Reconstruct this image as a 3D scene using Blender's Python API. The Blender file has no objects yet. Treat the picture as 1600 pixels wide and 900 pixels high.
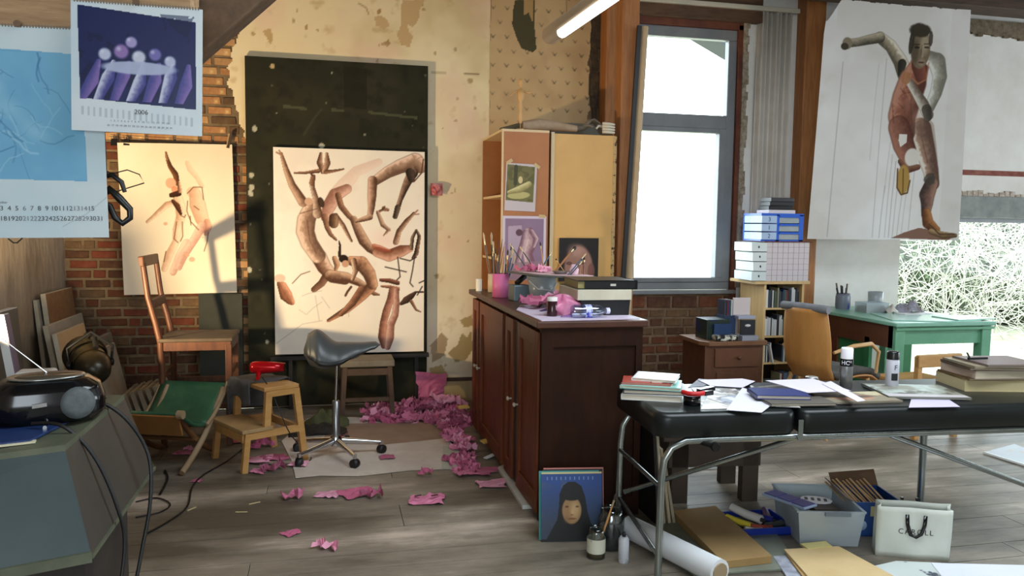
import bpy, bmesh, math, random
import numpy as np
from mathutils import Matrix, Vector, Euler
SC = bpy.context.scene
COL = SC.collection
rnd = random.Random(7)
PI = math.pi

# ---------------------------------------------------------------- camera
YAW, PITCH, ROLL, CAMH, FOC = 13.0, 4.6, 0.75, 1.5, 1244.0
RM = Matrix.Rotation(-math.radians(YAW), 3, 'Z') @ Matrix.Rotation(math.radians(90 - PITCH), 3, 'X') @ Matrix.Rotation(math.radians(ROLL), 3, 'Z')
CP = Vector((0, 0, CAMH))
cam = bpy.data.cameras.new('camera')
cam.sensor_width = 36; cam.lens = FOC / 1600 * 36; cam.clip_start = 0.05; cam.clip_end = 200
camo = bpy.data.objects.new('camera', cam); COL.objects.link(camo)
camo.matrix_world = Matrix.Translation(CP) @ RM.to_4x4()
SC.camera = camo

def ray(x, y): return RM @ Vector(((x - 800) / FOC, (450 - y) / FOC, -1))
def pY(x, y, Y): d = ray(x, y); return CP + d * (Y / d.y)            # point of the real plane Y
def pZ(x, y, Z=0.0): d = ray(x, y); return CP + d * ((Z - CAMH) / d.z)   # point at the real height Z

# ---------------------------------------------------------------- world, daylight, exposure
SC.view_settings.view_transform = 'Standard'; SC.view_settings.look = 'None'
SC.view_settings.gamma = 1; SC.view_settings.use_curve_mapping = False
SC.view_settings.exposure = 0.0
W = bpy.data.worlds.new('world'); SC.world = W; W.use_nodes = True
bgn = W.node_tree.nodes['Background']
bgn.inputs[0].default_value = (0.83, 0.92, 1.0, 1); bgn.inputs[1].default_value = 9.5

def portal(name, loc, rot, sx, sy):
    l = bpy.data.lights.new(name, 'AREA'); l.shape = 'RECTANGLE'; l.size = sx; l.size_y = sy
    l.cycles.is_portal = True
    o = bpy.data.objects.new(name, l); COL.objects.link(o); o.location = loc; o.rotation_euler = rot
    return o
# area lamps point along their local -Z
portal('portal_window', (3.05, 6.8, 2.08), (math.radians(-90), 0, 0), 1.2, 2.4)
portal('portal_garden_window', (7.1, 6.8, 0.85), (math.radians(-90), 0, 0), 3.6, 1.6)
portal('portal_rear_window', (-.6, -2.35, 1.8), (math.radians(90), 0, 0), 2.2, 1.8)
portal('portal_added_roof_opening', (2.5, 1.9, 3.74), (0, 0, 0), 3.4, 2.0)  # unseen roof opening, added to brighten the table, papers and floor
portal('portal_side_window', (9.6, 2.6, 1.8), (math.radians(90), 0, math.radians(90)), 4.0, 2.0)

# ---------------------------------------------------------------- materials
def lin(c):
    return tuple((v / 12.92 if v <= 0.04045 else ((v + 0.055) / 1.055) ** 2.4) for v in [x / 255 for x in c])
MATS = {}
def M(name, c1, c2=None, scale=6.0, rough=0.6, metal=0.0, bump=0.0, stretch=(1, 1, 1), detail=5, lo=0.35, hi=0.65, c3=None, spec=0.5, alpha=1.0, trans=0.0, rand=0.0, glob=False, emit=None, bscale=None):
    if name in MATS: return MATS[name]
    m = bpy.data.materials.new(name); m.use_nodes = True
    nt = m.node_tree; b = nt.nodes['Principled BSDF']
    b.inputs['Roughness'].default_value = rough; b.inputs['Metallic'].default_value = metal
    b.inputs['Specular IOR Level'].default_value = spec
    b.inputs['Alpha'].default_value = alpha; b.inputs['Transmission Weight'].default_value = trans
    a = lin(c1) + (1,)
    b.inputs['Base Color'].default_value = a
    if c2 is not None or bump:
        tc = nt.nodes.new('ShaderNodeTexCoord'); mp = nt.nodes.new('ShaderNodeMapping')
        mp.inputs['Scale'].default_value = stretch
        if glob:
            g = nt.nodes.new('ShaderNodeNewGeometry'); nt.links.new(g.outputs['Position'], mp.inputs['Vector'])
        else:
            nt.links.new(tc.outputs['Object'], mp.inputs['Vector'])
        n = nt.nodes.new('ShaderNodeTexNoise'); n.inputs['Scale'].default_value = scale; n.inputs['Detail'].default_value = detail
        n.inputs['Roughness'].default_value = 0.65
        nt.links.new(mp.outputs[0], n.inputs['Vector'])
        if c2 is not None:
            r = nt.nodes.new('ShaderNodeValToRGB')
            r.color_ramp.elements[0].position = lo; r.color_ramp.elements[0].color = a
            r.color_ramp.elements[1].position = hi; r.color_ramp.elements[1].color = lin(c2) + (1,)
            if c3 is not None:
                e = r.color_ramp.elements.new(min(0.98, hi + 0.12)); e.color = lin(c3) + (1,)
            nt.links.new(n.outputs[0], r.inputs[0])
            out = r.outputs[0]
            if rand:
                oi = nt.nodes.new('ShaderNodeObjectInfo'); hs = nt.nodes.new('ShaderNodeHueSaturation')
                mr = nt.nodes.new('ShaderNodeMapRange'); mr.inputs[3].default_value = 1 - rand; mr.inputs[4].default_value = 1 + rand
                nt.links.new(oi.outputs['Random'], mr.inputs[0]); nt.links.new(mr.outputs[0], hs.inputs['Value'])
                nt.links.new(out, hs.inputs['Color']); out = hs.outputs[0]
            nt.links.new(out, b.inputs['Base Color'])
        if bump:
            n2 = nt.nodes.new('ShaderNodeTexNoise'); n2.inputs['Scale'].default_value = bscale or scale * 4; n2.inputs['Detail'].default_value = 4
            nt.links.new(mp.outputs[0], n2.inputs['Vector'])
            bp = nt.nodes.new('ShaderNodeBump'); bp.inputs['Strength'].default_value = bump; bp.inputs['Distance'].default_value = 0.01
            nt.links.new(n2.outputs[0], bp.inputs['Height']); nt.links.new(bp.outputs[0], b.inputs['Normal'])
    if emit:
        b.inputs['Emission Color'].default_value = lin(emit[0]) + (1,); b.inputs['Emission Strength'].default_value = emit[1]
    MATS[name] = m
    return m
def glassmat(name, tint=(255, 255, 255), fac=0.06, rough=0.02):
    m = bpy.data.materials.new(name); m.use_nodes = True; nt = m.node_tree
    nt.nodes.remove(nt.nodes['Principled BSDF'])
    t = nt.nodes.new('ShaderNodeBsdfTransparent'); t.inputs[0].default_value = lin(tint) + (1,)
    g = nt.nodes.new('ShaderNodeBsdfGlossy'); g.inputs['Roughness'].default_value = rough
    x = nt.nodes.new('ShaderNodeMixShader'); x.inputs[0].default_value = fac
    nt.links.new(t.outputs[0], x.inputs[1]); nt.links.new(g.outputs[0], x.inputs[2])
    nt.links.new(x.outputs[0], nt.nodes['Material Output'].inputs[0]); MATS[name] = m
    return m
def attrmat(name, rough=0.7, spec=0.2):
    m = bpy.data.materials.new(name); m.use_nodes = True; nt = m.node_tree; b = nt.nodes['Principled BSDF']
    a = nt.nodes.new('ShaderNodeAttribute'); a.attribute_name = 'Col'
    nt.links.new(a.outputs['Color'], b.inputs['Base Color'])
    b.inputs['Roughness'].default_value = rough; b.inputs['Specular IOR Level'].default_value = spec
    MATS[name] = m
    return m
ART_MATTE = attrmat('printed_matte', 0.85, 0.15)
ART_GLOSS = attrmat('printed_gloss', 0.35, 0.4)
GLASS = glassmat('window_glass', (250, 253, 252), 0.012)
JAR = glassmat('jar_glass', (225, 232, 230), 0.14, 0.05)
PLASTIC = glassmat('clear_plastic', (215, 228, 234), 0.10, 0.25)
_nt = PLASTIC.node_tree; _mx = [n for n in _nt.nodes if n.type == 'MIX_SHADER'][0]
_df = _nt.nodes.new('ShaderNodeBsdfDiffuse'); _df.inputs[0].default_value = (0.78, 0.84, 0.87, 1)
_m2 = _nt.nodes.new('ShaderNodeMixShader'); _m2.inputs[0].default_value = 0.36
_nt.links.new(_mx.outputs[0], _m2.inputs[1]); _nt.links.new(_df.outputs[0], _m2.inputs[2]); _nt.links.new(_m2.outputs[0], _nt.nodes['Material Output'].inputs[0])
BOTTLE = glassmat('bottle_plastic', (215, 225, 240), 0.22, 0.08)

# ---------------------------------------------------------------- mesh builder
class MB:
    def __init__(s): s.v = []; s.f = []; s.sm = []
    def add(s, vs, fs, smooth=False):
        o = len(s.v); s.v += [tuple(p) for p in vs]
        s.f += [tuple(i + o for i in f) for f in fs]; s.sm += [smooth] * len(fs); return s
    def box(s, x0, x1, y0, y1, z0, z1, mat=None):
        vs = [Vector(p) for p in ((x0, y0, z0), (x1, y0, z0), (x1, y1, z0), (x0, y1, z0), (x0, y0, z1), (x1, y0, z1), (x1, y1, z1), (x0, y1, z1))]
        if mat is not None: vs = [mat @ p for p in vs]
        return s.add(vs, [(0, 3, 2, 1), (4, 5, 6, 7), (0, 1, 5, 4), (1, 2, 6, 5), (2, 3, 7, 6), (3, 0, 4, 7)])
    def hexa(s, b, t): # bottom 4, top 4 counterclockwise
        return s.add(list(b) + list(t), [(0, 3, 2, 1), (4, 5, 6, 7), (0, 1, 5, 4), (1, 2, 6, 5), (2, 3, 7, 6), (3, 0, 4, 7)])
    def bar(s, p, q, w, h=None, up=(0, 0, 1)):
        p = Vector(p); q = Vector(q); d = (q - p); L = d.length; d.normalize(); h = h or w
        u = Vector(up)
        if abs(u.dot(d)) > 0.95: u = Vector((0, 1, 0))
        a = d.cross(u).normalized(); b = a.cross(d).normalized()
        vs = []
        for e in (p, q):
            vs += [e + a * (i * w / 2) + b * (j * h / 2) for i, j in ((-1, -1), (1, -1), (1, 1), (-1, 1))]
        return s.add(vs, [(0, 1, 2, 3), (7, 6, 5, 4), (0, 4, 5, 1), (1, 5, 6, 2), (2, 6, 7, 3), (3, 7, 4, 0)])
    def tube(s, pts, r, n=8, cap=True):
        pts = [Vector(p) for p in pts]; k = len(pts); rs = r if isinstance(r, (list, tuple)) else [r] * k
        rings = []; ref = None
        for i, p in enumerate(pts):
            d = (pts[min(i + 1, k - 1)] - pts[max(i - 1, 0)]).normalized()
            if ref is None:
                ref = Vector((0, 0, 1)) if abs(d.z) < 0.9 else Vector((1, 0, 0))
            a = (ref - d * ref.dot(d)).normalized(); b = d.cross(a); ref = a
            rings.append([p + (a * math.cos(2 * PI * j / n) + b * math.sin(2 * PI * j / n)) * rs[i] for j in range(n)])
        vs = [q for g in rings for q in g]; fs = []
        for i in range(k - 1):
            for j in range(n):
                fs.append((i * n + j, i * n + (j + 1) % n, (i + 1) * n + (j + 1) % n, (i + 1) * n + j))
        s.add(vs, fs, True)
        if cap:
            s.add(rings[0], [tuple(range(n - 1, -1, -1))]); s.add(rings[-1], [tuple(range(n))])
        return s
    def lathe(s, prof, n=20, mat=None, close=True):   # (r, z) pairs
        vs = []; fs = []
        for r, z in prof:
            for j in range(n):
                p = Vector((r * math.cos(2 * PI * j / n), r * math.sin(2 * PI * j / n), z)); vs.append(mat @ p if mat is not None else p)
        for i in range(len(prof) - 1):
            for j in range(n):
                fs.append((i * n + j, i * n + (j + 1) % n, (i + 1) * n + (j + 1) % n, (i + 1) * n + j))
        s.add(vs, fs, True)
        if close:
            k = len(prof) - 1
            s.add(vs[:n], [tuple(range(n - 1, -1, -1))]); s.add(vs[k * n:], [tuple(range(n))])
        return s
    def prism(s, poly, z0, z1, mat=None):             # outline in xy
        k = len(poly); vs = [Vector((x, y, z0)) for x, y in poly] + [Vector((x, y, z1)) for x, y in poly]
        if mat is not None: vs = [mat @ p for p in vs]
        return s.add(vs, [tuple(range(k - 1, -1, -1)), tuple(range(k, 2 * k))] + [(i, (i + 1) % k, k + (i + 1) % k, k + i) for i in range(k)])
    def grid(s, fn, nu, nv, smooth=True):
        vs = [fn(i / nu, j / nv) for j in range(nv + 1) for i in range(nu + 1)]
        fs = [(j * (nu + 1) + i, j * (nu + 1) + i + 1, (j + 1) * (nu + 1) + i + 1, (j + 1) * (nu + 1) + i) for j in range(nv) for i in range(nu)]
        return s.add(vs, fs, smooth)
    def mesh(s, name):
        me = bpy.data.meshes.new(name); me.from_pydata([tuple(p) for p in s.v], [], s.f); me.update()
        me.polygons.foreach_set('use_smooth', s.sm); return me
    def build(s, name, mat, parent=None, bevel=0, solid=0, seg=2):
        o = bpy.data.objects.new(name, s.mesh(name)); COL.objects.link(o)
        if mat: o.data.materials.append(mat)
        if parent: o.parent = parent
        if solid:
            q = o.modifiers.new('thickness', 'SOLIDIFY'); q.thickness = solid; q.offset = 0
        if bevel:
            q = o.modifiers.new('edges', 'BEVEL'); q.width = bevel; q.segments = seg; q.limit_method = 'ANGLE'; q.angle_limit = 0.7
        return o
def tag(o, label, cat, group=None, kind=None):
    o['label'] = label; o['category'] = cat
    if group: o['group'] = group
    if kind: o['kind'] = kind
    return o
def thing(name, label, cat, loc=(0, 0, 0), rz=0.0, group=None, mat=None):
    o = bpy.data.objects.new(name, None); COL.objects.link(o); o.empty_display_size = 0.05
    if mat is not None: o.matrix_world = mat
    else: o.location = loc; o.rotation_euler = (0, 0, rz)
    return tag(o, label, cat, group)
def struct(o, label=None):
    o['kind'] = 'structure'
    if label: o['label'] = label
    return o
def dup(root, loc=None, rz=None, label=None, group=None):
    def cp(o, par):
        c = o.copy(); COL.objects.link(c); c.parent = par
        for ch in list(o.children): cp(ch, c)
        return c
    r = cp(root, None)
    if loc is not None: r.location = loc
    if rz is not None: r.rotation_euler = (0, 0, rz)
    if label: r['label'] = label
    if group: r['group'] = group
    return r
def frame(tl, tr, bl):   # local x along the top edge, y up the side, z out of the picture
    tl, tr, bl = Vector(tl), Vector(tr), Vector(bl)
    x = (tr - tl).normalized(); y = (tl - bl); z = x.cross(y).normalized(); y = z.cross(x)
    m = Matrix((x, y, z)).transposed().to_4x4(); m.translation = bl
    return m, (tr - tl).length, (tl - bl).length
def text(body, size, mat, parent, loc, rot=(0, 0, 0), name='lettering', extr=0.0004, align='CENTER', spacing=1.0, shear=0, sx=1.0):
    c = bpy.data.curves.new(name, 'FONT'); c.body = body; c.size = size; c.align_x = align; c.align_y = 'CENTER'; c.extrude = extr; c.space_character = spacing; c.shear = shear; c.resolution_u = 3
    t = bpy.data.objects.new(name, c); COL.objects.link(t)
    bpy.context.view_layer.update()
    me = bpy.data.meshes.new_from_object(t.evaluated_get(bpy.context.evaluated_depsgraph_get()))
    bpy.data.objects.remove(t)
    o = bpy.data.objects.new(name, me); COL.objects.link(o); me.materials.clear(); me.materials.append(mat)
    o.parent = parent; o.location = loc; o.rotation_euler = rot; o.scale = (sx, 1, 1)
    return o

# ---------------------------------------------------------------- painted surfaces: drawn in numbers, kept as colours on a fine mesh
def vnoise(h, w, cell, seed, oct=3):
    r = np.random.RandomState(seed); out = np.zeros((h, w)); amp = 1.0; tot = 0
    for k in range(oct):
        c = max(2, cell / 2 ** k); gh, gw = int(h / c) + 3, int(w / c) + 3
        g = r.rand(gh, gw); yy = np.arange(h) / c; xx = np.arange(w) / c
        y0 = yy.astype(int); x0 = xx.astype(int); fy = (yy - y0)[:, None]; fx = (xx - x0)[None, :]
        fy = fy * fy * (3 - 2 * fy); fx = fx * fx * (3 - 2 * fx)
        a = g[y0][:, x0]; b = g[y0][:, x0 + 1]; cc = g[y0 + 1][:, x0]; d = g[y0 + 1][:, x0 + 1]
        out += amp * (a * (1 - fx) * (1 - fy) + b * fx * (1 - fy) + cc * (1 - fx) * fy + d * fx * fy); tot += amp; amp *= 0.5
    return out / tot
class Art:
    def __init__(s, x0, y0, x1, y1, bg, res=1.0, seed=1):
        s.x0, s.y0, s.x1, s.y1 = x0, y0, x1, y1
        s.w = int((x1 - x0) * res) + 1; s.h = int((y1 - y0) * res) + 1; s.seed = seed
        s.X, s.Y = np.meshgrid(np.linspace(x0, x1, s.w), np.linspace(y0, y1, s.h))
        s.c = np.ones((s.h, s.w, 3)) * np.array(bg) / 255.; s.mask = None; s.px = (x1 - x0) / (s.w - 1)
    def noise(s, cell, oct=3, k=0): return vnoise(s.h, s.w, cell / s.px, s.seed + k, oct)
    def mix(s, a, col): 
        a = np.clip(a, 0, 1)[..., None]; s.c = s.c * (1 - a) + a * (np.asarray(col, float) / 255. if not (isinstance(col, np.ndarray) and col.ndim == 3) else col); return s
    def mottle(s, cell, col, lo, hi, amt, k=0):
        n = s.noise(cell, 4, k); return s.mix(np.clip((n - lo) / (hi - lo), 0, 1) * amt, col)
    def _seg(s, p, q):
        dx, dy = q[0] - p[0], q[1] - p[1]; L2 = dx * dx + dy * dy + 1e-9
        t = np.clip(((s.X - p[0]) * dx + (s.Y - p[1]) * dy) / L2, 0, 1)
        ex, ey = s.X - (p[0] + t * dx), s.Y - (p[1] + t * dy); L = math.sqrt(L2)
        return t, np.hypot(ex, ey), (ex * -dy + ey * dx) / L
    def limb(s, pts, rs, base, dark, side=1, alpha=1.0, line=0.5, light=None):
        best = np.full(s.X.shape, 1e9); sg = np.zeros(s.X.shape)
        rs = rs if isinstance(rs, (list, tuple)) else [rs] * len(pts)
        for i in range(len(pts) - 1):
            t, d, g = s._seg(pts[i], pts[i + 1]); r = rs[i] + (rs[i + 1] - rs[i]) * t
            q = d / r; m = q < best; best = np.where(m, q, best); sg = np.where(m, g / r, sg)
        a = np.clip((1.0 - best) * 9, 0, 1) * alpha
        k = np.clip(0.5 - 0.75 * sg * side + 0.45 * (s.noise(4, 3, 5) - 0.5) + 0.45 * (s.noise(18, 2, 6) - 0.5), 0, 1)[..., None]
        col = np.asarray(base) / 255. * k + np.asarray(dark) / 255. * (1 - k)
        if light is not None:
            kk = np.clip((k - 0.75) * 4, 0, 1); col = col * (1 - kk) + np.asarray(light) / 255. * kk
        edge = np.clip((best - 0.80) * 7, 0, 1)[..., None] * line
        col = col * (1 - edge) + np.asarray(dark) / 255. * 0.75 * edge
        a = a[..., None]; s.c = s.c * (1 - a) + col * a; return s
    def line(s, pts, w, col, alpha=1.0):
        best = np.full(s.X.shape, 1e9)
        for i in range(len(pts) - 1): best = np.minimum(best, s._seg(pts[i], pts[i + 1])[1])
        return s.mix(np.clip((w - best) / s.px + 0.5, 0, 1) * alpha, col)
    def ell(s, cx, cy, rx, ry, col, alpha=1.0, rot=0.0, soft=0.15, rough=0.0):
        c, n = math.cos(rot), math.sin(rot); u = ((s.X - cx) * c + (s.Y - cy) * n) / rx; v = (-(s.X - cx) * n + (s.Y - cy) * c) / ry
        d = np.hypot(u, v) + (rough * (s.noise(12, 4, 3) - 0.5) if rough else 0)
        return s.mix(np.clip((1 - d) / soft, 0, 1) * alpha, col)
    def poly(s, pts, col, alpha=1.0):
        ins = np.zeros(s.X.shape, bool); k = len(pts)
        for i in range(k):
            (xa, ya), (xb, yb) = pts[i], pts[(i + 1) % k]
            cnd = ((ya > s.Y) != (yb > s.Y)); xi = (xb - xa) * (s.Y - ya) / ((yb - ya) if yb != ya else 1e-9) + xa
            ins ^= cnd & (s.X < xi)
        return s.mix(ins * alpha, col)
    def object(s, name, w, h, mat, parent=None, z=0.0, bend=None, m=None):
        # mesh of w x h metres in the local xy plane, row 0 at the top
        U, V = np.meshgrid(np.linspace(0, w, s.w), np.linspace(h, 0, s.h))
        Zc = np.full(U.shape, z)
        if bend is not None:
            du, dv, dz = bend(U / w, V / h); U = U + du; V = V + dv; Zc = Zc + dz
        co = np.stack([U, V, Zc], -1).reshape(-1, 3).astype(np.float32)
        idx = np.arange(s.h * s.w).reshape(s.h, s.w)
        q = np.stack([idx[1:, :-1], idx[1:, 1:], idx[:-1, 1:], idx[:-1, :-1]], -1)
        if s.mask is not None:
            k = s.mask[1:, :-1] & s.mask[1:, 1:] & s.mask[:-1, 1:] & s.mask[:-1, :-1]; q = q[k]
        q = q.reshape(-1, 4); nq = len(q)
        me = bpy.data.meshes.new(name); me.vertices.add(len(co)); me.vertices.foreach_set('co', co.ravel())
        me.loops.add(nq * 4); me.loops.foreach_set('vertex_index', q.ravel().astype(np.int32))
        me.polygons.add(nq); me.polygons.foreach_set('loop_start', np.arange(0, nq * 4, 4, dtype=np.int32))
        me.update(); me.validate()
        c = np.clip(s.c, 0, 1).reshape(-1, 3); c = np.where(c <= 0.04045, c / 12.92, ((c + 0.055) / 1.055) ** 2.4)
        rgba = np.concatenate([c, np.ones((len(c), 1))], 1).astype(np.float32)
        at = me.color_attributes.new('Col', 'FLOAT_COLOR', 'POINT'); at.data.foreach_set('color', rgba.ravel())
        if bend is not None: me.polygons.foreach_set('use_smooth', [True] * len(me.polygons))
        me.materials.append(mat); o = bpy.data.objects.new(name, me); COL.objects.link(o)
        if parent: o.parent = parent
        if m is not None: o.matrix_world = m
        return o
# ================================================================ THE ROOM
XL, XR, YB, YF, ZC = -1.94, 9.6, 6.6, -2.4, 3.75
mortar = M('mortar', (104, 86, 62), (132, 112, 84), 9, 0.95, bump=0.5)
white_plaster = M('white_plaster', (220, 216, 208), (232, 231, 226), 2.2, 0.9, bump=0.15, c3=(202, 195, 184))
left_plaster = M('rough_plaster', (128, 112, 92), (166, 148, 124), 5, 0.95, bump=0.6, stretch=(1, 1, 0.35))
dark_wood = M('dark_wood', (52, 38, 26), (78, 56, 38), 5, 0.7, stretch=(1, 8, 8))
post_wood = M('orange_timber', (146, 92, 48), (172, 116, 66), 7, 0.6, stretch=(6, 6, 0.5), bump=0.1)
grey_frame = M('grey_window_paint', (118, 122, 126), (132, 136, 140), 3, 0.45)
red_wood = M('red_brown_trim', (88, 44, 26), (112, 60, 36), 8, 0.7)
concrete = M('grey_concrete', (126, 132, 130), (150, 154, 150), 8, 0.9, bump=0.2)

floor = struct(MB().box(XL, XR, YF, YB, -0.09, -0.021).build('floor', M('subfloor', (38, 34, 30))), 'worn grey-brown plank floor of the studio')
plank = M('floor_plank', (84, 78, 66), (140, 130, 115), 1.3, 0.5, stretch=(0.5, 1.6, 1), detail=12, lo=0.4, hi=0.56, c3=(206, 190, 174), rand=0.1, glob=True, bump=0.12, bscale=30)
pw = 0.152; row = 0; y = YB
PM = {}
while y > YF + 0.02:
    y0 = max(YF, y - pw)
    x = XL; first = True
    while x < XR - 0.01:
        L = rnd.choice([2.1, 2.6, 3.2, 3.8]) if not first else rnd.choice([0.9, 1.6, 2.3, 3.0])
        first = False
        if y < 1.0: L = 20
        x1 = min(XR, x + L)
        if XR - x1 < 0.7: x1 = XR
        key = (round(x1 - x, 3), round(y - y0, 3))
        if key not in PM:
            PM[key] = MB().box(0, x1 - x - 0.003, 0, y - y0 - 0.0035, -0.02, 0).mesh('floor_plank'); PM[key].materials.append(plank)
        o = bpy.data.objects.new('floor_plank', PM[key]); COL.objects.link(o); o.parent = floor; o.location = (x, y0, rnd.uniform(-0.0012, 0))
        x = x1
    y = y0
ceiling = struct(MB().box(XL, .8, YF, YB, ZC, ZC + 0.1).box(4.2, XR, YF, YB, ZC, ZC + 0.1).box(.8, 4.2, YF, .9, ZC, ZC + 0.1).box(.8, 4.2, 2.9, YB, ZC, ZC + 0.1).build('ceiling', M('ceiling_boards', (92, 78, 62), (112, 96, 78), 3, 0.85)), 'dim board ceiling of the studio with an opening added for daylight')  # the hole between the boards is added to let in more daylight
struct(MB().box(XL - 0.2, XL, YF, YB + 0.25, 0, ZC).build('wall_left', left_plaster), 'rough tan plaster side wall behind the leaning canvases')
m = MB(); m.box(XL, -1.7, YF - 0.2, YF, 0, ZC).box(.5, XR, YF - 0.2, YF, 0, ZC).box(-1.7, .5, YF - 0.2, YF, 0, 0.9).box(-1.7, .5, YF - 0.2, YF, 2.7, ZC)
struct(m.build('wall_rear', white_plaster), 'white plaster wall with a wide window opening behind the viewer')
m = MB(); m.box(XR, XR + 0.2, YF, 0.6, 0, ZC).box(XR, XR + 0.2, 4.6, YB + 0.25, 0, ZC).box(XR, XR + 0.2, 0.6, 4.6, 0, 0.8).box(XR, XR + 0.2, 0.6, 4.6, 2.8, ZC)
struct(m.build('wall_right', white_plaster), 'white plaster side wall with a long window opening')

# ---- back wall, left bay: mortar core, single bricks, plaster and wallpaper skins
wall_back = struct(MB().box(XL, 2.42, YB, YB + 0.25, 0, ZC).build('wall_back', mortar), 'back wall of bare brick, stained cream plaster and old wallpaper')
brick_mats = [M('brick_%s' % n, a, b, 14, 0.92, bump=0.35, lo=0.42, hi=0.72, c3=c, rand=0.14) for n, a, b, c in (
    ('rust', (92, 50, 30), (112, 68, 42), (142, 112, 78)), ('brown', (74, 46, 30), (98, 66, 44), (136, 110, 78)),
    ('red', (106, 48, 30), (122, 66, 42), (146, 116, 84)), ('dun', (92, 68, 46), (116, 90, 62), (150, 126, 92)))]
pale_mats = [M('brick_limed_%s' % n, a, b, 11, 0.92, bump=0.35, lo=0.3, hi=0.62, c3=c, rand=0.1) for n, a, b, c in (
    ('rust', (138, 82, 52), (178, 132, 86), (212, 178, 124)), ('dun', (158, 112, 74), (190, 148, 100), (214, 182, 130)))]
BR = {}
def brick(parent, x, z, L, h, mats, Y, out):
    mt = rnd.choice(mats); var = rnd.randrange(3); k = (round(L, 3), round(h, 3), mt.name, var)
    if k not in BR:
        r2 = random.Random(hash(k[:2]) % 999 + var); j = lambda a: r2.uniform(-a, a)
        c = 0.007
        f = [(c + j(.004), -out, c + j(.004)), (L - c + j(.004), -out, c + j(.004)), (L - c + j(.004), -out, h - c + j(.004)), (c + j(.004), -out, h - c + j(.004))]
        b = [(j(.003), 0.01, j(.003)), (L + j(.003), 0.01, j(.003)), (L + j(.003), 0.01, h + j(.003)), (j(.003), 0.01, h + j(.003))]
        q = MB().add(f + b, [(0, 1, 2, 3), (0, 4, 5, 1), (1, 5, 6, 2), (2, 6, 7, 3), (3, 7, 4, 0)]); BR[k] = q.mesh('brick'); BR[k].materials.append(mt)
    o = bpy.data.objects.new('brick', BR[k]); COL.objects.link(o); o.parent = parent; o.location = (x, Y + rnd.uniform(-.002, .003), z)
def edgeX(z):   # left edge of the plaster, from the outline seen on the wall
    P = [(2.02, -0.60), (2.22, -0.66), (2.38, -0.70), (2.52, -0.745), (2.68, -0.75), (2.82, -0.72), (2.98, -0.66), (3.06, -0.60), (3.2, -0.52), (3.75, -0.4)]
    if z < P[0][0]: return -0.60
    for (a, xa), (b, xb) in zip(P, P[1:]):
        if z <= b: return xa + (xb - xa) * (z - a) / (b - a)
    return -0.4
low = MB(); z = 0.005; row = 0
while z < 3.4:
    h = 0.062; x = XL + 0.004 + (row % 2) * -0.06; k = row
    while x < edgeX(z + 0.03) - 0.03:
        L = 0.182 if (k % 3 or rnd.random() < .3) else 0.086
        L += rnd.uniform(-.008, .008); L = round(L, 2); k += 1
        xa = max(x, XL + 0.004); Lb = round(x + L - xa, 2)
        hidden = (xa > -1.51 and xa + Lb < -0.72 and z > 0.95 and z + h < 2.05)
        if Lb > 0.03 and not hidden:
            if z < 0.30: low.box(xa, xa + Lb, YB - .009, YB + .01, z, z + h)
            else:
                limed = z > 2.05 or (xa > -0.75)
                brick(wall_back, xa, z, Lb, h, pale_mats if limed and rnd.random() < .8 else brick_mats, YB, 0.010)
        x += L + 0.012
    z += h + 0.0125; row += 1
q = low.build('brick_course', brick_mats[1], wall_back); q['kind'] = 'stuff'

A = Art(-80, -375, 131, 0, (230, 212, 172), 0.95, 3)
A.mottle(60, (240, 226, 192), .45, .7, .8).mottle(40, (196, 172, 124), .55, .8, .5, 1).mottle(9, (180, 150, 100), .68, .85, .45, 2)
def w2(x, y): p = pY(x, y, YB - .012); return (p.x * 100, -p.z * 100)
def wpoly(a, pts, col, al=1.0): return a.poly([w2(*p) for p in pts], col, al)
n = A.noise(9, 4, 9)
A.mix(np.clip((A.Y + 330) / 330, 0, 1) ** 2 * 0.55 * (A.X > 60), (206, 200, 184))
for pts, col in (([(628, 0), (664, 0), (656, 14), (654, 32), (644, 42), (636, 38), (640, 52), (646, 56), (640, 74), (628, 70), (620, 56), (626, 40)], (196, 164, 118)),
                 ([(584, 26), (594, 24), (604, 30), (609, 40), (600, 46), (588, 40)], (198, 166, 122)), ([(588, 15), (596, 14), (594, 22), (589, 21)], (170, 130, 80)),
                 ([(600, 66), (606, 62), (611, 68), (605, 73)], (168, 136, 90)), ([(410, 48), (424, 44), (426, 62), (422, 70), (416, 58)], (188, 158, 108)),
                 ([(476, 40), (481, 36), (480, 46), (477, 46)], (168, 136, 90)), ([(700, 552), (715, 538), (722, 520), (730, 528), (736, 515), (740, 545), (728, 562), (712, 566)], (150, 132, 92)),
                 ([(672, 540), (690, 520), (700, 530), (694, 556), (676, 566)], (158, 136, 104)), ([(718, 500), (738, 492), (740, 508), (726, 512)], (164, 142, 96)),
                 ([(676, 596), (744, 590), (744, 616), (676, 616)], (186, 160, 108)), ([(672, 575), (690, 570), (706, 596), (672, 606)], (176, 152, 100))):
    wpoly(A, pts, col, .9)
for i in range(70):
    r = rnd.random(); A.ell(rnd.uniform(-60, 128), rnd.uniform(-340, -10), rnd.uniform(.5, 2.2), rnd.uniform(.5, 2.2), (150, 120, 78), .6, rough=.8)
A.line([w2(674, 113), w2(696, 114)], .4, (130, 110, 80), .8).line([w2(726, 115), w2(748, 116)], .6, (120, 96, 66), .8).line([w2(560, 5), w2(572, 12), w2(576, 22)], .4, (140, 110, 70), .8)
A.mottle(30, (222, 170, 160), .5, .8, .3, 5)
ex = np.vectorize(edgeX)(-A.Y / 100.) * 100 + 5 * (A.noise(6, 3, 20) - .5)
A.mask = A.X > ex
mx = Matrix(((1, 0, 0, -0.80), (0, 0, -1, YB - .012), (0, 1, 0, 0), (0, 0, 0, 1)))
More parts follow.
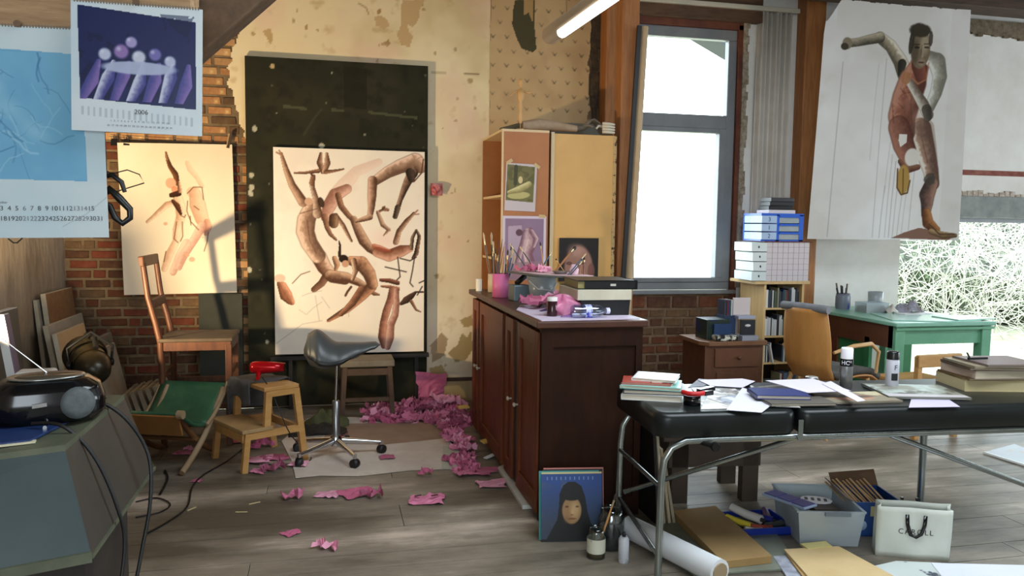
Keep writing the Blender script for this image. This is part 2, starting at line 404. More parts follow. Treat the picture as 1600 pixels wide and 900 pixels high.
o = A.object('plaster_skin', 2.11, 3.75, ART_MATTE); o.matrix_world = mx; o.parent = wall_back
# wallpaper with a small repeated leaf
A = Art(128, -375, 226, -60, (190, 160, 118), 1.5, 8)
A.mottle(40, (204, 176, 134), .4, .7, .7).mottle(20, (172, 142, 104), .5, .8, .5, 2)
for r in range(16):
    for c in range(9):
        cx = 133 + c * 11.8 + (r % 2) * 5.9; cy = -350 + r * 11.6
        al = .35 + .45 * rnd.random()
        A.ell(cx, cy, 1.5, 1.1, (112, 98, 74), al, .5, .5).line([(cx + .3, cy), (cx - 1.7, cy - 2)], .45, (112, 98, 74), al).line([(cx + .4, cy), (cx + 1.8, cy - 1.8)], .4, (112, 98, 74), al)
wpoly(A, [(805, 0), (836, 0), (835, 40), (838, 76), (832, 82), (815, 76), (808, 62), (800, 38), (802, 12)], (70, 66, 46), .95)
wpoly(A, [(818, 0), (833, 0), (832, 36), (826, 20), (818, 24)], (172, 140, 92), .95)
A.line([w2(885, 0), w2(885, 22)], .25, (90, 74, 50), .8)
ex = 218 + 5 * (A.noise(7, 4, 4) - .5) + 6 * (A.noise(25, 2, 6) - .5)
A.mask = (A.X < ex) & (A.X > 129.5 + 2 * A.noise(9, 2, 7))
o = A.object('wallpaper', .98, 3.15, ART_MATTE); o.matrix_world = Matrix(((1, 0, 0, 1.28), (0, 0, -1, YB - .015), (0, 1, 0, 0.60), (0, 0, 0, 1))); o.parent = wall_back
# torn edge, lath and skirting of the wallpapered end
m = MB()
for i in range(26):
    z0 = 1.0 + i * .1; m.box(2.19 + rnd.uniform(-.02, .02), 2.26 + rnd.uniform(-.02, .02), YB - .02, YB, z0, z0 + .1)
m.build('torn_plaster_edge', M('dark_rubble', (52, 44, 34), (84, 70, 52), 20, .95), wall_back)
struct(MB().box(0.80, 1.26, YB - .03, YB - .012, 0, .17).build('baseboard_back', M('cream_skirting', (176, 156, 112), (196, 176, 134), 5, .8)), 'cream skirting board with a dark strip beside the paper pile')
MB().box(0.93, 1.26, YB - .036, YB - .012, .175, .2).build('trim_1', dark_wood)['kind'] = 'structure'

# ---- window bay
wall_win = struct(MB().box(2.42, 3.62, YB, YB + .25, 0, .9).box(2.42, 3.62, YB, YB + .25, 3.28, ZC).build('wall_back_window', M('brown_mortar', (98, 78, 60), (130, 106, 82), 9, .95, bump=.4)), 'bare brick wall under the tall grey window')
z = 0.04; row = 0
while z < .84:
    top = z > .74; h = .105 if top else .066; x = 2.24 if row % 2 else 2.14; k = row
    while x < 3.55:
        L = (.24 if top else (.185 if k % 2 else .12)) + round(rnd.uniform(-.02, .02), 2); k += 1
        a = max(2.43, x)
        if x + L - a > .03: brick(wall_win, a, z, round(min(x + L, 3.61) - a, 2), h, [brick_mats[1], brick_mats[0], brick_mats[3]] if not top else brick_mats[:2], YB, .010)
        x += L + .016
    z += h + .015; row += 1
win = struct(bpy.data.objects.new('window_1', None), 'tall grey framed window with two panes'); COL.objects.link(win)
fr = MB(); Yw0, Yw1 = YB + .02, YB + .09
fr.box(2.50, 3.56, Yw0, Yw1, .93, 1.0).box(2.50, 3.56, Yw0, Yw1, 3.15, 3.24).box(2.50, 2.58, Yw0, Yw1, 1.0, 3.15).box(3.48, 3.56, Yw0, Yw1, 1.0, 3.15).box(2.58, 3.48, Yw0, Yw1, 2.37, 2.49)
fr.build('window_frame', grey_frame, win, bevel=.006)
MB().box(2.58, 3.48, Yw0 - .015, Yw1, 1.0, 1.04).box(3.41, 3.48, Yw0 - .015, Yw1, 1.04, 2.37).box(2.58, 2.63, Yw0 - .015, Yw1, 1.04, 2.37).box(2.63, 3.41, Yw0 - .015, Yw1, 2.33, 2.37).build('sash', grey_frame, win, bevel=.004)
MB().box(2.63, 3.41, YB + .05, YB + .056, 1.04, 2.33).build('pane', GLASS, win)
MB().box(2.58, 3.48, YB + .05, YB + .056, 2.49, 3.15).build('pane', GLASS, win)
MB().box(2.46, 3.60, YB - .04, YB + .02, .895, .93).build('window_sill', grey_frame, win, bevel=.004)
m = MB().box(3.56, 3.615, YB - .012, YB + .06, .80, 3.28).box(2.42, 3.615, YB - .012, YB + .06, 3.24, 3.30)
struct(m.build('trim_2', red_wood), 'red-brown timber strip round the tall window')
struct(MB().box(2.3, 3.75, YB - .07, YB, 3.30, 3.52).build('trim_3', M('lintel_wood', (74, 52, 36), (100, 72, 50), 5, .8, stretch=(1, 6, 6))), 'brown timber lintel over the tall window')
m = MB()
for i in range(34):
    z0 = .95 + i * .07; m.box(3.60, 3.635 + rnd.uniform(0, .03), YB - .02 - rnd.uniform(0, .01), YB, z0, z0 + .072)
m.build('ragged_plaster', M('ragged_lime', (120, 104, 82), (170, 160, 144), 25, .95), wall_win)
ea = [pY(1088, 45, 7.4), pY(1160, 30, 7.4), pY(1160, 88, 7.4)]
tag(MB().add(ea + [p + Vector((0, .3, 0)) for p in ea], [(0, 2, 1), (3, 4, 5), (0, 1, 4, 3), (1, 2, 5, 4), (2, 0, 3, 5)]).build('roof_eave', M('slate', (36, 42, 48))), 'grey corner of a roof outside the upper pane', 'roof')

# ---- white bay and garden window
wall_gar = struct(MB().box(3.62, 5.33, YB, YB + .25, 0, ZC).box(5.33, 9.0, YB, YB + .25, 1.83, ZC).box(9.0, XR, YB, YB + .25, 0, ZC).build('wall_back_garden', white_plaster), 'whitewashed wall round the garden window')
MB().box(5.30, 9.05, YB - .02, YB + .25, 1.62, 1.83).build('lintel', concrete, wall_gar, bevel=.008)
m = MB()
for i in range(60):
    x = 5.3 + i * .062; m.box(x, x + .055, YB - .016, YB, 1.83, 1.83 + rnd.uniform(.02, .06))
m.build('broken_plaster_edge', M('broken_lime', (150, 128, 112), (206, 198, 186), 30, .95), wall_gar)
MB().box(5.3, 9.0, YB - .006, YB, 2.03, 2.08).build('red_stripe', M('red_stripe', (122, 66, 56), (150, 96, 84), 14, .9), wall_gar)
m = MB()
for i in range(70):
    x = 5.2 + i * .06; m.box(x, x + .06, YB - .03, YB, 3.36 + rnd.uniform(-.03, .02), 3.5)
m.build('crumbling_plaster', M('crumbled', (92, 80, 64), (130, 116, 94), 20, .95), wall_gar)
w2o = struct(bpy.data.objects.new('window_2', None), 'wide low garden window behind the green desk'); COL.objects.link(w2o)
MB().box(5.33, 9.0, YB + .1, YB + .16, 0, .05).box(5.33, 9.0, YB + .1, YB + .16, 1.575, 1.62).box(8.95, 9.0, YB + .1, YB + .16, .05, 1.575).box(7.15, 7.2, YB + .1, YB + .16, .05, 1.575).build('window_frame', grey_frame, w2o)
MB().box(5.33, 7.15, YB + .125, YB + .131, .05, 1.575).build('pane', GLASS, w2o)
MB().box(7.2, 8.95, YB + .125, YB + .131, .05, 1.575).build('pane', GLASS, w2o)

# ---- timber: posts, beams
def beam(name, mesh, mat, label, bevel=.01):
    return tag(mesh.build(name, mat, bevel=bevel), label, 'beam')
beam('timber_post', MB().box(2.19, 2.33, 5.86, 6.0, 0, ZC), post_wood, 'orange-brown timber post beside the tall window')
beam('timber_stud', MB().box(2.26, 2.36, 6.42, 6.58, 0, ZC), post_wood, 'narrow timber stud against the torn wallpaper edge')
tag(MB().tube([(2.415, 6.52, 0), (2.415, 6.52, ZC)], .03, 10).build('steel_pipe', M('galvanised', (120, 124, 126), (150, 152, 152), 12, .4, .7)), 'grey steel pipe between the timber stud and the post', 'pipe')
beam('timber_post', MB().box(4.13, 4.33, 6.45, 6.6, 0, ZC), post_wood, 'timber post behind the runner drawing')
beam('ceiling_beam', MB().box(4.0, XR, 6.12, 6.36, 3.47, ZC), dark_wood, 'dark ceiling beam from which the runner drawing hangs')
beam('ceiling_beam', MB().box(2.2, 4.3, 6.15, 6.45, 3.53, ZC), dark_wood, 'dark ceiling beam over the tall window')
light_beam = M('pale_sawn_wood', (150, 118, 84), (182, 150, 112), 4, .8, stretch=(1, 9, 9), bump=.3)
beam('tie_beam', MB().box(XL, -.45, 2.99, 3.13, 2.06, 2.30), light_beam, 'pale rough-sawn beam holding the two calendars')
beam('roof_brace', MB().bar((-.62, 3.22, 2.08), (.35, 3.22, 3.0), .14, .2), M('brace_wood', (84, 64, 46), (104, 80, 58), 4, .8, stretch=(6, 6, 6)), 'brown sloping roof brace above the picture calendar')
# curtain and rail
rail = tag(MB().box(2.42, 4.1, 6.50, 6.54, 3.40, 3.44).build('curtain_rail', M('cream_rail', (196, 190, 172), rough=.5), bevel=.005), 'long cream curtain rail above the tall window', 'curtain rail')
def cf(u, v):
    x = 3.72 + .34 * u; return Vector((x, 6.552 + .02 * math.sin(u * 46) + .012 * math.sin(u * 17 + 2) + .01 * (1 - v), .2 + 3.2 * v))
tag(MB().grid(cf, 120, 3).build('curtain', M('grey_beige_cloth', (196, 190, 178), (210, 204, 194), 5, .9), solid=.003), 'narrow grey-beige pleated curtain above the drawer boxes', 'curtain')

# ---- garden
struct(MB().box(-6, 30, YB + .26, 40, -.5, -.35).build('ground_outside', M('garden_ground', (150, 150, 120), (176, 176, 150), 2, .95)))
r3 = random.Random(5)
shrub_mat = M('shrub_green', (48, 56, 40), (74, 82, 60), 3, .9, glob=True, detail=8)
def shrub(cx, cy, rx, rz_, seed):
    r = random.Random(seed); ph = [r.uniform(0, 6.3) for _ in range(6)]
    def f(u, v):
        a = 2 * PI * u; t = PI * (v - .5) * .98
        k = 1 + .16 * math.sin(5 * a + ph[0] + 3 * t) + .12 * math.sin(9 * a + ph[1]) * math.cos(7 * t + ph[2]) + .10 * math.sin(17 * a + 11 * t + ph[3]) + .05 * r.uniform(-1, 1)
        return Vector((cx + rx * k * math.cos(t) * math.cos(a), cy + .7 * k * math.cos(t) * math.sin(a), -.35 + rz_ + rz_ * k * math.sin(t)))
    tag(MB().grid(f, 44, 26, False).build('garden_shrub', shrub_mat), 'pale green shrub outside behind the bare branches', 'shrub', 'shrubs outside the garden window')
for i, (cx, cy, rx, h) in enumerate(((10.3, 13.0, .8, 1.0), (11.6, 13.6, .9, 1.35), (13.0, 13.2, 1.0, 1.1), (14.6, 13.6, 1.0, 1.5), (12.3, 15.2, 1.1, 1.7), (16.2, 13.5, 1.0, 1.3), (10.9, 15.5, .8, 1.4))): shrub(cx, cy, rx, h, i)
m = MB()
for i in range(1300):
    x = r3.uniform(8.6, 15); y = r3.uniform(9, 12.2); p = Vector((x, y, r3.uniform(-.3, 1.8))); d = Vector((r3.uniform(-1, 1), r3.uniform(-.3, .3), r3.uniform(-.2, 1))).normalized()
    pts = [p]
    for k in range(6):
        d = (d + Vector((r3.uniform(-.4, .4), r3.uniform(-.3, .3), r3.uniform(-.5, .35)))).normalized(); pts.append(pts[-1] + d * r3.uniform(.12, .3))
    w = r3.uniform(.003, .010); m.tube(pts, [w, w, w * .9, w * .8, w * .7, w * .6, w * .4], 3, False)
tag(m.build('bare_branches', M('pale_bark', (130, 128, 112), (196, 194, 178), 2, .8, glob=True)), 'tangle of pale bare branches outside the garden window', 'branches', kind='stuff')
m = MB()
for i in range(5000):
    p = Vector((r3.uniform(9.0, 16), r3.uniform(11.5, 12.4), -.4 + 2.4 * r3.random())); a = Vector((r3.uniform(-1, 1), r3.uniform(-1, 1), r3.uniform(-1, 1))).normalized() * .07
    if math.sin(p.x * 3.1) + math.sin(p.z * 4 + p.x) < .2: continue
    b = a.cross(Vector((r3.random(), 1, r3.random()))).normalized() * .03; m.add([p - a, p + b, p + a, p - b], [(0, 1, 2, 3)])
tag(m.build('hedge_leaves', M('hedge_green', (44, 62, 38), (76, 92, 60), 1.5, .6, glob=True)), 'green leaves between the bare branches and the shrubs', 'leaves', kind='stuff')

# ================================================================ PICTURES
canvas_edge = M('raw_canvas', (196, 186, 166), rough=.9)
# green-black board behind the big painting
tl, tr, bl = pY(384, 89, 6.53), pY(672, 104, 6.53), (0, 0, 0)
board = thing('painting_board', 'tall green-black painting board leaning on the plaster wall', 'board', mat=Matrix(((1, 0, 0, -.62), (0, 0, -1, 6.535), (0, 1, 0, 0.02), (0, 0, 0, 1))))
A = Art(383, 88, 672, 640, (44, 44, 32), .55, 11)
A.mottle(70, (54, 52, 38), .4, .7, .9).mottle(14, (34, 34, 26), .5, .8, .7, 1)
A.poly([(440, 160), (478, 163), (478, 167), (440, 165)], (82, 86, 62), .8).poly([(515, 162), (536, 164), (536, 168), (515, 167)], (82, 86, 62), .8).poly([(575, 164), (654, 170), (654, 174), (575, 168)], (82, 86, 62), .8)
A.line([(500, 165), (488, 180), (472, 206)], 1.6, (66, 68, 50), .7).poly([(536, 95), (572, 98), (572, 162), (536, 160)], (34, 32, 24), .6)
for i in range(46):
    x, y = rnd.uniform(386, 668), rnd.uniform(100, 620); A.ell(x, y, rnd.uniform(.7, 2.2), rnd.uniform(.7, 2.4), (168, 166, 146), rnd.uniform(.3, .9))
for x, y in ((424, 102), (391, 272), (391, 290), (389, 300), (412, 535), (500, 222), (397, 199), (386, 420)):
    A.ell(x, y, 4, 5, (206, 180, 130) if y < 110 else (190, 186, 166), .9, rough=1.2)
A.object('painted_face', 1.41, 2.74, ART_MATTE, board, z=.001)
MB().box(0, 1.41, 0, 2.74, -.045, 0).build('panel', M('board_edge', (72, 62, 44), (52, 48, 36), 8, .8), board)

def canvas(name, label, A, mat4, w, h, depth, face='painted_face', art=ART_MATTE, edge=canvas_edge, bend=None, cat='painting'):
    t = thing(name, label, cat, mat=mat4); A.object(face, w, h, art, t, z=.0012, bend=bend)
    if depth: MB().box(0, w, 0, h, -depth, 0).build('stretched_canvas', edge, t)
    return t
SK, DK, MD = (206, 168, 140), (92, 62, 46), (168, 124, 98)
A = Art(428, 228, 663, 553, (242, 232, 216), 1.0, 21)
A.mottle(90, (234, 224, 206), .4, .7, .8).mottle(30, (232, 214, 200), .55, .8, .4, 2)
A.limb([(590, 246), (555, 262), (535, 285), (520, 300)], [6, 9, 12, 10], (236, 204, 186), (218, 176, 158), 1, .5, .1)
A.limb([(540, 290), (522, 300), (512, 318), (506, 336)], [8, 11, 11, 7], (222, 178, 160), (150, 104, 86), 1).limb([(505, 334), (509, 352), (514, 362), (523, 371)], [5, 4, 3.5, 2], MD, DK, 1).limb([(522, 332), (534, 348), (541, 362), (547, 373)], [4, 3.5, 3, 2], SK, DK, -1)
A.limb([(526, 300), (531, 318), (543, 333), (552, 341)], [5, 5, 4.5, 4], MD, DK, 1).limb([(519, 336), (519, 345)], [7.5, 8], (160, 126, 98), (70, 48, 34), 1)
# reclining figure
A.ell(600, 372, 34, 26, (240, 206, 192), .55, .3, .8)
A.limb([(550, 338), (559, 358), (566, 372), (575, 384), (592, 392)], [6, 8, 9, 7, 8], SK, DK, 1).limb([(588, 390), (606, 396), (626, 388), (640, 384)], [9, 10, 10, 6], (214, 164, 138), (120, 74, 54), -1).limb([(582, 380), (592, 384), (606, 388)], [4, 5, 3], (196, 110, 82), (150, 74, 54), 1, .7)
A.limb([(617, 374), (622, 356), (634, 340), (646, 327)], [5, 4.5, 4, 2.5], SK, DK, -1).line([(645, 329), (652, 322)], 1.2, MD).line([(645, 329), (654, 328)], 1, MD)
A.limb([(597, 319), (604, 322), (596, 322), (588, 326)], [2.5, 2.5, 2, 2], MD, DK).limb([(588, 326), (596, 346), (606, 354), (597, 364)], [3, 4, 3, 1], SK, DK, 1, .9).line([(596, 322), (599, 317)], 1.2, DK)
A.limb([(642, 384), (644, 366), (650, 354), (655, 364), (650, 392), (644, 400)], [3, 3, 2, 3, 4, 2], (150, 120, 96), (46, 34, 26), 1)
for p in ([(620, 398), (622, 414), (624, 430), (618, 436)], [(648, 394), (644, 420), (640, 440), (645, 446)], [(600, 414), (634, 422)], [(655, 440), (664, 436)], [(660, 446), (652, 460)], [(624, 400), (640, 404), (650, 398)]): A.line(p, 1.0, (58, 44, 34), .9)
# large hips and legs
A.limb([(656, 250), (648, 244), (624, 252), (604, 262), (584, 276)], [13, 15, 12, 10, 8], SK, (110, 82, 64), -1, light=(232, 200, 178)).limb([(580, 276), (579, 300), (578, 318), (576, 332)], [8, 7.5, 6, 4.5], (214, 172, 146), DK, -1).limb([(576, 334), (564, 338), (554, 341)], [5, 4, 2.5], SK, DK, -1)
A.limb([(644, 262), (636, 276), (630, 290), (624, 306), (619, 322), (615, 333)], [9, 7, 5.5, 4, 4.5, 3.5], (170, 132, 108), (54, 40, 32), -1).limb([(640, 262), (642, 272)], [8, 6], (80, 64, 52), (48, 38, 30)).limb([(620, 318), (616, 333)], [5, 4], (110, 90, 74), (50, 40, 32)).line([(661, 240), (658, 262), (646, 276)], 1, DK)
# small diver on top
A.limb([(500, 236), (498, 250), (503, 264)], [2.5, 5, 4], SK, DK, 1).limb([(509, 236), (510, 250), (505, 264)], [2.5, 5, 4], SK, DK, -1).limb([(496, 263), (478, 266), (460, 267)], [3.5, 2.2, 1.6], MD, DK, -1).limb([(508, 264), (522, 262), (535, 259)], [3.5, 2.2, 1.4], MD, DK, -1)
# tall stretching figure
A.limb([(510, 424), (500, 440), (488, 450)], [7, 6, 5], (140, 104, 84), DK, 1)
A.limb([(496, 398), (504, 414), (517, 430), (536, 434)], [13, 12, 10, 9], (196, 156, 130), DK, 1, light=(222, 190, 170)).limb([(514, 428), (538, 430), (560, 440), (574, 449)], [10, 8, 6, 4.5], SK, DK, 1).limb([(573, 449), (582, 457), (590, 459)], [4.5, 3.5, 1.8], MD, DK)
A.limb([(484, 322), (477, 340), (475, 358), (481, 376), (494, 396)], [13, 15, 15, 14, 13], (204, 166, 140), (110, 82, 66), -1, light=(228, 198, 176)).limb([(440, 238), (447, 262), (456, 286), (472, 312)], [2.5, 4.5, 6, 8], SK, DK, -1).line([(441, 240), (433, 236)], 1.3, MD).line([(441, 240), (437, 233)], 1.2, MD)
A.limb([(494, 330), (492, 308), (487, 290), (486, 282)], [8, 5, 4, 4], (212, 184, 160), DK, 1).limb([(486, 282), (488, 272)], [4.5, 4], MD, DK, 1).line([(487, 270), (485, 268)], 1.5, DK).ell(481, 311, 7, 6.5, (206, 166, 140)).ell(500, 312, 5, 9, (64, 46, 34), .95, -.3).line([(468, 330), (480, 326), (494, 322)], .8, DK, .6).line([(478, 340), (482, 372), (492, 392)], .9, DK, .5)
# crouching figure
A.limb([(578, 446), (562, 462), (540, 482), (510, 500)], [9, 8, 6, 3], (190, 138, 106), DK, 1).limb([(562, 450), (548, 472), (530, 490)], [6, 6, 4], (170, 118, 90), DK, -1).limb([(546, 404), (562, 408), (574, 424), (580, 442)], [8, 12, 11, 9], (216, 166, 132), DK, 1).limb([(550, 404), (553, 420), (548, 434)], [5, 4.5, 3], (222, 186, 158), DK, -1).limb([(520, 400), (524, 410), (522, 418)], [4, 5, 3], (206, 160, 130), DK).ell(534, 401, 8, 7, (44, 32, 26)).ell(537, 409, 6, 6, (200, 156, 126)).limb([(528, 396), (529, 380), (527, 372)], [3, 2, .8], (60, 44, 34), (44, 30, 24)).line([(546, 446), (540, 454), (537, 460)], 1.8, DK)
# legs standing on their head
A.limb([(593, 435), (606, 436), (620, 440)], [3, 4, 4], (150, 96, 76), (70, 44, 34), 1).limb([(594, 445), (606, 446), (620, 450)], [2, 3, 4], (190, 136, 110), DK, 1).limb([(611, 450), (608, 468), (602, 486), (597, 505), (595, 528), (598, 543)], [5, 6, 6.5, 6, 7, 5], (196, 140, 116), (110, 70, 56), 1).limb([(618, 452), (618, 474), (616, 492), (609, 508), (607, 530), (604, 545)], [4.5, 5.5, 6, 6.5, 7.5, 5], (214, 168, 148), (130, 86, 70), -1)
# fragments at the borders
A.ell(436, 432, 9, 7, (226, 190, 168)).limb([(440, 444), (446, 458), (454, 470)], [7, 9, 5], (216, 156, 126), (120, 74, 54), 1).limb([(434, 440), (440, 462), (450, 472)], [3, 4, 2], (150, 96, 70), DK).line([(455, 440), (468, 426), (482, 421)], .8, DK, .7).limb([(626, 474), (634, 468), (642, 462), (650, 455), (662, 455)], [3, 6, 5, 2, 1.4], (90, 64, 50), (44, 32, 26)).limb([(642, 470), (650, 484), (658, 488)], [3, 2, 1], MD, DK)
for p in ([(430, 535), (470, 505), (500, 500)], [(465, 482), (476, 490), (486, 480), (500, 470)], [(490, 460), (496, 500)], [(500, 462), (512, 480)], [(542, 486), (542, 494)], [(470, 460), (480, 456), (500, 452)]): A.line(p, .7, (170, 162, 156), .5)
canvas('figure_painting', 'white canvas covered with tumbling painted figures, leaning on the dark board', A, Matrix(((1, 0, 0, -.415), (0, 0, -1, 6.495), (0, 1, 0, .445), (0, 0, 0, 1))), 1.175, 1.625, .035)
tag(MB().box(-.45, .80, 6.47, 6.53, .40, .43).bar((-.3, 6.51, 0), (-.3, 6.51, .41), .03).bar((.7, 6.51, 0), (.7, 6.51, .41), .03).build('easel_ledge', M('black_wood', (28, 26, 22))), 'thin black ledge under the figure painting', 'ledge')

# sketch on paper
A = Art(188, 222, 372, 460, (238, 222, 196), 1.0, 31)
A.mottle(80, (228, 210, 182), .4, .7, .7)
PK, BR1 = (226, 186, 162), (96, 58, 36)
A.limb([(283, 340), (277, 358), (275, 376), (264, 396), (254, 420)], [8, 7, 6, 7, 5], (232, 206, 180), (196, 150, 120), 1, .8, .5).limb([(292, 380), (280, 400), (268, 425)], [8, 8, 6], (228, 196, 176), (190, 140, 124), -1, .8, .4)
A.limb([(280, 306), (284, 322), (283, 336)], [8, 9, 7], (234, 210, 184), (190, 146, 116), 1, .9, .5).limb([(270, 316), (262, 318), (246, 332), (230, 345)], [5, 5, 4, 2.5], (232, 208, 182), (180, 140, 110), 1).limb([(272, 312), (279, 320), (284, 332)], [3, 5, 2.5], BR1, (60, 36, 22)).limb([(281, 285), (278, 270), (270, 258), (266, 246)], [4, 5, 4, 3], (120, 76, 48), (70, 42, 26)).limb([(266, 246), (264, 236)], [3, 2], (170, 128, 100), BR1).ell(270, 284, 9, 9, (222, 166, 136)).ell(276, 294, 6, 6, (206, 120, 84), .7).limb([(270, 303), (282, 300)], [4, 5], (74, 44, 28), (48, 28, 18)).limb([(283, 282), (284, 296)], [2, 4], (216, 176, 150), BR1)
A.limb([(298, 252), (302, 262), (312, 274), (320, 288)], [4, 5, 4, 4], (230, 204, 178), (214, 180, 152), 1, .8, .3).ell(303, 298, 9, 9, (222, 182, 154), .9).limb([(308, 300), (312, 318), (318, 340), (326, 352)], [10, 14, 12, 9], (230, 198, 170), (196, 150, 122), 1, .85, .5).limb([(326, 345), (328, 355), (324, 364)], [5, 6, 4], (218, 160, 136), (180, 110, 90), 1, .7).limb([(318, 352), (304, 374), (288, 396), (278, 418)], [8, 7, 7, 5], (226, 190, 170), (180, 130, 116), -1, .8, .4)
for p in ([(296, 312), (294, 328), (300, 345), (312, 358)], [(296, 300), (306, 290), (318, 290)], [(284, 335), (290, 338), (292, 334)], [(299, 336), (300, 350)], [(306, 320), (314, 326)], [(277, 345), (272, 372), (278, 378)], [(286, 345), (286, 368), (282, 376)], [(328, 362), (325, 378), (320, 392)], [(258, 392), (254, 408)], [(320, 290), (322, 310)]): A.line(p, .8, BR1, .75)
for x, y, r in ((259, 348, 4), (271, 357, 1.5), (318, 370, 1.5), (300, 405, 5), (292, 398, 4)): A.ell(x, y, r, r * .8, (206, 160, 130), .8, rough=.8)
mm, w, h = frame(pY(188, 223, 6.54), pY(367, 226, 6.54), pY(194, 461, 6.54))
sk = canvas('figure_sketch', 'cream paper sketch of two reaching figures clipped on the brick wall', A, mm, w, h, 0, bend=lambda u, v: (0 * u, 0 * u, .004 * np.sin(u * 5) + .003 * np.sin(v * 7)), cat='drawing')
MB().box(.02, w - .01, .01, h - .01, -.03, -.012).build('backing_board', M('dark_backing', (34, 34, 28)), sk)
for x, lb in ((198, 'black bulldog clip on the corner of the paper sketch'), (178, 'black bulldog clip at the calendar end of the wire')):
    p = pY(x, 221, 6.545); c = thing('bulldog_clip', lb, 'clip', p)
    MB().hexa([(-.022, -.012, -.03), (.022, -.012, -.03), (.022, .012, -.03), (-.022, .012, -.03)], [(-.018, -.004, .02), (.018, -.004, .02), (.018, .004, .02), (-.018, .004, .02)]).build('clip_body', M('black_steel', (26, 26, 26), rough=.35), c)
    MB().tube([(-.012, -.01, .015), (-.014, -.03, .035), (.014, -.03, .035), (.012, -.01, .015)], .002, 5).build('clip_wire', M('steel_wire', (150, 150, 150), rough=.3, metal=.9), c)
p = pY(357, 219, 6.54); c = thing('clothes_peg', 'dark wooden clothes peg on the top edge of the paper sketch', 'peg', p)
MB().bar((-.004, 0, -.06), (.022, 0, .06), .016, .012).build('peg_jaw', M('peg_wood', (70, 50, 36)), c); MB().bar((-.012, 0, -.06), (.006, 0, .05), .012, .012).build('peg_jaw', M('peg_wood2', (168, 140, 100)), c)
tag(MB().tube([pY(170, 213, 6.56), pY(280, 221, 6.55), pY(386, 228, 6.55)], .002, 5).build('hanging_wire', M('dark_wire', (40, 36, 30))), 'thin dark wire stretched above the paper sketch', 'wire')
tag(MB().box(-.98, -.66, 6.50, 6.575, .05, .93).build('folding_screen', M('dark_panel', (40, 42, 34), (50, 52, 42), 5, .8)), 'dark green board standing behind the tall wooden chair', 'board')

# runner drawing
A = Art(1258, 3, 1508, 376, (206, 204, 200), 1.0, 41)
A.mottle(120, (220, 220, 220), .4, .65, .8).mottle(40, (188, 184, 176), .6, .85, .4, 2)
for x, y0, y1, al in ((1293, 100, 372, .5), (1368, 90, 372, .4), (1355, 100, 250, .25), (1380, 290, 373, .5), (1390, 240, 372, .4), (1397, 250, 372, .5), (1404, 270, 372, .4), (1412, 300, 372, .4), (1432, 240, 360, .4), (1420, 290, 365, .3), (1385, 220, 300, .3)):
    A.line([(x, y0), (x - 3, (y0 + y1) / 2), (x - 5, y1)], .7, (120, 118, 116), al)
G1, G2, RB, RD = (176, 168, 150), (70, 66, 54), (150, 98, 78), (84, 50, 40)
A.poly([(1398, 373), (1420, 364), (1446, 356), (1470, 360), (1500, 368), (1494, 376)], (122, 92, 78))
A.limb([(1402, 110), (1392, 92), (1374, 70), (1354, 58)], [15, 13, 11, 10], (184, 172, 150), (90, 82, 66), -1, light=(206, 200, 184)).limb([(1354, 58), (1334, 63), (1316, 68), (1304, 70)], [9, 8, 7, 7], (172, 162, 140), G2, -1).ell(1298, 71, 9, 10, (126, 116, 98)).ell(1294, 76, 7, 6, (64, 58, 48)).limb([(1396, 96), (1394, 112)], [8, 5], (60, 56, 46), (40, 38, 32))
A.limb([(1445, 195), (1452, 225), (1458, 250)], [15, 14, 12], (206, 204, 196), (170, 160, 146), -1, line=.2)
A.limb([(1436, 198), (1447, 232), (1458, 262), (1463, 284)], [20, 18, 14, 12], (174, 144, 122), (88, 66, 56), -1, light=(204, 196, 184)).limb([(1461, 284), (1455, 302), (1456, 316), (1455, 334)], [12, 14, 11, 8], (142, 108, 92), (60, 46, 42), 1).ell(1458, 277, 10, 11, (66, 60, 54), .8, rough=.6)
A.limb([(1426, 98), (1416, 124), (1408, 150), (1402, 178), (1406, 204)], [18, 26, 27, 26, 22], RB, RD, -1, light=(170, 122, 102)).ell(1416, 150, 13, 26, (172, 124, 106), .45, .15, .8).ell(1428, 178, 14, 20, (186, 150, 130), .4, 0, .8)
A.limb([(1398, 196), (1408, 222), (1420, 244)], [20, 20, 17], (146, 100, 82), RD, -1).ell(1425, 243, 14, 16, (206, 202, 194), .95).poly([(1400, 207), (1413, 206), (1414, 219), (1403, 227), (1399, 216)], (206, 202, 194)).ell(1430, 196, 13, 14, (104, 78, 66), .55, rough=1)
for p in ([(1418, 128), (1416, 160), (1420, 186)], [(1396, 134), (1404, 142), (1414, 140)], [(1394, 158), (1404, 166)], [(1430, 150), (1438, 176)], [(1440, 214), (1452, 250)], [(1404, 120), (1418, 132)], [(1384, 160), (1388, 190)]): A.line(p, 1.0, RD, .45)
A.limb([(1404, 250), (1416, 264), (1436, 258)], [4, 6, 5], (120, 88, 66), RD).ell(1412, 279, 12, 26, (158, 126, 66)).line([(1411, 262), (1413, 300)], 1, (96, 70, 36)).line([(1401, 262), (1402, 292), (1410, 303), (1421, 300), (1424, 280)], 1.2, (84, 60, 36))
A.limb([(1438, 82), (1456, 90), (1463, 112), (1458, 138), (1449, 162)], [11, 16, 13, 11, 9], (186, 186, 174), (112, 110, 98), -1, light=(206, 206, 198)).limb([(1447, 174), (1438, 158), (1424, 140), (1410, 122)], [10, 10, 8, 7], (196, 190, 178), (96, 84, 72), 1).ell(1404, 118, 9, 11, (150, 104, 70), .9).limb([(1447, 178), (1444, 166)], [7, 9], (90, 84, 74), (60, 54, 48))
A.limb([(1424, 96), (1430, 112)], [13, 11], (126, 74, 58), RD).line([(1411, 92), (1413, 116), (1426, 126), (1440, 118), (1442, 92)], 1.2, (170, 116, 84), .7).line([(1406, 100), (1401, 130), (1414, 150)], 1.0, (170, 116, 84), .6)
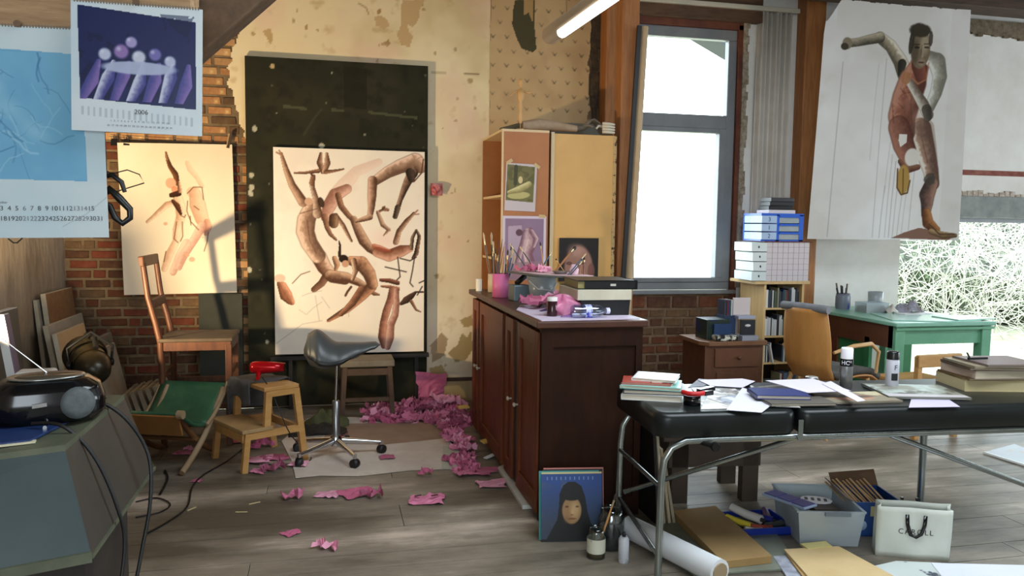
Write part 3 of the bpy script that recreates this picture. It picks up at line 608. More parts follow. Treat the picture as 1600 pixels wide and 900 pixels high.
A.ell(1426, 70, 17.5, 33, (112, 98, 78), 1, soft=.06).ell(1433, 62, 10, 22, (164, 152, 130), .75, soft=.6).ell(1430, 92, 8, 8, (150, 134, 112), .6, soft=.6).ell(1417, 76, 8, 24, (70, 60, 48), .7, soft=.5)
A.ell(1424, 42, 19, 12, (54, 47, 38), .97, soft=.2, rough=.4).ell(1410, 60, 5, 22, (54, 47, 38), .95, .1).ell(1443, 54, 4, 13, (58, 52, 44), .85).ell(1420, 69, 5, 2.2, (38, 31, 24), .9).ell(1437, 68, 5, 2.0, (44, 36, 28), .85).line([(1414, 65), (1424, 64)], .8, (40, 32, 26), .8).line([(1432, 63), (1442, 62)], .8, (48, 40, 32), .8).limb([(1429, 66), (1429, 82)], [1.6, 3.2], (166, 150, 128), (90, 78, 62), 1, .8, .1).ell(1429, 92, 6, 1.5, (66, 42, 34), .8)
A.limb([(1456, 332), (1460, 348), (1474, 359)], [8.5, 10, 7], (158, 108, 64), (84, 50, 30), 1).limb([(1466, 362), (1486, 368), (1502, 368)], [5, 6, 4], (156, 130, 90), (90, 70, 50)).line([(1462, 350), (1480, 366), (1502, 366)], 1.0, (70, 54, 40))
mm, w, h = frame(pY(1286, 2, 6.10), pY(1508, 14, 6.10), pY(1262, 374, 6.10))
mm = Matrix(((1, 0, 0, 4.0), (0, 0, -1, 6.10), (0, 1, 0, 1.405), (0, 0, 0, 1))); w, h = 1.50, 2.03
def rb(u, v):
    return (.085 * v * (1 - u), 0 * u, .018 * np.sin(u * 6.5 + v) * (1.2 - v) + .06 * np.clip(u - .88, 0, 1) * 4 * (1 - v * .4) + .12 * np.clip(.08 - u, 0, 1) * np.clip(v - .85, 0, 1) * 30)
n1 = A.noise(9, 3, 77)
A.mask = ~((A.X - 1258 < 26 * (1 - (A.Y - 3) / 40)) & (A.Y < 40) & (A.X < 1285)) & (A.Y > 3 + 3 * n1)
run = canvas('runner_drawing', 'large paper drawing of a runner with one arm flung out, hanging from the beam', A, mm, w, h, 0, bend=rb, cat='drawing')
for u in (.12, .4, .62, .9): MB().lathe([(.002, -.01), (.002, .01), (.006, .01), (.006, .013)], 6, Matrix.Translation((u * w, h - .015, .01))).build('nail', M('nail_steel', (90, 84, 76), rough=.4, metal=.8), run)

# calendars
paper_white = M('paper_white', (214, 224, 226), rough=.7)
ink = M('grey_ink', (120, 124, 128)); inkd = M('dark_ink', (72, 78, 84))
def spiral(parent, w, h, n):
    m = MB()
    for i in range(n):
        x = .012 + (w - .024) * i / (n - 1); m.add([(x - .0022, h - .004, .002), (x + .0022, h - .004, .002), (x + .0022, h + .006, .004), (x - .0022, h + .006, .004)], [(0, 1, 2, 3)])
    m.build('wire_binding', M('binding_grey', (120, 116, 108)), parent)
mm, w, h = frame(pY(107, 0, 2.93), pY(313, 15, 2.90), pY(112, 203, 2.93))
A = Art(107, 0, 316, 212, (214, 224, 228), 1.0, 51)
A.mottle(90, (196, 214, 224), .4, .7, .7)
A.poly([(117, 6), (305, 22), (307, 168), (121, 158)], (22, 34, 84)); n = A.noise(30, 4, 2)
A.mix((n > .55) * .5 * ((A.X > 119) & (A.X < 306) & (A.Y > 12) & (A.Y < 158)), (14, 24, 58))
# generic stand-in for the reproduced old painting: fruit and violet cloth on navy
inside = (A.X > 120) & (A.X < 305) & (A.Y > 10) & (A.Y < 160)
keep = A.c.copy()
for k in range(7): A.limb([(122 + k * 26, 160), (140 + k * 25, 128 - 6 * (k % 3)), (150 + k * 24, 96)], [7, 11, 4], (206, 210, 228) if k % 2 else (132, 108, 176), (70, 72, 140), 1 if k % 2 else -1, .95, .15)
for cx, cy, r, c in ((160, 84, 12, (196, 202, 224)), (186, 78, 14, (150, 120, 180)), (214, 86, 13, (206, 210, 226)), (240, 80, 12, (120, 112, 176)), (264, 90, 11, (190, 196, 220)), (202, 62, 11, (170, 160, 206))): A.ell(cx, cy, r, r, c, .95, soft=.35).ell(cx - 4, cy - 4, r * .4, r * .4, (224, 228, 238), .6, soft=.9)
A.ell(214, 104, 66, 12, (176, 184, 212), .95, soft=.2)
A.c = np.where(inside[..., None], A.c, keep)
for k in range(20):
    x = 123 + k * 9.2
    A.poly([(x, 171 + k * .55), (x + 3.6, 171.2 + k * .55), (x + 3.6, 186 + k * .55), (x, 186 + k * .55)], (150, 160, 170), .45)
cal = canvas('wall_calendar', 'spiral wall calendar with a dark navy picture pinned on the pale beam', A, mm, w, h, .004, face='page', edge=paper_white, art=ART_GLOSS, cat='calendar')
spiral(cal, w, h, 44)
text('2006', .022, inkd, cal, (w * .53, h * .165, .002))
text('1  2  3  4  5  6  7  8  9  10  11  12  13  14  15', .0085, ink, cal, (w * .52, h * .088, .002), spacing=1.15)
text('16  17  18  19  20  21  22  23  24  25  26  27  28  29  30  31', .0085, ink, cal, (w * .52, h * .052, .002))
MB().lathe([(.002, -.03), (.002, .004), (.012, .004), (.011, .008)], 10, Matrix.Translation((w * .5, h + .008, .01))).build('nail', M('rusty_nail', (110, 84, 60), rough=.5), cal)
mm, w, h = frame(pY(-36, 38, 2.97), pY(170, 48, 2.97), pY(-32, 372, 2.97))
A = Art(-36, 38, 176, 370, (206, 220, 224), .9, 61)
A.mottle(100, (190, 212, 220), .4, .7, .7); A.poly([(-36, 72), (143, 78), (144, 279), (-36, 276)], (112, 170, 204))
A.mix(A.noise(50, 3, 3) * .5 * ((A.X < 143.5) & (A.Y > 77) & (A.Y < 277)), (150, 200, 224))
keep = A.c.copy()
# generic chalk-like curves in place of the reproduced study
for i in range(34):
    x, y = rnd.uniform(-30, 90), rnd.uniform(105, 240); a = rnd.uniform(0, 6.3); pts = [(x, y)]
    for k in range(5): a += rnd.uniform(-.6, .6); x += 12 * math.cos(a); y += 12 * math.sin(a); pts.append((x, y))
    A.line(pts, rnd.uniform(.5, 1.6), rnd.choice([(70, 120, 160), (86, 136, 172), (176, 214, 230)]), rnd.uniform(.35, .7))
for x, y, rx, ry in ((20, 165, 42, 22), (60, 200, 36, 18), (0, 130, 26, 16)): A.ell(x, y, rx, ry, (160, 204, 224), .45, .5, .8)
keep2 = (A.X < 143) & (A.Y > 78) & (A.Y < 277); A.c = np.where(keep2[..., None], A.c, keep)
A.line([(175, 305), (140, 332), (100, 352)], .8, (170, 190, 196), .8)
cal2 = canvas('wall_calendar', 'large spiral calendar page with a pale blue chalk picture, partly out of view', A, mm, w, h, .004, face='page', edge=paper_white, cat='calendar')
spiral(cal2, w, h, 42)
sx = w / 212.
text('december', .011, ink, cal2, (36 * sx, .118, .002))
for i in range(15): text(str(i + 1), .022, inkd if i % 7 < 5 else ink, cal2, ((14 + 12.2 * i) * sx, .098, .002))
for i in range(16): text(str(i + 16), .022, inkd if i % 7 < 5 else ink, cal2, ((16 + 12.2 * i) * sx, .064, .002))
MB().lathe([(.002, -.03), (.002, .004), (.012, .004), (.011, .008)], 10, Matrix.Translation((w * .38, h + .005, .01))).build('nail', M('rusty_nail', (110, 84, 60)), cal2)
MB().tube([(.085, -.002, 0), (.1, -.016, 0), (.112, -.016, 0), (.128, 0, 0)], .0025, 5).build('wire_loop', M('dark_wire', (40, 36, 30)), cal2)
# wire hanger and headphones hanging at the calendars' edge
hp = pY(190, 300, 3.08)
hg = thing('wire_hanger', 'thin wire coat hanger sticking out behind the calendar', 'hanger', pY(185, 285, 3.10))
MB().tube([(-.06, 0, .05), (-.02, 0, .03), (.03, 0, .045), (.07, 0, .03), (.085, 0, 0), (.0, 0, -.03), (-.09, 0, -.06)], .0022, 6).tube([(-.05, 0, .045), (-.05, -.0, .50)], .0022, 5).build('hanger_wire', M('dark_wire', (40, 36, 30)), hg)
hd = thing('headphones', 'black headphones hanging beside the blue calendar', 'headphones', pY(186, 318, 3.06))
MB().tube([(-.06, 0, .09), (-.02, 0, .10), (.01, 0, .075), (.02, 0, .04)], [.008, .009, .009, .007], 8).tube([(-.04, .01, .09), (-.05, .03, .42)], .002, 5).build('headband', M('black_plastic', (20, 20, 20), rough=.4), hd)
MB().tube([(-.06, 0, .02), (-.03, 0, .05), (0, 0, .02), (.035, 0, -.02), (.035, 0, -.05), (.01, 0, -.07), (-.015, 0, -.05), (-.03, 0, -.01), (-.06, 0, .0)], [.012, .014, .014, .012, .011, .011, .011, .012, .012], 8).build('ear_cushion', M('black_plastic', (20, 20, 20)), hd)
# ================================================================ LAMPS
lamp = thing('spot_lamp', 'black work lamp on a stand by the plaster wall, throwing warm light', 'lamp', (-1.78, 4.55, 0))
black_metal = M('black_metal', (24, 24, 24), rough=.4, metal=.3); chrome = M('chrome', (200, 202, 204), rough=.18, metal=1.0)
MB().lathe([(.12, 0), (.12, .015), (.02, .03)], 16).build('base', black_metal, lamp)
MB().tube([(0, 0, .02), (0, 0, .80)], .01, 8).build('pole', black_metal, lamp)
aim = (Vector((.10, 6.6, 2.75)) - Vector((-1.78, 4.55, .88))).normalized()
rm = aim.to_track_quat('-Z', 'Y').to_matrix().to_4x4()
MB().lathe([(.03, .12), (.07, .09), (.085, 0), (.095, -.02)], 18, Matrix.Translation((0, 0, .88)) @ rm, close=False).build('shade', black_metal, lamp, solid=.003)
sp = bpy.data.lights.new('lamp_bulb', 'SPOT'); sp.energy = 290; sp.color = (1.0, .75, .43); sp.spot_size = math.radians(112); sp.spot_blend = .55; sp.shadow_soft_size = .035
so = bpy.data.objects.new('lamp_bulb', sp); COL.objects.link(so); so.parent = lamp; so.matrix_local = Matrix.Translation(Vector((0, 0, .88)) + aim * .03) @ rm
fl = thing('fluorescent_lamp', 'switched-on fluorescent batten hanging near the ceiling', 'lamp')
a, b = Vector((1.105, 4.02, 2.46)), Vector((1.22, 2.55, 2.50)); d = (b - a).normalized()
MB().tube([a, a + d * .02, b], [.04, .046, .046], 14).build('housing', M('cream_housing', (206, 188, 160), rough=.4), fl)
tmat = M('lit_tube', (255, 255, 250), emit=((255, 250, 240), 9))
MB().tube([a + d * .22 + Vector((-.012, 0, -.036)), b + Vector((-.012, 0, -.036))], .026, 12).build('tube', tmat, fl)
for t in (.3, .8): p = a.lerp(b, t); MB().tube([p + Vector((0, 0, .03)), (p.x, p.y, ZC)], .004, 5).build('hanging_rod', black_metal, fl)

# ================================================================ LEFT SIDE
# grey console in the corner of the view
con = thing('metal_console', 'grey-green flared metal console carrying the radio', 'console')
gm = M('console_grey', (46, 60, 61), (53, 67, 66), 4, .45, .1); gd = M('console_side', (58, 54, 48), (66, 62, 55), 5, .5); trim = M('console_trim', (78, 84, 66), (94, 98, 78), 8, .6)
T = [Vector((-1.75, 2.20, .80)), Vector((-.755, 2.52, .82)), Vector((-.755, 3.22, .82)), Vector((-1.75, 3.22, .80))]
B = [Vector((-1.75, 2.06, .52)), Vector((-.665, 2.42, .535)), Vector((-.665, 3.27, .535)), Vector((-1.75, 3.27, .52))]
MB().add([B[0], B[1], T[1], T[0]], [(0, 1, 2, 3)]).build('front_panel', gm, con)
MB().add([B[1], B[2], T[2], T[1]], [(0, 1, 2, 3)]).build('side_panel', gd, con)
MB().add([B[2], B[3], T[3], T[2]], [(0, 1, 2, 3)]).add([B[3], B[0], T[0], T[3]], [(0, 1, 2, 3)]).add(B, [(3, 2, 1, 0)]).build('back_panel', gd, con)
MB().add(T + [p + Vector((0, 0, .018)) for p in T], [(4, 5, 6, 7), (0, 1, 5, 4), (1, 2, 6, 5), (2, 3, 7, 6)]).build('top_plate', trim, con)
MB().bar(B[0], B[1], .012, .03).bar(B[1], B[2], .008, .012).build('edge_strip', trim, con)
MB().box(-1.6, -.74, 2.62, 3.15, 0, .54).build('base', M('console_base', (40, 36, 32), (58, 50, 42), 6, .7), con)
m = MB()
for i in range(4): y0 = 2.86 + i * .085; m.box(-.98, -.80, y0, y0 + .035, .839, .845)
m.build('vent_slot', M('slot_black', (16, 16, 16)), con)
for z0 in (.30, .17): MB().tube([(-.74, 2.75, z0), (-.62, 2.74, z0), (-.60, 2.68, z0 - .06), (-.66, 2.62, z0 - .12)], .009, 6).build('pipe_bracket', black_metal, con)
for p in (.3, .75): MB().lathe([(.006, 0), (.006, .004)], 8, Matrix.Translation(T[0].lerp(T[1], p) + Vector((0, -.002, .004))) @ Matrix.Rotation(PI / 2, 4, 'X')).build('rivet', black_metal, con)
# folder and radio
tag(MB().prism([(-1.5, 2.34), (-.86, 2.56), (-.80, 2.92), (-1.4, 3.0)], .84, .848).build('blue_folder', M('navy_card', (22, 44, 92), (28, 52, 100), 6, .5), bevel=.001), 'navy blue folder lying under the radio', 'folder')
tag(MB().prism([(-1.5, 2.325), (-.845, 2.555), (-.85, 2.58), (-1.5, 2.36)], .838, .843).build('paper_sheet', M('cream_paper', (206, 200, 168), rough=.8)), 'cream paper edge sticking out under the navy folder', 'paper')
rad = thing('radio', 'rounded black portable radio with silver ring on the console', 'radio', (-.90, 2.84, .848), .30)
glossy_black = M('gloss_black', (14, 14, 16), rough=.15)
def rf(u, v):
    a = 2 * PI * u; e = .62; cx = math.copysign(abs(math.cos(a)) ** e, math.cos(a)); cy = math.copysign(abs(math.sin(a)) ** e, math.sin(a))
    k = [(.0, 0), (.86, 0), (1, .18), (1.0, .5), (.93, .8), (.72, .98), (0, 1)]; t = v * 6; i = min(5, int(t)); f = t - i
    r = k[i][0] * (1 - f) + k[i + 1][0] * f; z = k[i][1] * (1 - f) + k[i + 1][1] * f
    return Vector((cx * .17 * r, cy * .12 * r, z * .135))
MB().grid(rf, 40, 24).build('body', glossy_black, rad)
MB().lathe([(.07, .0), (.085, .004), (.082, .008), (.068, .006)], 28, Matrix.Translation((0, 0, .133)) @ Matrix.Diagonal((1.35, .95, 1, 1))).build('lid_ring', M('silver_ring', (170, 172, 168), rough=.25, metal=.8), rad)
MB().lathe([(.001, .006), (.066, .004), (.066, 0)], 24, Matrix.Translation((0, 0, .135)) @ Matrix.Diagonal((1.35, .95, 1, 1))).build('disc_lid', M('smoky_lid', (70, 64, 52), rough=.2), rad)
MB().lathe([(.052, 0), (.05, .012), (.03, .016), (.001, .017)], 22, Matrix.Translation((.085, -.104, .062)) @ Matrix.Rotation(math.radians(82), 4, 'X') @ Matrix.Rotation(.2, 4, 'Y')).build('speaker_grille', M('grille_grey', (84, 90, 92), (70, 76, 78), 60, .6), rad)
MB().lathe([(.05, 0), (.048, .01), (.001, .014)], 22, Matrix.Translation((-.09, -.1, .062)) @ Matrix.Rotation(math.radians(82), 4, 'X') @ Matrix.Rotation(-.2, 4, 'Y')).build('speaker_grille', glossy_black, rad)
MB().bar((-.04, -.119, .065), (.0, -.121, .069), .012).build('button', chrome, rad)
MB().tube([(.02, .06, .12), (-.20, .12, .33)], [.003, .0015], 6).build('antenna', chrome, rad)
tag(MB().tube([pZ(85, 645, .85), pZ(70, 668, .85)], .006, 8).build('chrome_pen', chrome), 'short chrome stick lying in front of the radio', 'pen')
# cables
def cable(name, label, pts, r=.005, mat=None):
    P = [Vector(p) for p in pts]; out = []
    for i in range(len(P) - 1):
        p0, p1, p2, p3 = P[max(i - 1, 0)], P[i], P[i + 1], P[min(i + 2, len(P) - 1)]
        for k in range(7):
            t = k / 7; out.append(.5 * ((2 * p1) + (p2 - p0) * t + (2 * p0 - 5 * p1 + 4 * p2 - p3) * t * t + (3 * p1 - p0 - 3 * p2 + p3) * t ** 3))
    out.append(P[-1])
    return tag(MB().tube(out, r, 7).build(name, mat or M('black_cable', (16, 16, 16), rough=.45)), label, 'cable')
cable('power_cable', 'thick black cable curving over the console side from its vents', [(-.93, 2.98, .86), (-.80, 2.98, .87), (-.70, 2.99, .80), (-.63, 3.0, .66), (-.62, 2.96, .5), (-.64, 2.9, .34), (-.66, 2.8, .14), (-.62, 2.72, .008)], .0065)
cable('power_cable', 'black cable drooping down the console side nearer the folder', [(-.90, 2.70, .862), (-.80, 2.66, .86), (-.715, 2.66, .76), (-.655, 2.66, .60), (-.635, 2.66, .46), (-.66, 2.60, .2), (-.66, 2.58, .008)], .006)
cable('floor_cable', 'black cable snaking over the floor to the hair dryer', [pZ(226, 835, .006), pZ(262, 815, .006), pZ(292, 792, .006), pZ(300, 762, .006), pZ(318, 742, .006), pZ(352, 722, .006), pZ(378, 702, .006)], .005)
cable('floor_cable', 'looped black cable on the floor by the console', [pZ(212, 784, .006), pZ(245, 778, .006), pZ(266, 788, .006), pZ(250, 800, .006), pZ(212, 808, .006)], .004)
cable('floor_cable', 'short black lead with a plug on the floor by the rocking stool', [pZ(250, 772, .008), pZ(258, 758, .008), pZ(262, 746, .008), pZ(258, 735, .008)], .006)

# canvases leaning in the corner
edge_w = M('pale_stretcher', (196, 186, 164), (176, 164, 140), 6, .8); canv_g = M('grey_canvas', (140, 132, 118), (160, 152, 136), 3, .9); br_board = M('brown_board', (112, 80, 50), (132, 96, 62), 5, .7, stretch=(1, 6, 6)); bw = M('white_board', (226, 228, 226), rough=.5)
def lean(name, label, x, y0, y1, h, tilt, th, face, edge, group=None, cat='canvas', z=0):
    t = thing(name, label, cat, (x, y0, z), 0, group)
    R = Matrix.Rotation(tilt, 4, 'Y')
    MB().box(0, th, 0, y1 - y0, 0, h, R).build('stretcher', edge, t)
    MB().box(th, th + .004, .004, y1 - y0 - .004, .004, h - .004, R).build('face', face, t)
    return t
gp = 'canvases leaning in the corner'
lean('stretched_canvas', 'brown wooden panel, tallest of the stack in the brick corner', -1.80, 5.93, 6.5, .99, -.10, .03, br_board, edge_w, gp)
lean('stretched_canvas', 'pale wood frame edge beside the tall brown panel', -1.85, 5.90, 6.45, .95, -.09, .022, canv_g, edge_w, gp)
lean('stretched_canvas', 'long grey canvas leaning in front of the brown panel', -1.70, 5.75, 6.5, .80, -.17, .03, canv_g, edge_w, gp)
lean('stretched_canvas', 'tan canvas with rounded shadow leaning behind the spotlight', -1.62, 5.62, 6.2, .76, -.16, .028, M('tan_canvas', (178, 146, 104), (190, 160, 118), 4, .8), edge_w, gp)
lean('stretched_canvas', 'dark grey canvas turned to the wall above the spotlight', -1.50, 5.7, 6.45, .66, -.2, .035, M('dk_canvas', (104, 96, 84), (122, 114, 100), 4, .9), canv_g, gp)
lean('stretched_canvas', 'light grey canvas nearest the spotlight', -1.44, 5.66, 6.35, .60, -.22, .02, canv_g, edge_w, gp)
for i, lb in enumerate(('outermost small white canvas by the brick wall', 'second small white canvas by the brick wall', 'third small white canvas by the brick wall', 'small grey-white canvas at the back of the low row', 'thin white canvas at the wall end of the low row')):
    lean('small_canvas', lb, -1.16 - i * .055, 6.12, 6.5, .30 - .012 * i, -.3, .026, M('chalk_white', (196, 190, 176), (178, 172, 158), 6, .8), edge_w, 'small canvases on the floor by the bricks')
# tall mirror-like pieces at the picture border
lean('framed_mirror', 'tall white-edged frame with rounded grey corner at the border of the view', -1.86, 5.05, 5.42, .95, -.06, .05, M('grey_felt', (96, 90, 80)), bw, cat='frame')
lean('white_board', 'bright white board standing behind the radio', -1.62, 4.78, 4.86, .98, -.14, .04, M('violet_sheet', (120, 104, 120)), bw, cat='board')
for i in range(3): lean('narrow_frame', ('narrow white frame leaning lowest behind the radio', 'cream frame between two white ones behind the radio', 'third narrow frame behind the radio, against the white board')[i], -1.46 - i * .05, 4.08 + i * .08, 4.35 + i * .08, .62, -.16, .022, canv_g, edge_w if i == 1 else bw, 'narrow frames behind the radio')
pc = thing('white_case', 'white plastic case with a dark oval slot standing behind the radio', 'case', (-1.53, 4.72, 0), .1)
MB().prism([(-.11, 0), (.11, 0), (.11, .64), (.085, .69), (-.085, .69), (-.11, .64)], 0, .12, Matrix.Rotation(PI / 2, 4, 'X')).build('shell', bw, pc, bevel=.01)
MB().lathe([(.001, .004), (.022, .004), (.022, 0)], 14, Matrix.Translation((.05, -.121, .58)) @ Matrix.Rotation(PI / 2, 4, 'X') @ Matrix.Diagonal((1, 1.9, 1, 1))).build('slot', M('slot_black', (16, 16, 16)), pc)
# theatre spotlight
par = thing('theatre_spotlight', 'black theatre spotlight with domed back standing by the brick corner', 'spotlight', (-1.40, 5.2, 0))
pmt = M('worn_black', (34, 31, 24), (58, 50, 34), 5, .32, .4); ax = Matrix.Translation((0, 0, .62)) @ Matrix.Rotation(.45, 4, 'Z') @ Matrix.Rotation(math.radians(100), 4, 'X')
MB().lathe([(.001, .17), (.05, .16), (.085, .12), (.10, .06), (.102, 0), (.102, -.1), (.11, -.1), (.112, -.16), (.125, -.16), (.125, -.2)], 26, ax, close=False).build('housing', pmt, par)
MB().lathe([(.112, -.09), (.112, -.1), (.103, -.1)], 26, ax, close=False).lathe([(.106, .03), (.106, .02), (.1, .02)], 26, ax, close=False).build('cooling_ring', M('brass_dark', (90, 76, 44), rough=.35, metal=.6), par)
MB().lathe([(.001, -.19), (.12, -.195)], 22, ax, close=False).build('lens', M('lens_dark', (50, 52, 56), rough=.1), par)
s1 = ax @ Vector((.115, 0, -.02)); s2 = ax @ Vector((-.115, 0, -.02))
MB().tube([s1, s1 + Vector((.01, 0, .1)), (Vector(s1) + Vector(s2)) / 2 + Vector((.0, .02, .19)), s2 + Vector((-.01, 0, .1)), s2], .009, 8).build('yoke', black_metal, par)
for q in (s1, s2): MB().lathe([(.022, -.012), (.026, 0), (.022, .012)], 10, Matrix.Translation(q) @ Matrix.Rotation(PI / 2, 4, 'Y')).build('clamp_knob', black_metal, par)
MB().tube([ax @ Vector((.02, .11, .02)), ax @ Vector((.03, .14, -.06)), ax @ Vector((.0, .14, -.16))], .016, 8).build('lamp_holder', black_metal, par)
MB().tube([(0, 0, 0.02), (0, 0, .52)], .014, 8).build('stand_pole', M('grey_pole', (150, 150, 150), rough=.3, metal=.7), par)
MB().lathe([(.13, 0), (.13, .012), (.03, .03)], 18).build('stand_base', black_metal, par)

# ---- tall wooden chair turned to the right
ch = thing('tall_wooden_chair', 'tall old wooden chair with ladder back and high seat, before the sketch', 'chair', (-1.08, 5.52, 0))
cw = M('red_oak', (76, 40, 20), (100, 58, 30), 6, .5, stretch=(5, 5, .8)); cs = M('worn_seat', (70, 56, 42), (88, 72, 54), 6, .7)
for yy in (0.0, .40):
    MB().tube([(.02, yy, 0), (.015, yy, .5), (.01, yy, .70), (-.02, yy, .84), (-.06, yy, 1.0), (-.085, yy, 1.22)], [.021, .021, .022, .02, .019, .018], 6).build('back_post', cw, ch)
    MB().box(.41, .45, yy - .02, yy + .02, 0, .68).build('leg', cw, ch, bevel=.003)
    for zz in (.36, .16): MB().box(.02, .43, yy - .011, yy + .011, zz, zz + .035).build('side_rail', cw, ch)
for xx in (.015, .43):
    for zz in ((.22, .46)): MB().box(xx - .011, xx + .011, 0, .4, zz, zz + .035).build('stretcher', cw, ch)
MB().box(-.005, .46, -.025, .425, .70, .725).build('seat', cs, ch, bevel=.008)
MB().box(.03, .445, -.018, -.0, .645, .70).box(.03, .445, .40, .418, .645, .70).box(.43, .45, 0, .4, .645, .70).build('apron', cw, ch)
MB().add([(-.10, -.03, 1.195), (-.07, -.03, 1.195), (-.07, .43, 1.195), (-.10, .43, 1.195), (-.112, -.03, 1.26), (-.075, -.03, 1.265), (-.075, .43, 1.265), (-.112, .43, 1.26)], [(0, 3, 2, 1), (4, 5, 6, 7), (0, 1, 5, 4), (1, 2, 6, 5), (2, 3, 7, 6), (3, 0, 4, 7)]).build('top_rail', cw, ch, bevel=.008)
MB().box(-.055, -.03, .0, .40, .92, .98).build('back_slat', cw, ch, bevel=.004)

# ---- green rocking stool
rs = thing('curved_stool', 'green upholstered curved stool with crossed wooden legs', 'stool', (-.93, 5.14, 0), math.radians(-20))
gl = M('green_leather', (42, 88, 62), (56, 104, 74), 5, .45, lo=.4, hi=.6, c3=(120, 134, 100)); wd = M('stool_wood', (98, 62, 34), (124, 84, 50), 5, .5); wp = M('pale_edge', (164, 140, 108), (146, 122, 92), 8, .7)
def arc(p0, p1, sag, n=8):
    p0, p1 = Vector(p0), Vector(p1); return [p0.lerp(p1, i / n) + Vector((0, 0, -sag * math.sin(PI * i / n))) for i in range(n + 1)]
for xx in (-.24, .14):
    MB().tube(arc((xx, -.20, .36), (xx, .26, .02), .05), .019, 6).build('leg', wd, rs)
    MB().tube(arc((xx + .03, .30, .42), (xx + .03, -.22, .02), .05), .019, 6).build('leg', wp, rs)
def gsheet(ya, za, yb, zb, sag):
    def f(u, v):
        return Vector((-.26 + .44 * u, ya + (yb - ya) * v, za + (zb - za) * v - sag * math.sin(PI * v)))
    return f
MB().grid(gsheet(.32, .445, .06, .24, .03), 8, 8).build('seat', gl, rs, solid=.02)
MB().grid(gsheet(.06, .24, -.22, .37, .03), 8, 8).build('backrest', gl, rs, solid=.02)
for xx in (.185, -.265): MB().tube(arc((xx, .33, .45), (xx, .05, .24), .03), .013, 6).build('piping', wp, rs)
MB().add([(-.25, -.24, .36), (.17, -.24, .36), (.17, -.20, .24), (-.25, -.20, .24)], [(0, 1, 2, 3)]).build('front_board', M('amber_board', (132, 88, 42), (148, 102, 52), 4, .5), rs, solid=.015)
MB().tube([(.17, -.25, .375), (.205, -.25, .375)], .026, 10).build('scroll_end', wp, rs)
MB().tube([(-.24, -.03, .17), (.16, -.03, .17)], .013, 8).build('stretcher', wd, rs)

# ---- step stool with cloth and hair dryer
ss = thing('step_stool', 'light birch step stool with a grey cloth over its top', 'stool', (-.43, 5.15, 0), math.radians(30.6))
bi = M('birch', (182, 134, 74), (198, 152, 92), 5, .5, stretch=(1, 5, 5)); bt = M('birch_worn', (160, 130, 88), (182, 148, 98), 5, .6)
# local x: from the low step (-) to the top (+); local y across
for yy in (-.205, .205):
    MB().bar((-.20, yy, 0), (-.175, yy, .235), .035, .03).build('leg', bi, ss)
    MB().bar((.20, yy, 0), (.14, yy, .47), .04, .03).build('leg', bi, ss)
    MB().bar((-.055, yy, .23), (-.04, yy, .47), .04, .03).build('leg', bi, ss)
    MB().bar((-.17, yy, .215), (.165, yy, .215), .028, .04).build('side_rail', bi, ss)
    MB().bar((-.04, yy, .455), (.14, yy, .455), .028, .035).build('side_rail', bi, ss)
MB().box(-.215, -.02, -.225, .225, .237, .26).build('step', bt, ss, bevel=.004)
MB().box(-.07, .16, -.215, .215, .472, .497).build('top', bi, ss, bevel=.004)
MB().box(-.205, -.185, -.2, .2, .18, .23).box(.15, .17, -.2, .2, .19, .235).build('rail', bi, ss)
cl = M('grey_cloth', (72, 72, 72), (88, 88, 88), 9, .9)
m4 = Matrix.Translation((-.43, 5.15, 0)) @ Matrix.Rotation(math.radians(30.6), 4, 'Z')
def cloth(u, v):
    x = -.16 + .37 * u; y = -.06 + .42 * v; z = .503 + .006 * math.sin(u * 9 + v * 5)
    if y > .20: over = y - .20; y = .225 + .02 * math.sin(u * 14); z -= over * 1.3
    if x < -.07: o2 = -.07 - x; x = -.085 - .012 * math.sin(v * 11); z -= o2 * 1.5 + .02 * math.sin(v * 9)
    if x > .16: o2 = x - .16; x = .175 + .01 * math.sin(v * 12); z -= o2 * 1.6
    return m4 @ Vector((x, y + .012 * math.sin(u * 7), z))
tag(MB().grid(cloth, 30, 34).build('grey_rag', cl, solid=.004), 'dark grey cloth draped over the step stool', 'cloth')
hdm = thing('hair_dryer', 'red metallic hair dryer lying on the grey cloth', 'hair dryer', pY(413, 584, 5.20) , -.12)
redm = M('red_metal', (168, 14, 24), (186, 20, 30), 3, .18, .4)
MB().lathe([(.001, -.085), (.03, -.083), (.038, -.06), (.04, -.02), (.034, .06), (.027, .125), (.024, .125), (.001, .11)], 20, Matrix.Translation((0, 0, .042)) @ Matrix.Rotation(PI / 2, 4, 'Y')).build('barrel', redm, hdm)
MB().tube([(-.03, 0, .02), (-.025, -.05, .0), (-.02, -.10, -.008)], [.017, .016, .015], 10).build('handle', redm, hdm)
MB().lathe([(.026, 0), (.026, .01)], 16, Matrix.Translation((.122, 0, .042)) @ Matrix.Rotation(PI / 2, 4, 'Y')).build('nozzle', glossy_black, hdm)
cable('dryer_cord', 'black cord of the hair dryer hanging in front of the step stool', [pY(410, 590, 5.09), pY(424, 612, 5.02), pY(440, 650, 4.98), pY(455, 680, 4.95), pZ(478, 706, .006), pZ(486, 716, .006), pZ(476, 722, .006), pZ(430, 726, .006), pZ(385, 722, .006), pZ(378, 702, .006)], .0035)

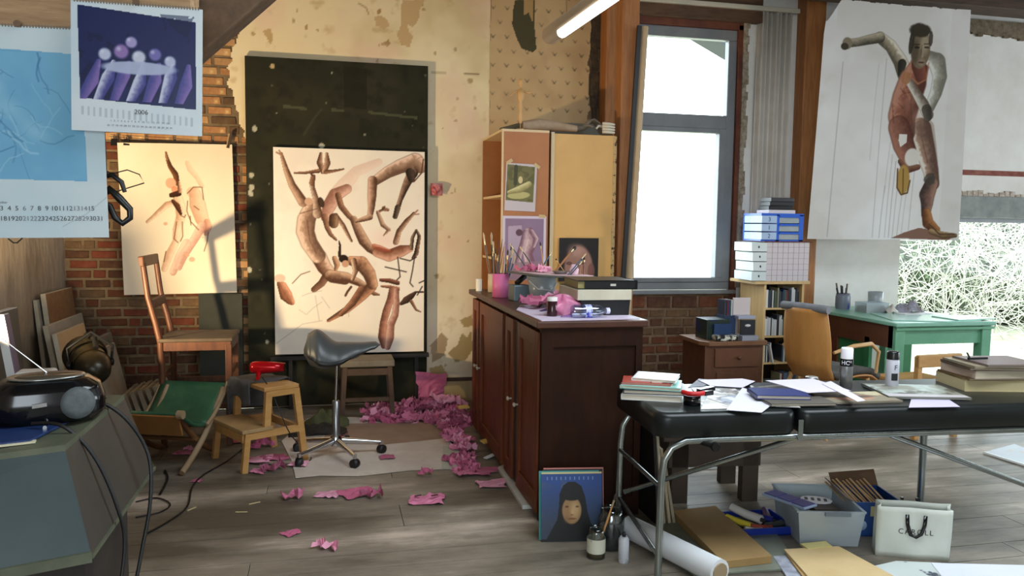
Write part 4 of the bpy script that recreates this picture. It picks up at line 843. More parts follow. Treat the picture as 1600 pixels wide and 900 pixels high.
# ---- saddle stool
sd = thing('saddle_stool', 'grey saddle seat on a chrome column with five castors', 'stool', (.07, 5.12, 0))
def sf(u, v):
    t = v; x = -.225 + .475 * t
    def L(ks):
        for (a, va), (b, vb) in zip(ks, ks[1:]):
            if t <= b: f = (t - a) / (b - a); f = f * f * (3 - 2 * f); return va + (vb - va) * f
        return ks[-1][1]
    top = L([(0, .70), (.06, .80), (.16, .825), (.45, .74), (.75, .735), (.94, .738), (1, .72)]); bot = L([(0, .66), (.1, .60), (.25, .585), (.6, .635), (.9, .69), (1, .715)])
    hw = L([(0, .02), (.06, .13), (.2, .175), (.45, .15), (.75, .085), (.95, .06), (1, .01)])
    a = 2 * PI * u; c, s_ = math.cos(a), math.sin(a); yy = hw * math.copysign(abs(c) ** .7, c)
    droop = (abs(yy) / .18) ** 2 * .09
    z = (top + bot) / 2 + (top - bot) / 2 * math.copysign(abs(s_) ** .8, s_) - (droop if s_ > 0 else droop * .3)
    return Vector((x, yy, z))
MB().grid(sf, 40, 36).build('seat', M('grey_leather', (76, 80, 80), (86, 90, 90), 4, .35), sd)
MB().tube([(-.03, 0, .36), (-.02, 0, .62)], .012, 12).build('piston', chrome, sd)
MB().lathe([(.0245, .10), (.0245, .36), (.018, .365)], 16, Matrix.Translation((-.03, 0, 0))).build('column', M('satin_steel', (150, 152, 152), rough=.3, metal=.9), sd)
MB().lathe([(.04, .075), (.042, .11), (.03, .14)], 16, Matrix.Translation((-.03, 0, 0))).build('hub', chrome, sd)
for i in range(5):
    a = math.radians(-68 + 72 * i); ex, ey = -.03 + .29 * math.cos(a), .29 * math.sin(a)
    arm = MB().tube([(-.03 + .03 * math.cos(a), .03 * math.sin(a), .105), (ex, ey, .075)], [.022, .012], 10).build('base_arm', chrome, sd)
    MB().lathe([(.012, .06), (.013, .085)], 10, Matrix.Translation((ex, ey, 0))).build('castor_pin', chrome, arm)
    MB().lathe([(.018, -.022), (.029, -.018), (.029, .018), (.018, .022)], 14, Matrix.Translation((ex, ey, .029)) @ Matrix.Rotation(a + .6, 4, 'Z') @ Matrix.Rotation(PI / 2, 4, 'X')).build('castor', M('castor_rubber', (18, 18, 18), rough=.5), arm)
# ---- small dark stool by the board
ds = thing('work_stool', 'dim wooden work stool standing under the big painting', 'stool', (.28, 6.12, 0))
dwm = M('dim_wood', (70, 50, 34), (88, 66, 46), 6, .7); MB().box(-.20, .20, -.15, .15, .42, .465).build('seat', M('paint_wood', (104, 94, 78), (126, 116, 98), 6, .7), ds, bevel=.006)
for sx_ in (-1, 1):
    for sy in (-1, 1): MB().bar((sx_ * .19, sy * .14, 0), (sx_ * .165, sy * .12, .42), .034).build('leg', dwm, ds)
    MB().bar((sx_ * .185, -.13, .14), (sx_ * .185, .13, .14), .02, .03).build('stretcher', dwm, ds)
MB().bar((-.18, -.13, .17), (.18, -.13, .17), .02, .03).bar((-.17, -.125, .38), (.17, -.125, .38), .02, .05).build('apron', dwm, ds)
rag = random.Random(3)
def heap(seed, sx_, sy, sz):
    r = random.Random(seed); ph = [r.uniform(0, 6) for _ in range(8)]
    def f(u, v):
        x, y = (u - .5) * 2, (v - .5) * 2; d = max(0, 1 - (x * x + y * y) * .75)
        return Vector((x * sx_, y * sy, sz * d * (.75 + .3 * math.sin(5 * x + ph[0]) * math.cos(4 * y + ph[1]) + .16 * math.sin(11 * x + ph[2] + 6 * y)) + .006))
    return f
for x, y, a, b, c, col, lb in ((-.02, 5.92, .16, .10, .12, (74, 76, 44), 'olive rag heaped beside the work stool'), (-.08, 5.72, .20, .10, .07, (38, 34, 30), 'dark rag lying in front of the olive one')):
    o = tag(MB().grid(heap(int(x * 100) + 50, a, b, c), 22, 16).build('rag', M('rag_%d' % col[0], col, tuple(v + 16 for v in col), 14, .95), solid=.004), lb, 'rag'); o.location = (x, y, 0)

# ---- floor sheets
def sheet(name, label, pts, mat, z=.003, th=.002, cat='paper'):
    P = [pZ(x, y, 0) for x, y in pts]; return tag(MB().prism([(p.x, p.y) for p in P], z, z + th).build(name, mat), label, cat)
sheet('floor_sheet', 'large stained paper sheet spread under the saddle stool', [(462, 748), (500, 744), (560, 745), (640, 736), (722, 733), (733, 729), (716, 706), (697, 684), (688, 664), (560, 652), (480, 655), (440, 690), (456, 722)][::-1], M('stained_paper', (200, 188, 176), (216, 206, 194), 3, .85, lo=.4, hi=.6, c3=(168, 144, 132), glob=True))
sheet('floor_sheet', 'brown cardboard sheet lying on the stained paper', [(500, 694), (600, 696), (698, 686), (688, 668), (660, 661), (520, 664)][::-1], M('cardboard_brown', (150, 124, 104), (164, 138, 118), 4, .9), z=.006)
sheet('floor_sheet', 'pale greenish paper corner beside the stained sheet', [(690, 734), (735, 731), (716, 704), (692, 698)][::-1], M('pale_green_paper', (178, 182, 166), (194, 196, 180), 5, .8), z=.008)
tag(MB().prism([(p.x, p.y) for p in [pZ(833, 795), pZ(816, 796), pZ(778, 735), pZ(792, 728)]][::-1], 0, .022).build('white_plank', M('white_plank', (206, 208, 202), (188, 190, 184), 6, .7), bevel=.002), 'white painted plank lying along the brown cabinet', 'plank')

# ---- pink papers
pink = [M('pink_paper_%s' % n, c, tuple(min(255, v + 18) for v in c), 9, .8, rand=.12) for n, c in (('rose', (204, 116, 148)), ('pale', (220, 152, 176)), ('deep', (186, 92, 126)), ('dusk', (164, 84, 112)))]
def scrap_mesh(seed, flat):
    r = random.Random(seed); ph = [r.uniform(0, 6.3) for _ in range(9)]; n = 7; amp = .006 if flat else .028
    cut = [r.uniform(.65, 1) for _ in range(8)]
    def f(u, v):
        x, y = u - .5, v - .5; a = math.atan2(y, x); k = cut[int((a + PI) / (2 * PI) * 7.99)]
        z = amp * (math.sin(9 * x + ph[0]) * math.cos(8 * y + ph[1]) + .7 * math.sin(15 * x + 9 * y + ph[2]) + .5 * r.uniform(-1, 1))
        sq = 1 if flat else .62
        return Vector((x * .14 * k * (1 if flat else .95), y * .11 * k * sq + (0 if flat else .02 * math.sin(12 * x + ph[3])), abs(z) + .002))
    me = MB().grid(f, n, n, False).mesh('paper_scrap'); me.materials.append(pink[seed % 4]); return me
S3 = [scrap_mesh(i, False) for i in range(12)]; S2 = [scrap_mesh(20 + i, True) for i in range(8)]
def scrap(me, p, s, rz, label, group=None, tilt=0, tz=0):
    o = bpy.data.objects.new('paper_scrap', me); COL.objects.link(o); o.location = p; o.scale = (s, s, s); o.rotation_euler = (tilt, tz, rz); tag(o, label, 'paper', group); return o
rp = random.Random(12)
for i in range(110):    # heap in the corner by the cabinet
    t = rp.random(); cx = .30 + .72 * t; wy = .16 + .16 * t; x = cx + rp.uniform(-.05, .05); y = 6.10 - .03 * t + rp.uniform(-wy, wy)
    hgt = (.03 + .13 * t) * max(0, 1 - abs(y - 6.12) / .32)
    if x > .98: x = .98
    scrap(S3[i % 12], (x, y, rp.uniform(0, hgt)), rp.uniform(.9, 1.5), rp.uniform(0, 6), 'crumpled %s paper in the %s end of the heap behind the stool' % (('rose pink', 'pale pink', 'deep pink', 'dusky pink')[i % 12 % 4], 'cabinet' if x > .7 else 'board'), 'crumpled pink papers in the heap', rp.uniform(-.7, .7), rp.uniform(-.7, .7))
for i in range(46):     # trail along the cabinet
    t = rp.random(); y = 5.85 - 1.2 * t; x = .93 - .14 * rp.random() - .05 * t
    scrap(S3[(i * 5) % 12], (x, y, rp.uniform(0, .04 * (1 - t))), rp.uniform(.7, 1.25), rp.uniform(0, 6), 'crumpled %s paper in the trail along the %s' % (('rose pink', 'pale pink', 'deep pink', 'dusky pink')[(i * 5) % 12 % 4], 'farther cabinet doors' if y > 5.2 else 'nearer cabinet doors'), 'pink papers trailing along the cabinet', rp.uniform(-.3, .3), rp.uniform(-.3, .3))
o = scrap(S2[2], (.79, 6.30, .20), 1.9, .1, 'pink sheet with dark marks standing upright above the heap'); o.rotation_euler = (1.35, .1, .1)
singles = [((458, 778), 1.0, 'small flat pink scrap, the outermost beside the wide group on the bare floor'), ((510, 774), 1.2, 'long pink scrap next to the small outermost scrap'), ((556, 772), 1.5, 'wide crumpled pink scrap on the bare floor planks'), ((580, 776), 1.1, 'pale pink scrap at the end of the wide crumpled one'),
    ((666, 782), 1.5, 'pink square with two dark marks lying alone on the planks'), ((768, 758), 1.4, 'pink scrap lying by the white plank'), ((664, 742), .8, 'curled pink scrap at the edge of the stained sheet'), ((748, 738), 1.7, 'large pink rag-like scrap beside the white plank end'), ((726, 742), 1.1, 'pale pink scrap leaning on the large rag-like one'),
    ((510, 856), 1.0, 'pink scrap nearest the viewer on the planks'), ((455, 834), .7, 'tiny pink scrap on the bare planks'), ((606, 717), .9, 'thin pink scrap on the stained sheet by a castor'), ((702, 722), .7, 'faint pink scrap on the pale green paper corner'),
    ((402, 720), 1.5, 'pink scrap under the front leg of the step stool'), ((428, 716), 1.3, 'crumpled pink scrap between stool leg and castor'), ((425, 735), 1.2, 'flat pink scrap in front of the step stool'), ((403, 737), .9, 'small pink scrap touching the step stool leg'), ((466, 728), 1.1, 'pink scrap at the corner of the stained sheet'), ((410, 698), 1.5, 'dark pink scrap below the step stool'),
    ((308, 752), .6, 'small pink scrap on the floor cable'), ((288, 708), 1.0, 'pink scrap under the green curved stool'), ((300, 704), .8, 'second pink scrap under the green curved stool'), ((375, 690), 1.0, 'dull red scrap behind the step stool')]
for i, ((x, y), s, lb) in enumerate(singles):
    p = pZ(x, y, 0); p.z = .010 if 460 < x < 735 and 650 < y < 745 else .001
    o = scrap(S2[i % 8] if i % 3 else S3[i % 12], p, s, rp.uniform(-.5, .5), lb)
    if 'two dark marks' in lb:
        o.data = S2[4]
        for dx in (-.03, .03): MB().bar((dx - .012, .0, .016), (dx + .012, .006, .018), .008, .002).build('ink_mark', M('mark_ink', (60, 20, 40)), o)
for x, y, rz, lb in ((760, 690, .6, 'small yellow note among the pink papers by the cabinet'), (724, 637, .2, 'crumpled yellow note on the pink heap')):
    p = pZ(x, y, .05 if y > 650 else .16); tag(MB().box(-.04, .04, -.02, .02, 0, .012, Matrix.Translation(p) @ Matrix.Rotation(rz, 4, 'Z') @ Matrix.Rotation(.2, 4, 'X')).build('yellow_note', M('yellow_note', (212, 176, 96))), lb, 'paper')
tag(MB().bar(pZ(758, 716, .01), pZ(776, 708, .02), .03, .006).build('white_strip', M('white_strip', (214, 220, 226))), 'short white strip among the pink papers', 'paper')
rb_ = thing('red_rag', 'small red rag hooked on the plaster wall by the board', 'rag', pY(682, 296, 6.56)); MB().grid(heap(9, .05, .05, .05), 12, 12).build('cloth', M('red_cloth', (170, 30, 36), (206, 150, 150), 20, .8), rb_).rotation_euler = (PI / 2, 0, 0)
# ================================================================ BROWN CABINET AND BOOKCASES
mah = M('mahogany', (92, 42, 16), (116, 58, 22), 4, .45, spec=.3, stretch=(3, 3, .7)); mahd = M('mahogany_dark', (36, 18, 9), (48, 25, 12), 4, .6, spec=.15, stretch=(3, 3, .7)); gap = M('gap_black', (14, 8, 6))
CT = 1.02
cab = thing('brown_cabinet', 'long mahogany cabinet with panelled doors beside the pink papers', 'cabinet', (1.03, 3.80, 0))
MB().box(.025, .53, .0, 1.92, .0, CT - .035).build('body', mahd, cab)
MB().box(.0, .06, -.012, .03, 0, CT - .035).box(.50, .535, -.012, .03, 0, CT - .035).box(.06, .50, -.012, .0, CT - .13, CT - .035).box(.06, .50, -.012, .0, .0, .1).build('end_frame', mahd, cab)
MB().box(-.03, .56, -.03, 1.94, CT - .035, CT).build('worktop', M('worktop', (64, 34, 22), (82, 46, 30), 4, .4), cab, bevel=.006)
for ya, yb, kn in ((.02, .47, .44), (.58, .78, .60), (.86, 1.60, 1.57), (1.66, 1.88, 1.68)):
    d = MB(); w_ = .055
    d.box(-.01, .02, ya, ya + w_, .03, CT - .06).box(-.01, .02, yb - w_, yb, .03, CT - .06).box(-.01, .02, ya + w_, yb - w_, .03, .13).box(-.01, .02, ya + w_, yb - w_, CT - .14, CT - .06)
    dr = d.build('door', mah, cab, bevel=.003)
    MB().box(.004, .02, ya + w_, yb - w_, .13, CT - .14).build('door_panel', mah, dr)
    MB().lathe([(.006, 0), (.006, .012), (.013, .018), (.012, .026), (.001, .03)], 12, Matrix.Translation((-.01, kn, .50)) @ Matrix.Rotation(-PI / 2, 4, 'Y')).build('knob', M('bone_knob', (190, 180, 160), rough=.3), dr)
MB().box(.0, .02, .485, .565, .03, CT - .06).build('door_gap', gap, cab)
or_w = M('orange_laminate', (166, 106, 62), (176, 116, 70), 3, .55); ye_w = M('yellow_laminate', (204, 158, 92), (212, 168, 100), 2, .5); pale_ed = M('pale_edging', (214, 190, 150), rough=.6); in_w = M('inner_wood', (150, 96, 46), (164, 108, 56), 3, .6)
bk = thing('bookcase', 'open orange-brown bookcase turned sideways behind the cabinet', 'bookcase', (1.25, 5.80, 0))
MB().box(.012, .36, 0, .018, 0, 2.18).build('side_panel', or_w, bk); MB().box(0, .012, 0, .018, 0, 2.18).build('edge_strip', pale_ed, bk)
MB().box(0, .36, .74, .758, 0, 2.18).build('side_panel', in_w, bk); MB().box(.345, .36, .018, .74, 0, 2.18).build('back_panel', in_w, bk)
MB().box(0, .36, .0, .758, 2.18, 2.198).build('top', pale_ed, bk)
for zz in (.30, .74, 1.22, 1.70): MB().box(.005, .345, .018, .74, zz, zz + .018).build('shelf', pale_ed, bk)
tag(MB().box(1.28, 1.30, 5.83, 5.86, 1.72, 1.86).build('book', M('pink_book', (206, 120, 124))), 'pink-backed book at the edge of the open bookcase', 'book')
tag(MB().box(1.275, 1.30, 5.83, 5.87, 1.24, 1.60).build('book', M('cream_book', (206, 186, 150))), 'cream book standing below the pink one', 'book')
bk2 = thing('bookcase', 'closed yellow laminate bookcase end beside the timber post', 'bookcase', (1.63, 5.82, 0))
MB().box(.025, .52, 0, .018, 0, 2.18).build('side_panel', ye_w, bk2); MB().box(.0, .025, -.006, .018, 0, 2.19).build('edge_strip', pale_ed, bk2)
MB().box(0, .52, .70, .72, 0, 2.18).box(0, .02, .018, .7, 0, 2.18).box(.50, .52, .018, .7, 0, 2.18).build('carcass', in_w, bk2); MB().box(0, .52, .018, .70, 2.16, 2.18).build('top', ye_w, bk2)
MB().box(.495, .52, -.004, 0, 0, 2.18).build('tape_edge', M('mottled_tape', (190, 160, 110), (60, 50, 36), 30, .8, lo=.55, hi=.6), bk2)
# things on top of the bookcases
mw = M('mannequin_wood', (196, 152, 96), (208, 166, 110), 5, .5)
mn = thing('artist_mannequin', 'small jointed wooden mannequin standing on the bookcase', 'figure', (1.40, 5.86, 2.198))
MB().lathe([(.03, 0), (.03, .012), (.004, .014), (.003, .05)], 14).build('base', mw, mn)
MB().lathe([(.010, .05), (.016, .09), (.011, .14), (.016, .17), (.013, .19), (.011, .21), (.024, .235), (.029, .27), (.02, .30), (.006, .305), (.006, .315)], 12).build('torso', mw, mn)
MB().lathe([(.004, .315), (.018, .33), (.021, .35), (.018, .372), (.001, .382)], 12).build('head', mw, mn)
for s_ in (-1, 1): MB().tube([(s_ * .018, 0, .29), (s_ * .055, -.01, .275), (s_ * .085, -.02, .265 + .02 * s_)], [.008, .008, .005], 7).build('arm', mw, mn)
skin = M('plaster_skin_tone', (186, 160, 132), (166, 138, 108), 8, .7); bone = M('bone_plaster', (206, 200, 184), rough=.6); dgrey = M('cast_grey', (92, 84, 72), (116, 106, 90), 8, .8)
la = thing('arm_cast', 'plaster cast of an outstretched arm lying on the bookcases', 'sculpture', (1.55, 5.92, 2.198))
MB().tube([(-.12, 0, .045), (-.06, 0, .045), (.02, 0, .055), (.14, 0, .05), (.24, 0, .04), (.31, 0, .035)], [.03, .042, .045, .038, .03, .024], 12).build('forearm', skin, la)
MB().tube([(.31, 0, .035), (.37, -.01, .05), (.41, -.02, .10)], [.024, .022, .016], 10).build('palm', dgrey, la)
for i in range(4): MB().tube([(.40, -.03 + i * .016, .095), (.44, -.035 + i * .016, .11 - i * .006), (.48, -.04 + i * .016, .08 - i * .008), (.50, -.04 + i * .016, .05)], [.009, .008, .007, .005], 7).build('finger', dgrey, la)
MB().tube([(.36, -.02, .05), (.39, -.05, .06), (.42, -.07, .045)], [.011, .009, .006], 7).build('thumb', dgrey, la)
hnd = thing('hand_cast', 'plaster hand with curled fingers at the end of the yellow bookcase', 'sculpture', (2.06, 5.88, 2.183))
MB().tube([(.05, .03, .03), (.02, .02, .04), (-.02, 0, .045)], [.03, .036, .034], 10).build('palm', dgrey, hnd)
for i in range(4): MB().tube([(.0, -.01 - .0 * i, .085 - i * .021), (-.02, -.055, .088 - i * .021), (.03, -.07, .084 - i * .021), (.07, -.06, .08 - i * .02)], [.011, .011, .010, .008], 8).build('finger', bone, hnd)
MB().tube([(.0, .0, .07), (-.05, -.03, .07), (-.07, -.05, .05)], [.012, .010, .008], 7).build('thumb', bone, hnd)
MB().tube([(-.02, -.02, .012), (.06, -.04, .012)], .011, 7).build('wrist', dgrey, hnd)
tag(MB().tube([(1.30, 6.1, 2.22), (1.44, 6.0, 2.24), (1.6, 6.05, 2.235)], [.02, .035, .02], 9).build('driftwood', M('driftwood', (90, 84, 64), (116, 108, 84), 9, .9)), 'grey piece of driftwood behind the mannequin', 'wood')
tag(MB().box(1.70, 2.12, 6.1, 6.4, 2.183, 2.30).build('grey_box', M('dusty_box', (96, 94, 86), (112, 110, 100), 5, .9), bevel=.01), 'dusty grey box in shadow behind the plaster arm', 'box')
# pictures taped on the bookcases
tape = M('masking_tape', (196, 170, 120), rough=.6)
def card(name, label, A, x, z, w, h, Y, tilt=0, cat='picture', tapes=()):
    mt = Matrix.Translation((x, Y, z)) @ Matrix.Rotation(tilt, 4, 'Y') @ Matrix(((1, 0, 0, 0), (0, 0, -1, 0), (0, 1, 0, 0), (0, 0, 0, 1)))
    t = canvas(name, label, A, mt, w, h, .002, face='print', art=ART_GLOSS, edge=paper_white, cat=cat)
    for u, v, r in tapes: MB().box(-.025, .025, -.012, .012, .0015, .0025, Matrix.Translation((u * w, v * h, 0)) @ Matrix.Rotation(r, 4, 'Z')).build('tape', tape, t)
    return t
A = Art(780, 257, 830, 330, (196, 184, 188), 2, 71); A.poly([(782, 259), (827, 261), (826, 316), (781, 314)], (112, 106, 64)).mix((A.noise(8, 3, 1) > .5) * .5 * ((A.X > 782) & (A.X < 826) & (A.Y > 261) & (A.Y < 314)), (76, 78, 44))
A.ell(802, 306, 20, 6, (190, 180, 120), .9, -.1).limb([(786, 302), (804, 296), (818, 288)], [3, 6, 5], (206, 196, 140), (140, 130, 80), 1).ell(804, 282, 4, 6, (206, 190, 140)).line([(796, 262), (796, 288)], 3, (66, 66, 40))
card('taped_picture', 'small green-toned picture print taped on the orange bookcase', A, 1.272, 1.60, .235, .35, 5.795, .03, tapes=((.1, 1.03, .6), (1.0, .97, -.6)))
A = Art(775, 335, 846, 440, (206, 192, 206), 1.6, 72); A.poly([(779, 339), (842, 339), (842, 440), (779, 440)], (150, 124, 148)).mix((A.noise(30, 3, 1)) * .6 * ((A.X > 780) & (A.X < 842) & (A.Y > 340)), (110, 86, 116)).poly([(784, 352), (806, 350), (806, 420), (784, 420)], (190, 172, 186), .7)
A.limb([(818, 362), (822, 378), (816, 396), (820, 412)], [9, 10, 8, 9], (216, 186, 184), (130, 90, 104), -1).limb([(812, 362), (808, 380), (802, 400), (800, 416)], [5, 5, 5, 5], (206, 176, 178), (120, 84, 100), 1).limb([(822, 360), (830, 372), (826, 384)], [4, 4, 3], (206, 176, 178), (120, 84, 100)).ell(802, 362, 6, 6, (96, 66, 76)).poly([(779, 412), (842, 408), (842, 440), (779, 440)], (150, 120, 130), .8)
card('taped_picture', 'violet photograph of a bending model taped on the orange bookcase', A, 1.26, 1.08, .335, .48, 5.795, 0, tapes=((.9, 1.0, -.1),))
A = Art(869, 379, 931, 444, (34, 30, 30), 1.8, 73); A.ell(900, 424, 24, 36, (150, 112, 98)).ell(896, 398, 18, 14, (186, 146, 132), .6, soft=.7).ell(920, 428, 6, 12, (120, 80, 72), .9).ell(885, 417, 5, 3, (90, 58, 50), .8).ell(906, 416, 5, 3, (90, 58, 50), .8).mottle(10, (110, 80, 70), .6, .9, .25)
card('portrait_print', 'dark print of a bald head propped on the yellow bookcase', A, 1.70, 1.07, .315, .33, 5.80)

# ---- clutter on the cabinet
def obj(name, label, cat, mb, mat, bevel=0, group=None, loc=None, rz=0):
    o = tag(mb.build(name, mat, bevel=bevel), label, cat, group)
    if loc is not None: o.location = loc; o.rotation_euler = (0, 0, rz)
    return o
def on(x, y): return pZ(x, y, CT)
obj('drawing_paper', 'white-violet paper sheets covering the front of the cabinet top', 'paper', MB().prism([(1.03, 3.80), (1.56, 3.82), (1.55, 4.25), (1.38, 4.5), (1.10, 4.55), (1.02, 4.3)], CT, CT + .003), M('violet_paper', (206, 192, 214), (216, 206, 222), 5, .7))
def cup(name, label, cat, p, r, h, mat, r2=None, group=None):
    t = thing(name, label, cat, p, 0, group); r2 = r2 or r
    MB().lathe([(.001, .004), (r - .004, .004), (r2 - .004, h), (r2, h), (r, 0), (.001, 0)], 22, close=False).build('wall', mat, t); return t
pinkp = M('pink_tin', (206, 100, 150), (216, 116, 162), 6, .5)
P1 = Vector((1.10, 5.10, CT)); cup('brush_tin', 'pink tin full of brushes at the far end of the cabinet', 'tin', P1, .055, .155, pinkp)
P2 = Vector((1.13, 5.45, CT)); cup('brush_pot', 'cream pot of brushes behind the pink tin', 'pot', P2, .045, .13, M('cream_pot', (196, 180, 150)))
P3 = Vector((1.30, 4.80, CT)); bkts = cup('plastic_bucket', 'clear plastic bucket with a white handle under the palette', 'bucket', P3, .072, .155, PLASTIC, .092)
MB().tube([(-.088, -.02, .13), (-.05, -.095, .085), (.04, -.10, .075), (.09, -.03, .12)], .004, 6).build('handle', M('white_handle', (220, 220, 222)), bkts); MB().lathe([(.09, .15), (.096, .15), (.096, .158), (.09, .158)], 22, close=False).build('rim', PLASTIC, bkts)
P4 = Vector((1.52, 4.95, CT)); cup('glass_jar', 'squat glass jar of brown water behind the pink rags', 'jar', P4, .06, .10, JAR); 
jl = cup('glass_jar', 'tall glass jar holding brushes by the book stack', 'jar', Vector((1.50, 4.62, CT)), .042, .12, JAR)
obj('candle', 'short white candle at the far corner of the cabinet', 'candle', MB().lathe([(.022, 0), (.022, .085), (.001, .085)], 14), M('wax', (232, 226, 210), rough=.4), loc=(1.045, 5.58, CT))
tb = thing('metal_box', 'grey-blue metal box between the pink tin and the bucket', 'box', (1.165, 4.86, CT), .1)
MB().box(-.05, .06, -.06, .06, 0, .10).build('body', M('bluegrey_metal', (92, 108, 112), (104, 120, 124), 5, .4, .3), tb, bevel=.006); MB().bar((-.02, -.02, .11), (.05, .03, .15), .03, .02).build('tool_handle', black_metal, tb)
pal = thing('palette_board', 'wide grey palette board balanced over the bucket and pots', 'palette', (1.10, 4.95, CT + .17))
MB().prism([(0.02, .1), (.12, -.30), (.36, -.52), (.46, -.42), (.40, -.05), (.2, .2)], -.006, .004).build('board', M('palette_grey', (86, 92, 88), (104, 108, 102), 6, .6), pal, bevel=.002)
MB().prism([(.05, .1), (.14, -.26), (.36, -.5), (.45, -.41), (.39, -.05), (.2, .18)], .004, .007).build('pink_sheet', M('pinkish_sheet', (222, 180, 190), (232, 204, 204), 6, .7), pal)
for i, (x, y, s) in enumerate(((1.24, 4.98, 1.1), (1.33, 4.85, 1.0), (1.28, 4.92, .9))): scrap(S3[i], (x, y, CT + .178), s, i * 1.3, ('crumpled pink paper on the palette by the brushes', 'crumpled pink paper in the middle of the palette', 'crumpled pink paper behind the others on the palette')[i])
obj('water_dish', 'flat grey dish lying on the palette', 'dish', MB().lathe([(.001, .0), (.035, .0), (.05, .018), (.046, .018), (.001, .006)], 18, close=False), M('dish_grey', (110, 100, 98), rough=.4), loc=(1.39, 4.70, CT + .178))
obj('pale_pot', 'small pale pink pot standing on the palette', 'pot', MB().lathe([(.026, 0), (.03, .03), (.02, .045), (.018, .06), (.001, .06)], 14), M('pale_pink_pot', (226, 190, 204), rough=.5), loc=(1.465, 4.66, CT + .178))
for i, (x, y, s) in enumerate(((1.20, 4.34, 2.0), (1.30, 4.40, 2.0), (1.16, 4.46, 1.5), (1.36, 4.36, 1.8))): scrap(S3[i + 4], (x, y, CT + .01), s, i * 1.7, ('pink rag pile in front of the bucket, big fold', 'pink rag behind the big fold', 'small pink rag at the bucket foot', 'pink rag beside the squat jar')[i])
obj('wood_block', 'orange-brown wood block beside the small dark jar', 'block', MB().box(-.05, .05, -.025, .025, 0, .05), M('block_wood', (168, 98, 44), (184, 112, 54), 5, .6), .004, loc=(1.27, 4.17, CT), rz=-.35)
sj = thing('spice_jar', 'small dark jar with a white lid near the cabinet corner', 'jar', (1.135, 3.98, CT + .003))
MB().lathe([(.026, 0), (.027, .01), (.027, .075), (.022, .082)], 18).build('glass', M('dark_contents', (52, 26, 30), rough=.12), sj); MB().lathe([(.028, .08), (.028, .1), (.001, .1)], 18).build('lid', M('white_lid', (222, 214, 210), rough=.5), sj)
pb = thing('plastic_bag', 'translucent pink plastic bag behind the lying bottle', 'bag', (1.205, 4.03, CT)); 
def bagf(u, v):
    a = 2 * PI * u; t = PI * v; r = 1 + .22 * math.sin(3 * a + 5 * v) + .14 * math.sin(7 * a + 9 * v); return Vector((.085 * r * math.sin(t) * math.cos(a), .07 * r * math.sin(t) * math.sin(a), .052 + .052 * -math.cos(t) * (1 + .25 * math.sin(4 * a + 1))))
MB().grid(bagf, 24, 14).build('film', M('pink_film', (232, 120, 168), (240, 170, 200), 8, .25, alpha=.6), pb)
bt_ = thing('water_bottle', 'clear plastic bottle lying on the cabinet with a white cap', 'bottle', (1.215, 3.885, CT + .037), math.radians(3))
rotx = Matrix.Rotation(PI / 2, 4, 'Y')
MB().lathe([(.03, -.0), (.034, .01), (.034, .05), (.032, .055), (.034, .06), (.034, .12), (.03, .15), (.013, .18), (.013, .19)], 20, rotx).build('body', BOTTLE, bt_)
MB().lathe([(.0345, .065), (.0345, .10)], 20, rotx, close=False).build('label_band', M('blue_label', (60, 70, 190), (200, 206, 232), 22, .4, lo=.45, hi=.5), bt_); MB().lathe([(.016, .186), (.016, .205), (.001, .207)], 14, rotx).build('cap', M('white_cap', (212, 214, 236), rough=.4), bt_)
for i, (x, y, c, lb) in enumerate(((1.30, 3.90, (90, 56, 130), 'violet paint tube at the cabinet front edge'), (1.20, 3.93, (150, 110, 160), 'flattened mauve tube beside the small jar'), (1.16, 4.22, (70, 54, 90), 'dark marker on the violet paper'), (1.19, 4.42, (92, 74, 84), 'long brown palette knife on the violet paper'))):
    obj('paint_tube', lb, 'tube', MB().hexa([(-.03, -.012, 0), (.03, -.01, 0), (.03, .01, 0), (-.03, .012, 0)], [(-.03, -.012, .003), (.025, -.008, .014), (.025, .008, .014), (-.03, .012, .003)]), M('tube_%d' % i, c), loc=(x, y, CT + .003), rz=i * .4 - .3)
# stack of boxes
obj('black_box', 'black box at the bottom of the stack on the cabinet', 'box', MB().hexa([(-.14, -.14, 0), (.12, -.14, 0), (.12, .16, 0), (-.14, .16, 0)], [(-.15, -.145, .085), (.125, -.145, .085), (.125, .165, .085), (-.15, .165, .085)]), M('box_black', (20, 20, 22), rough=.5), loc=(1.44, 4.12, CT))
obj('cream_box', 'shallow cream box in the middle of the stack', 'box', MB().box(-.17, .13, -.16, .18, .0, .055), M('box_cream', (196, 188, 164), (208, 202, 180), 6, .8), .002, loc=(1.44, 4.13, CT + .085))
bb = thing('black_book', 'thick black book on top of the cream box', 'book', (1.445, 4.14, CT + .14), -.05)
MB().box(-.16, .17, -.15, .17, .0, .006).box(-.16, .17, -.15, .17, .042, .048).box(.155, .17, -.15, .17, 0, .048).box(-.12, .17, -.15, -.143, 0, .048).build('cover', M('cover_black', (16, 18, 20), rough=.35), bb); MB().box(-.155, .155, -.14, .16, .006, .042).build('pages', M('page_yellow', (150, 140, 90)), bb); MB().box(.02, .05, -.1515, -.15, .018, .03).build('spine_mark', M('spine_mark', (190, 190, 180)), bb)
obj('black_book', 'thinner black book lying under the top one', 'book', MB().box(-.15, .11, -.13, .14, 0, .0), M('cover_black', (16, 18, 20))) if False else None
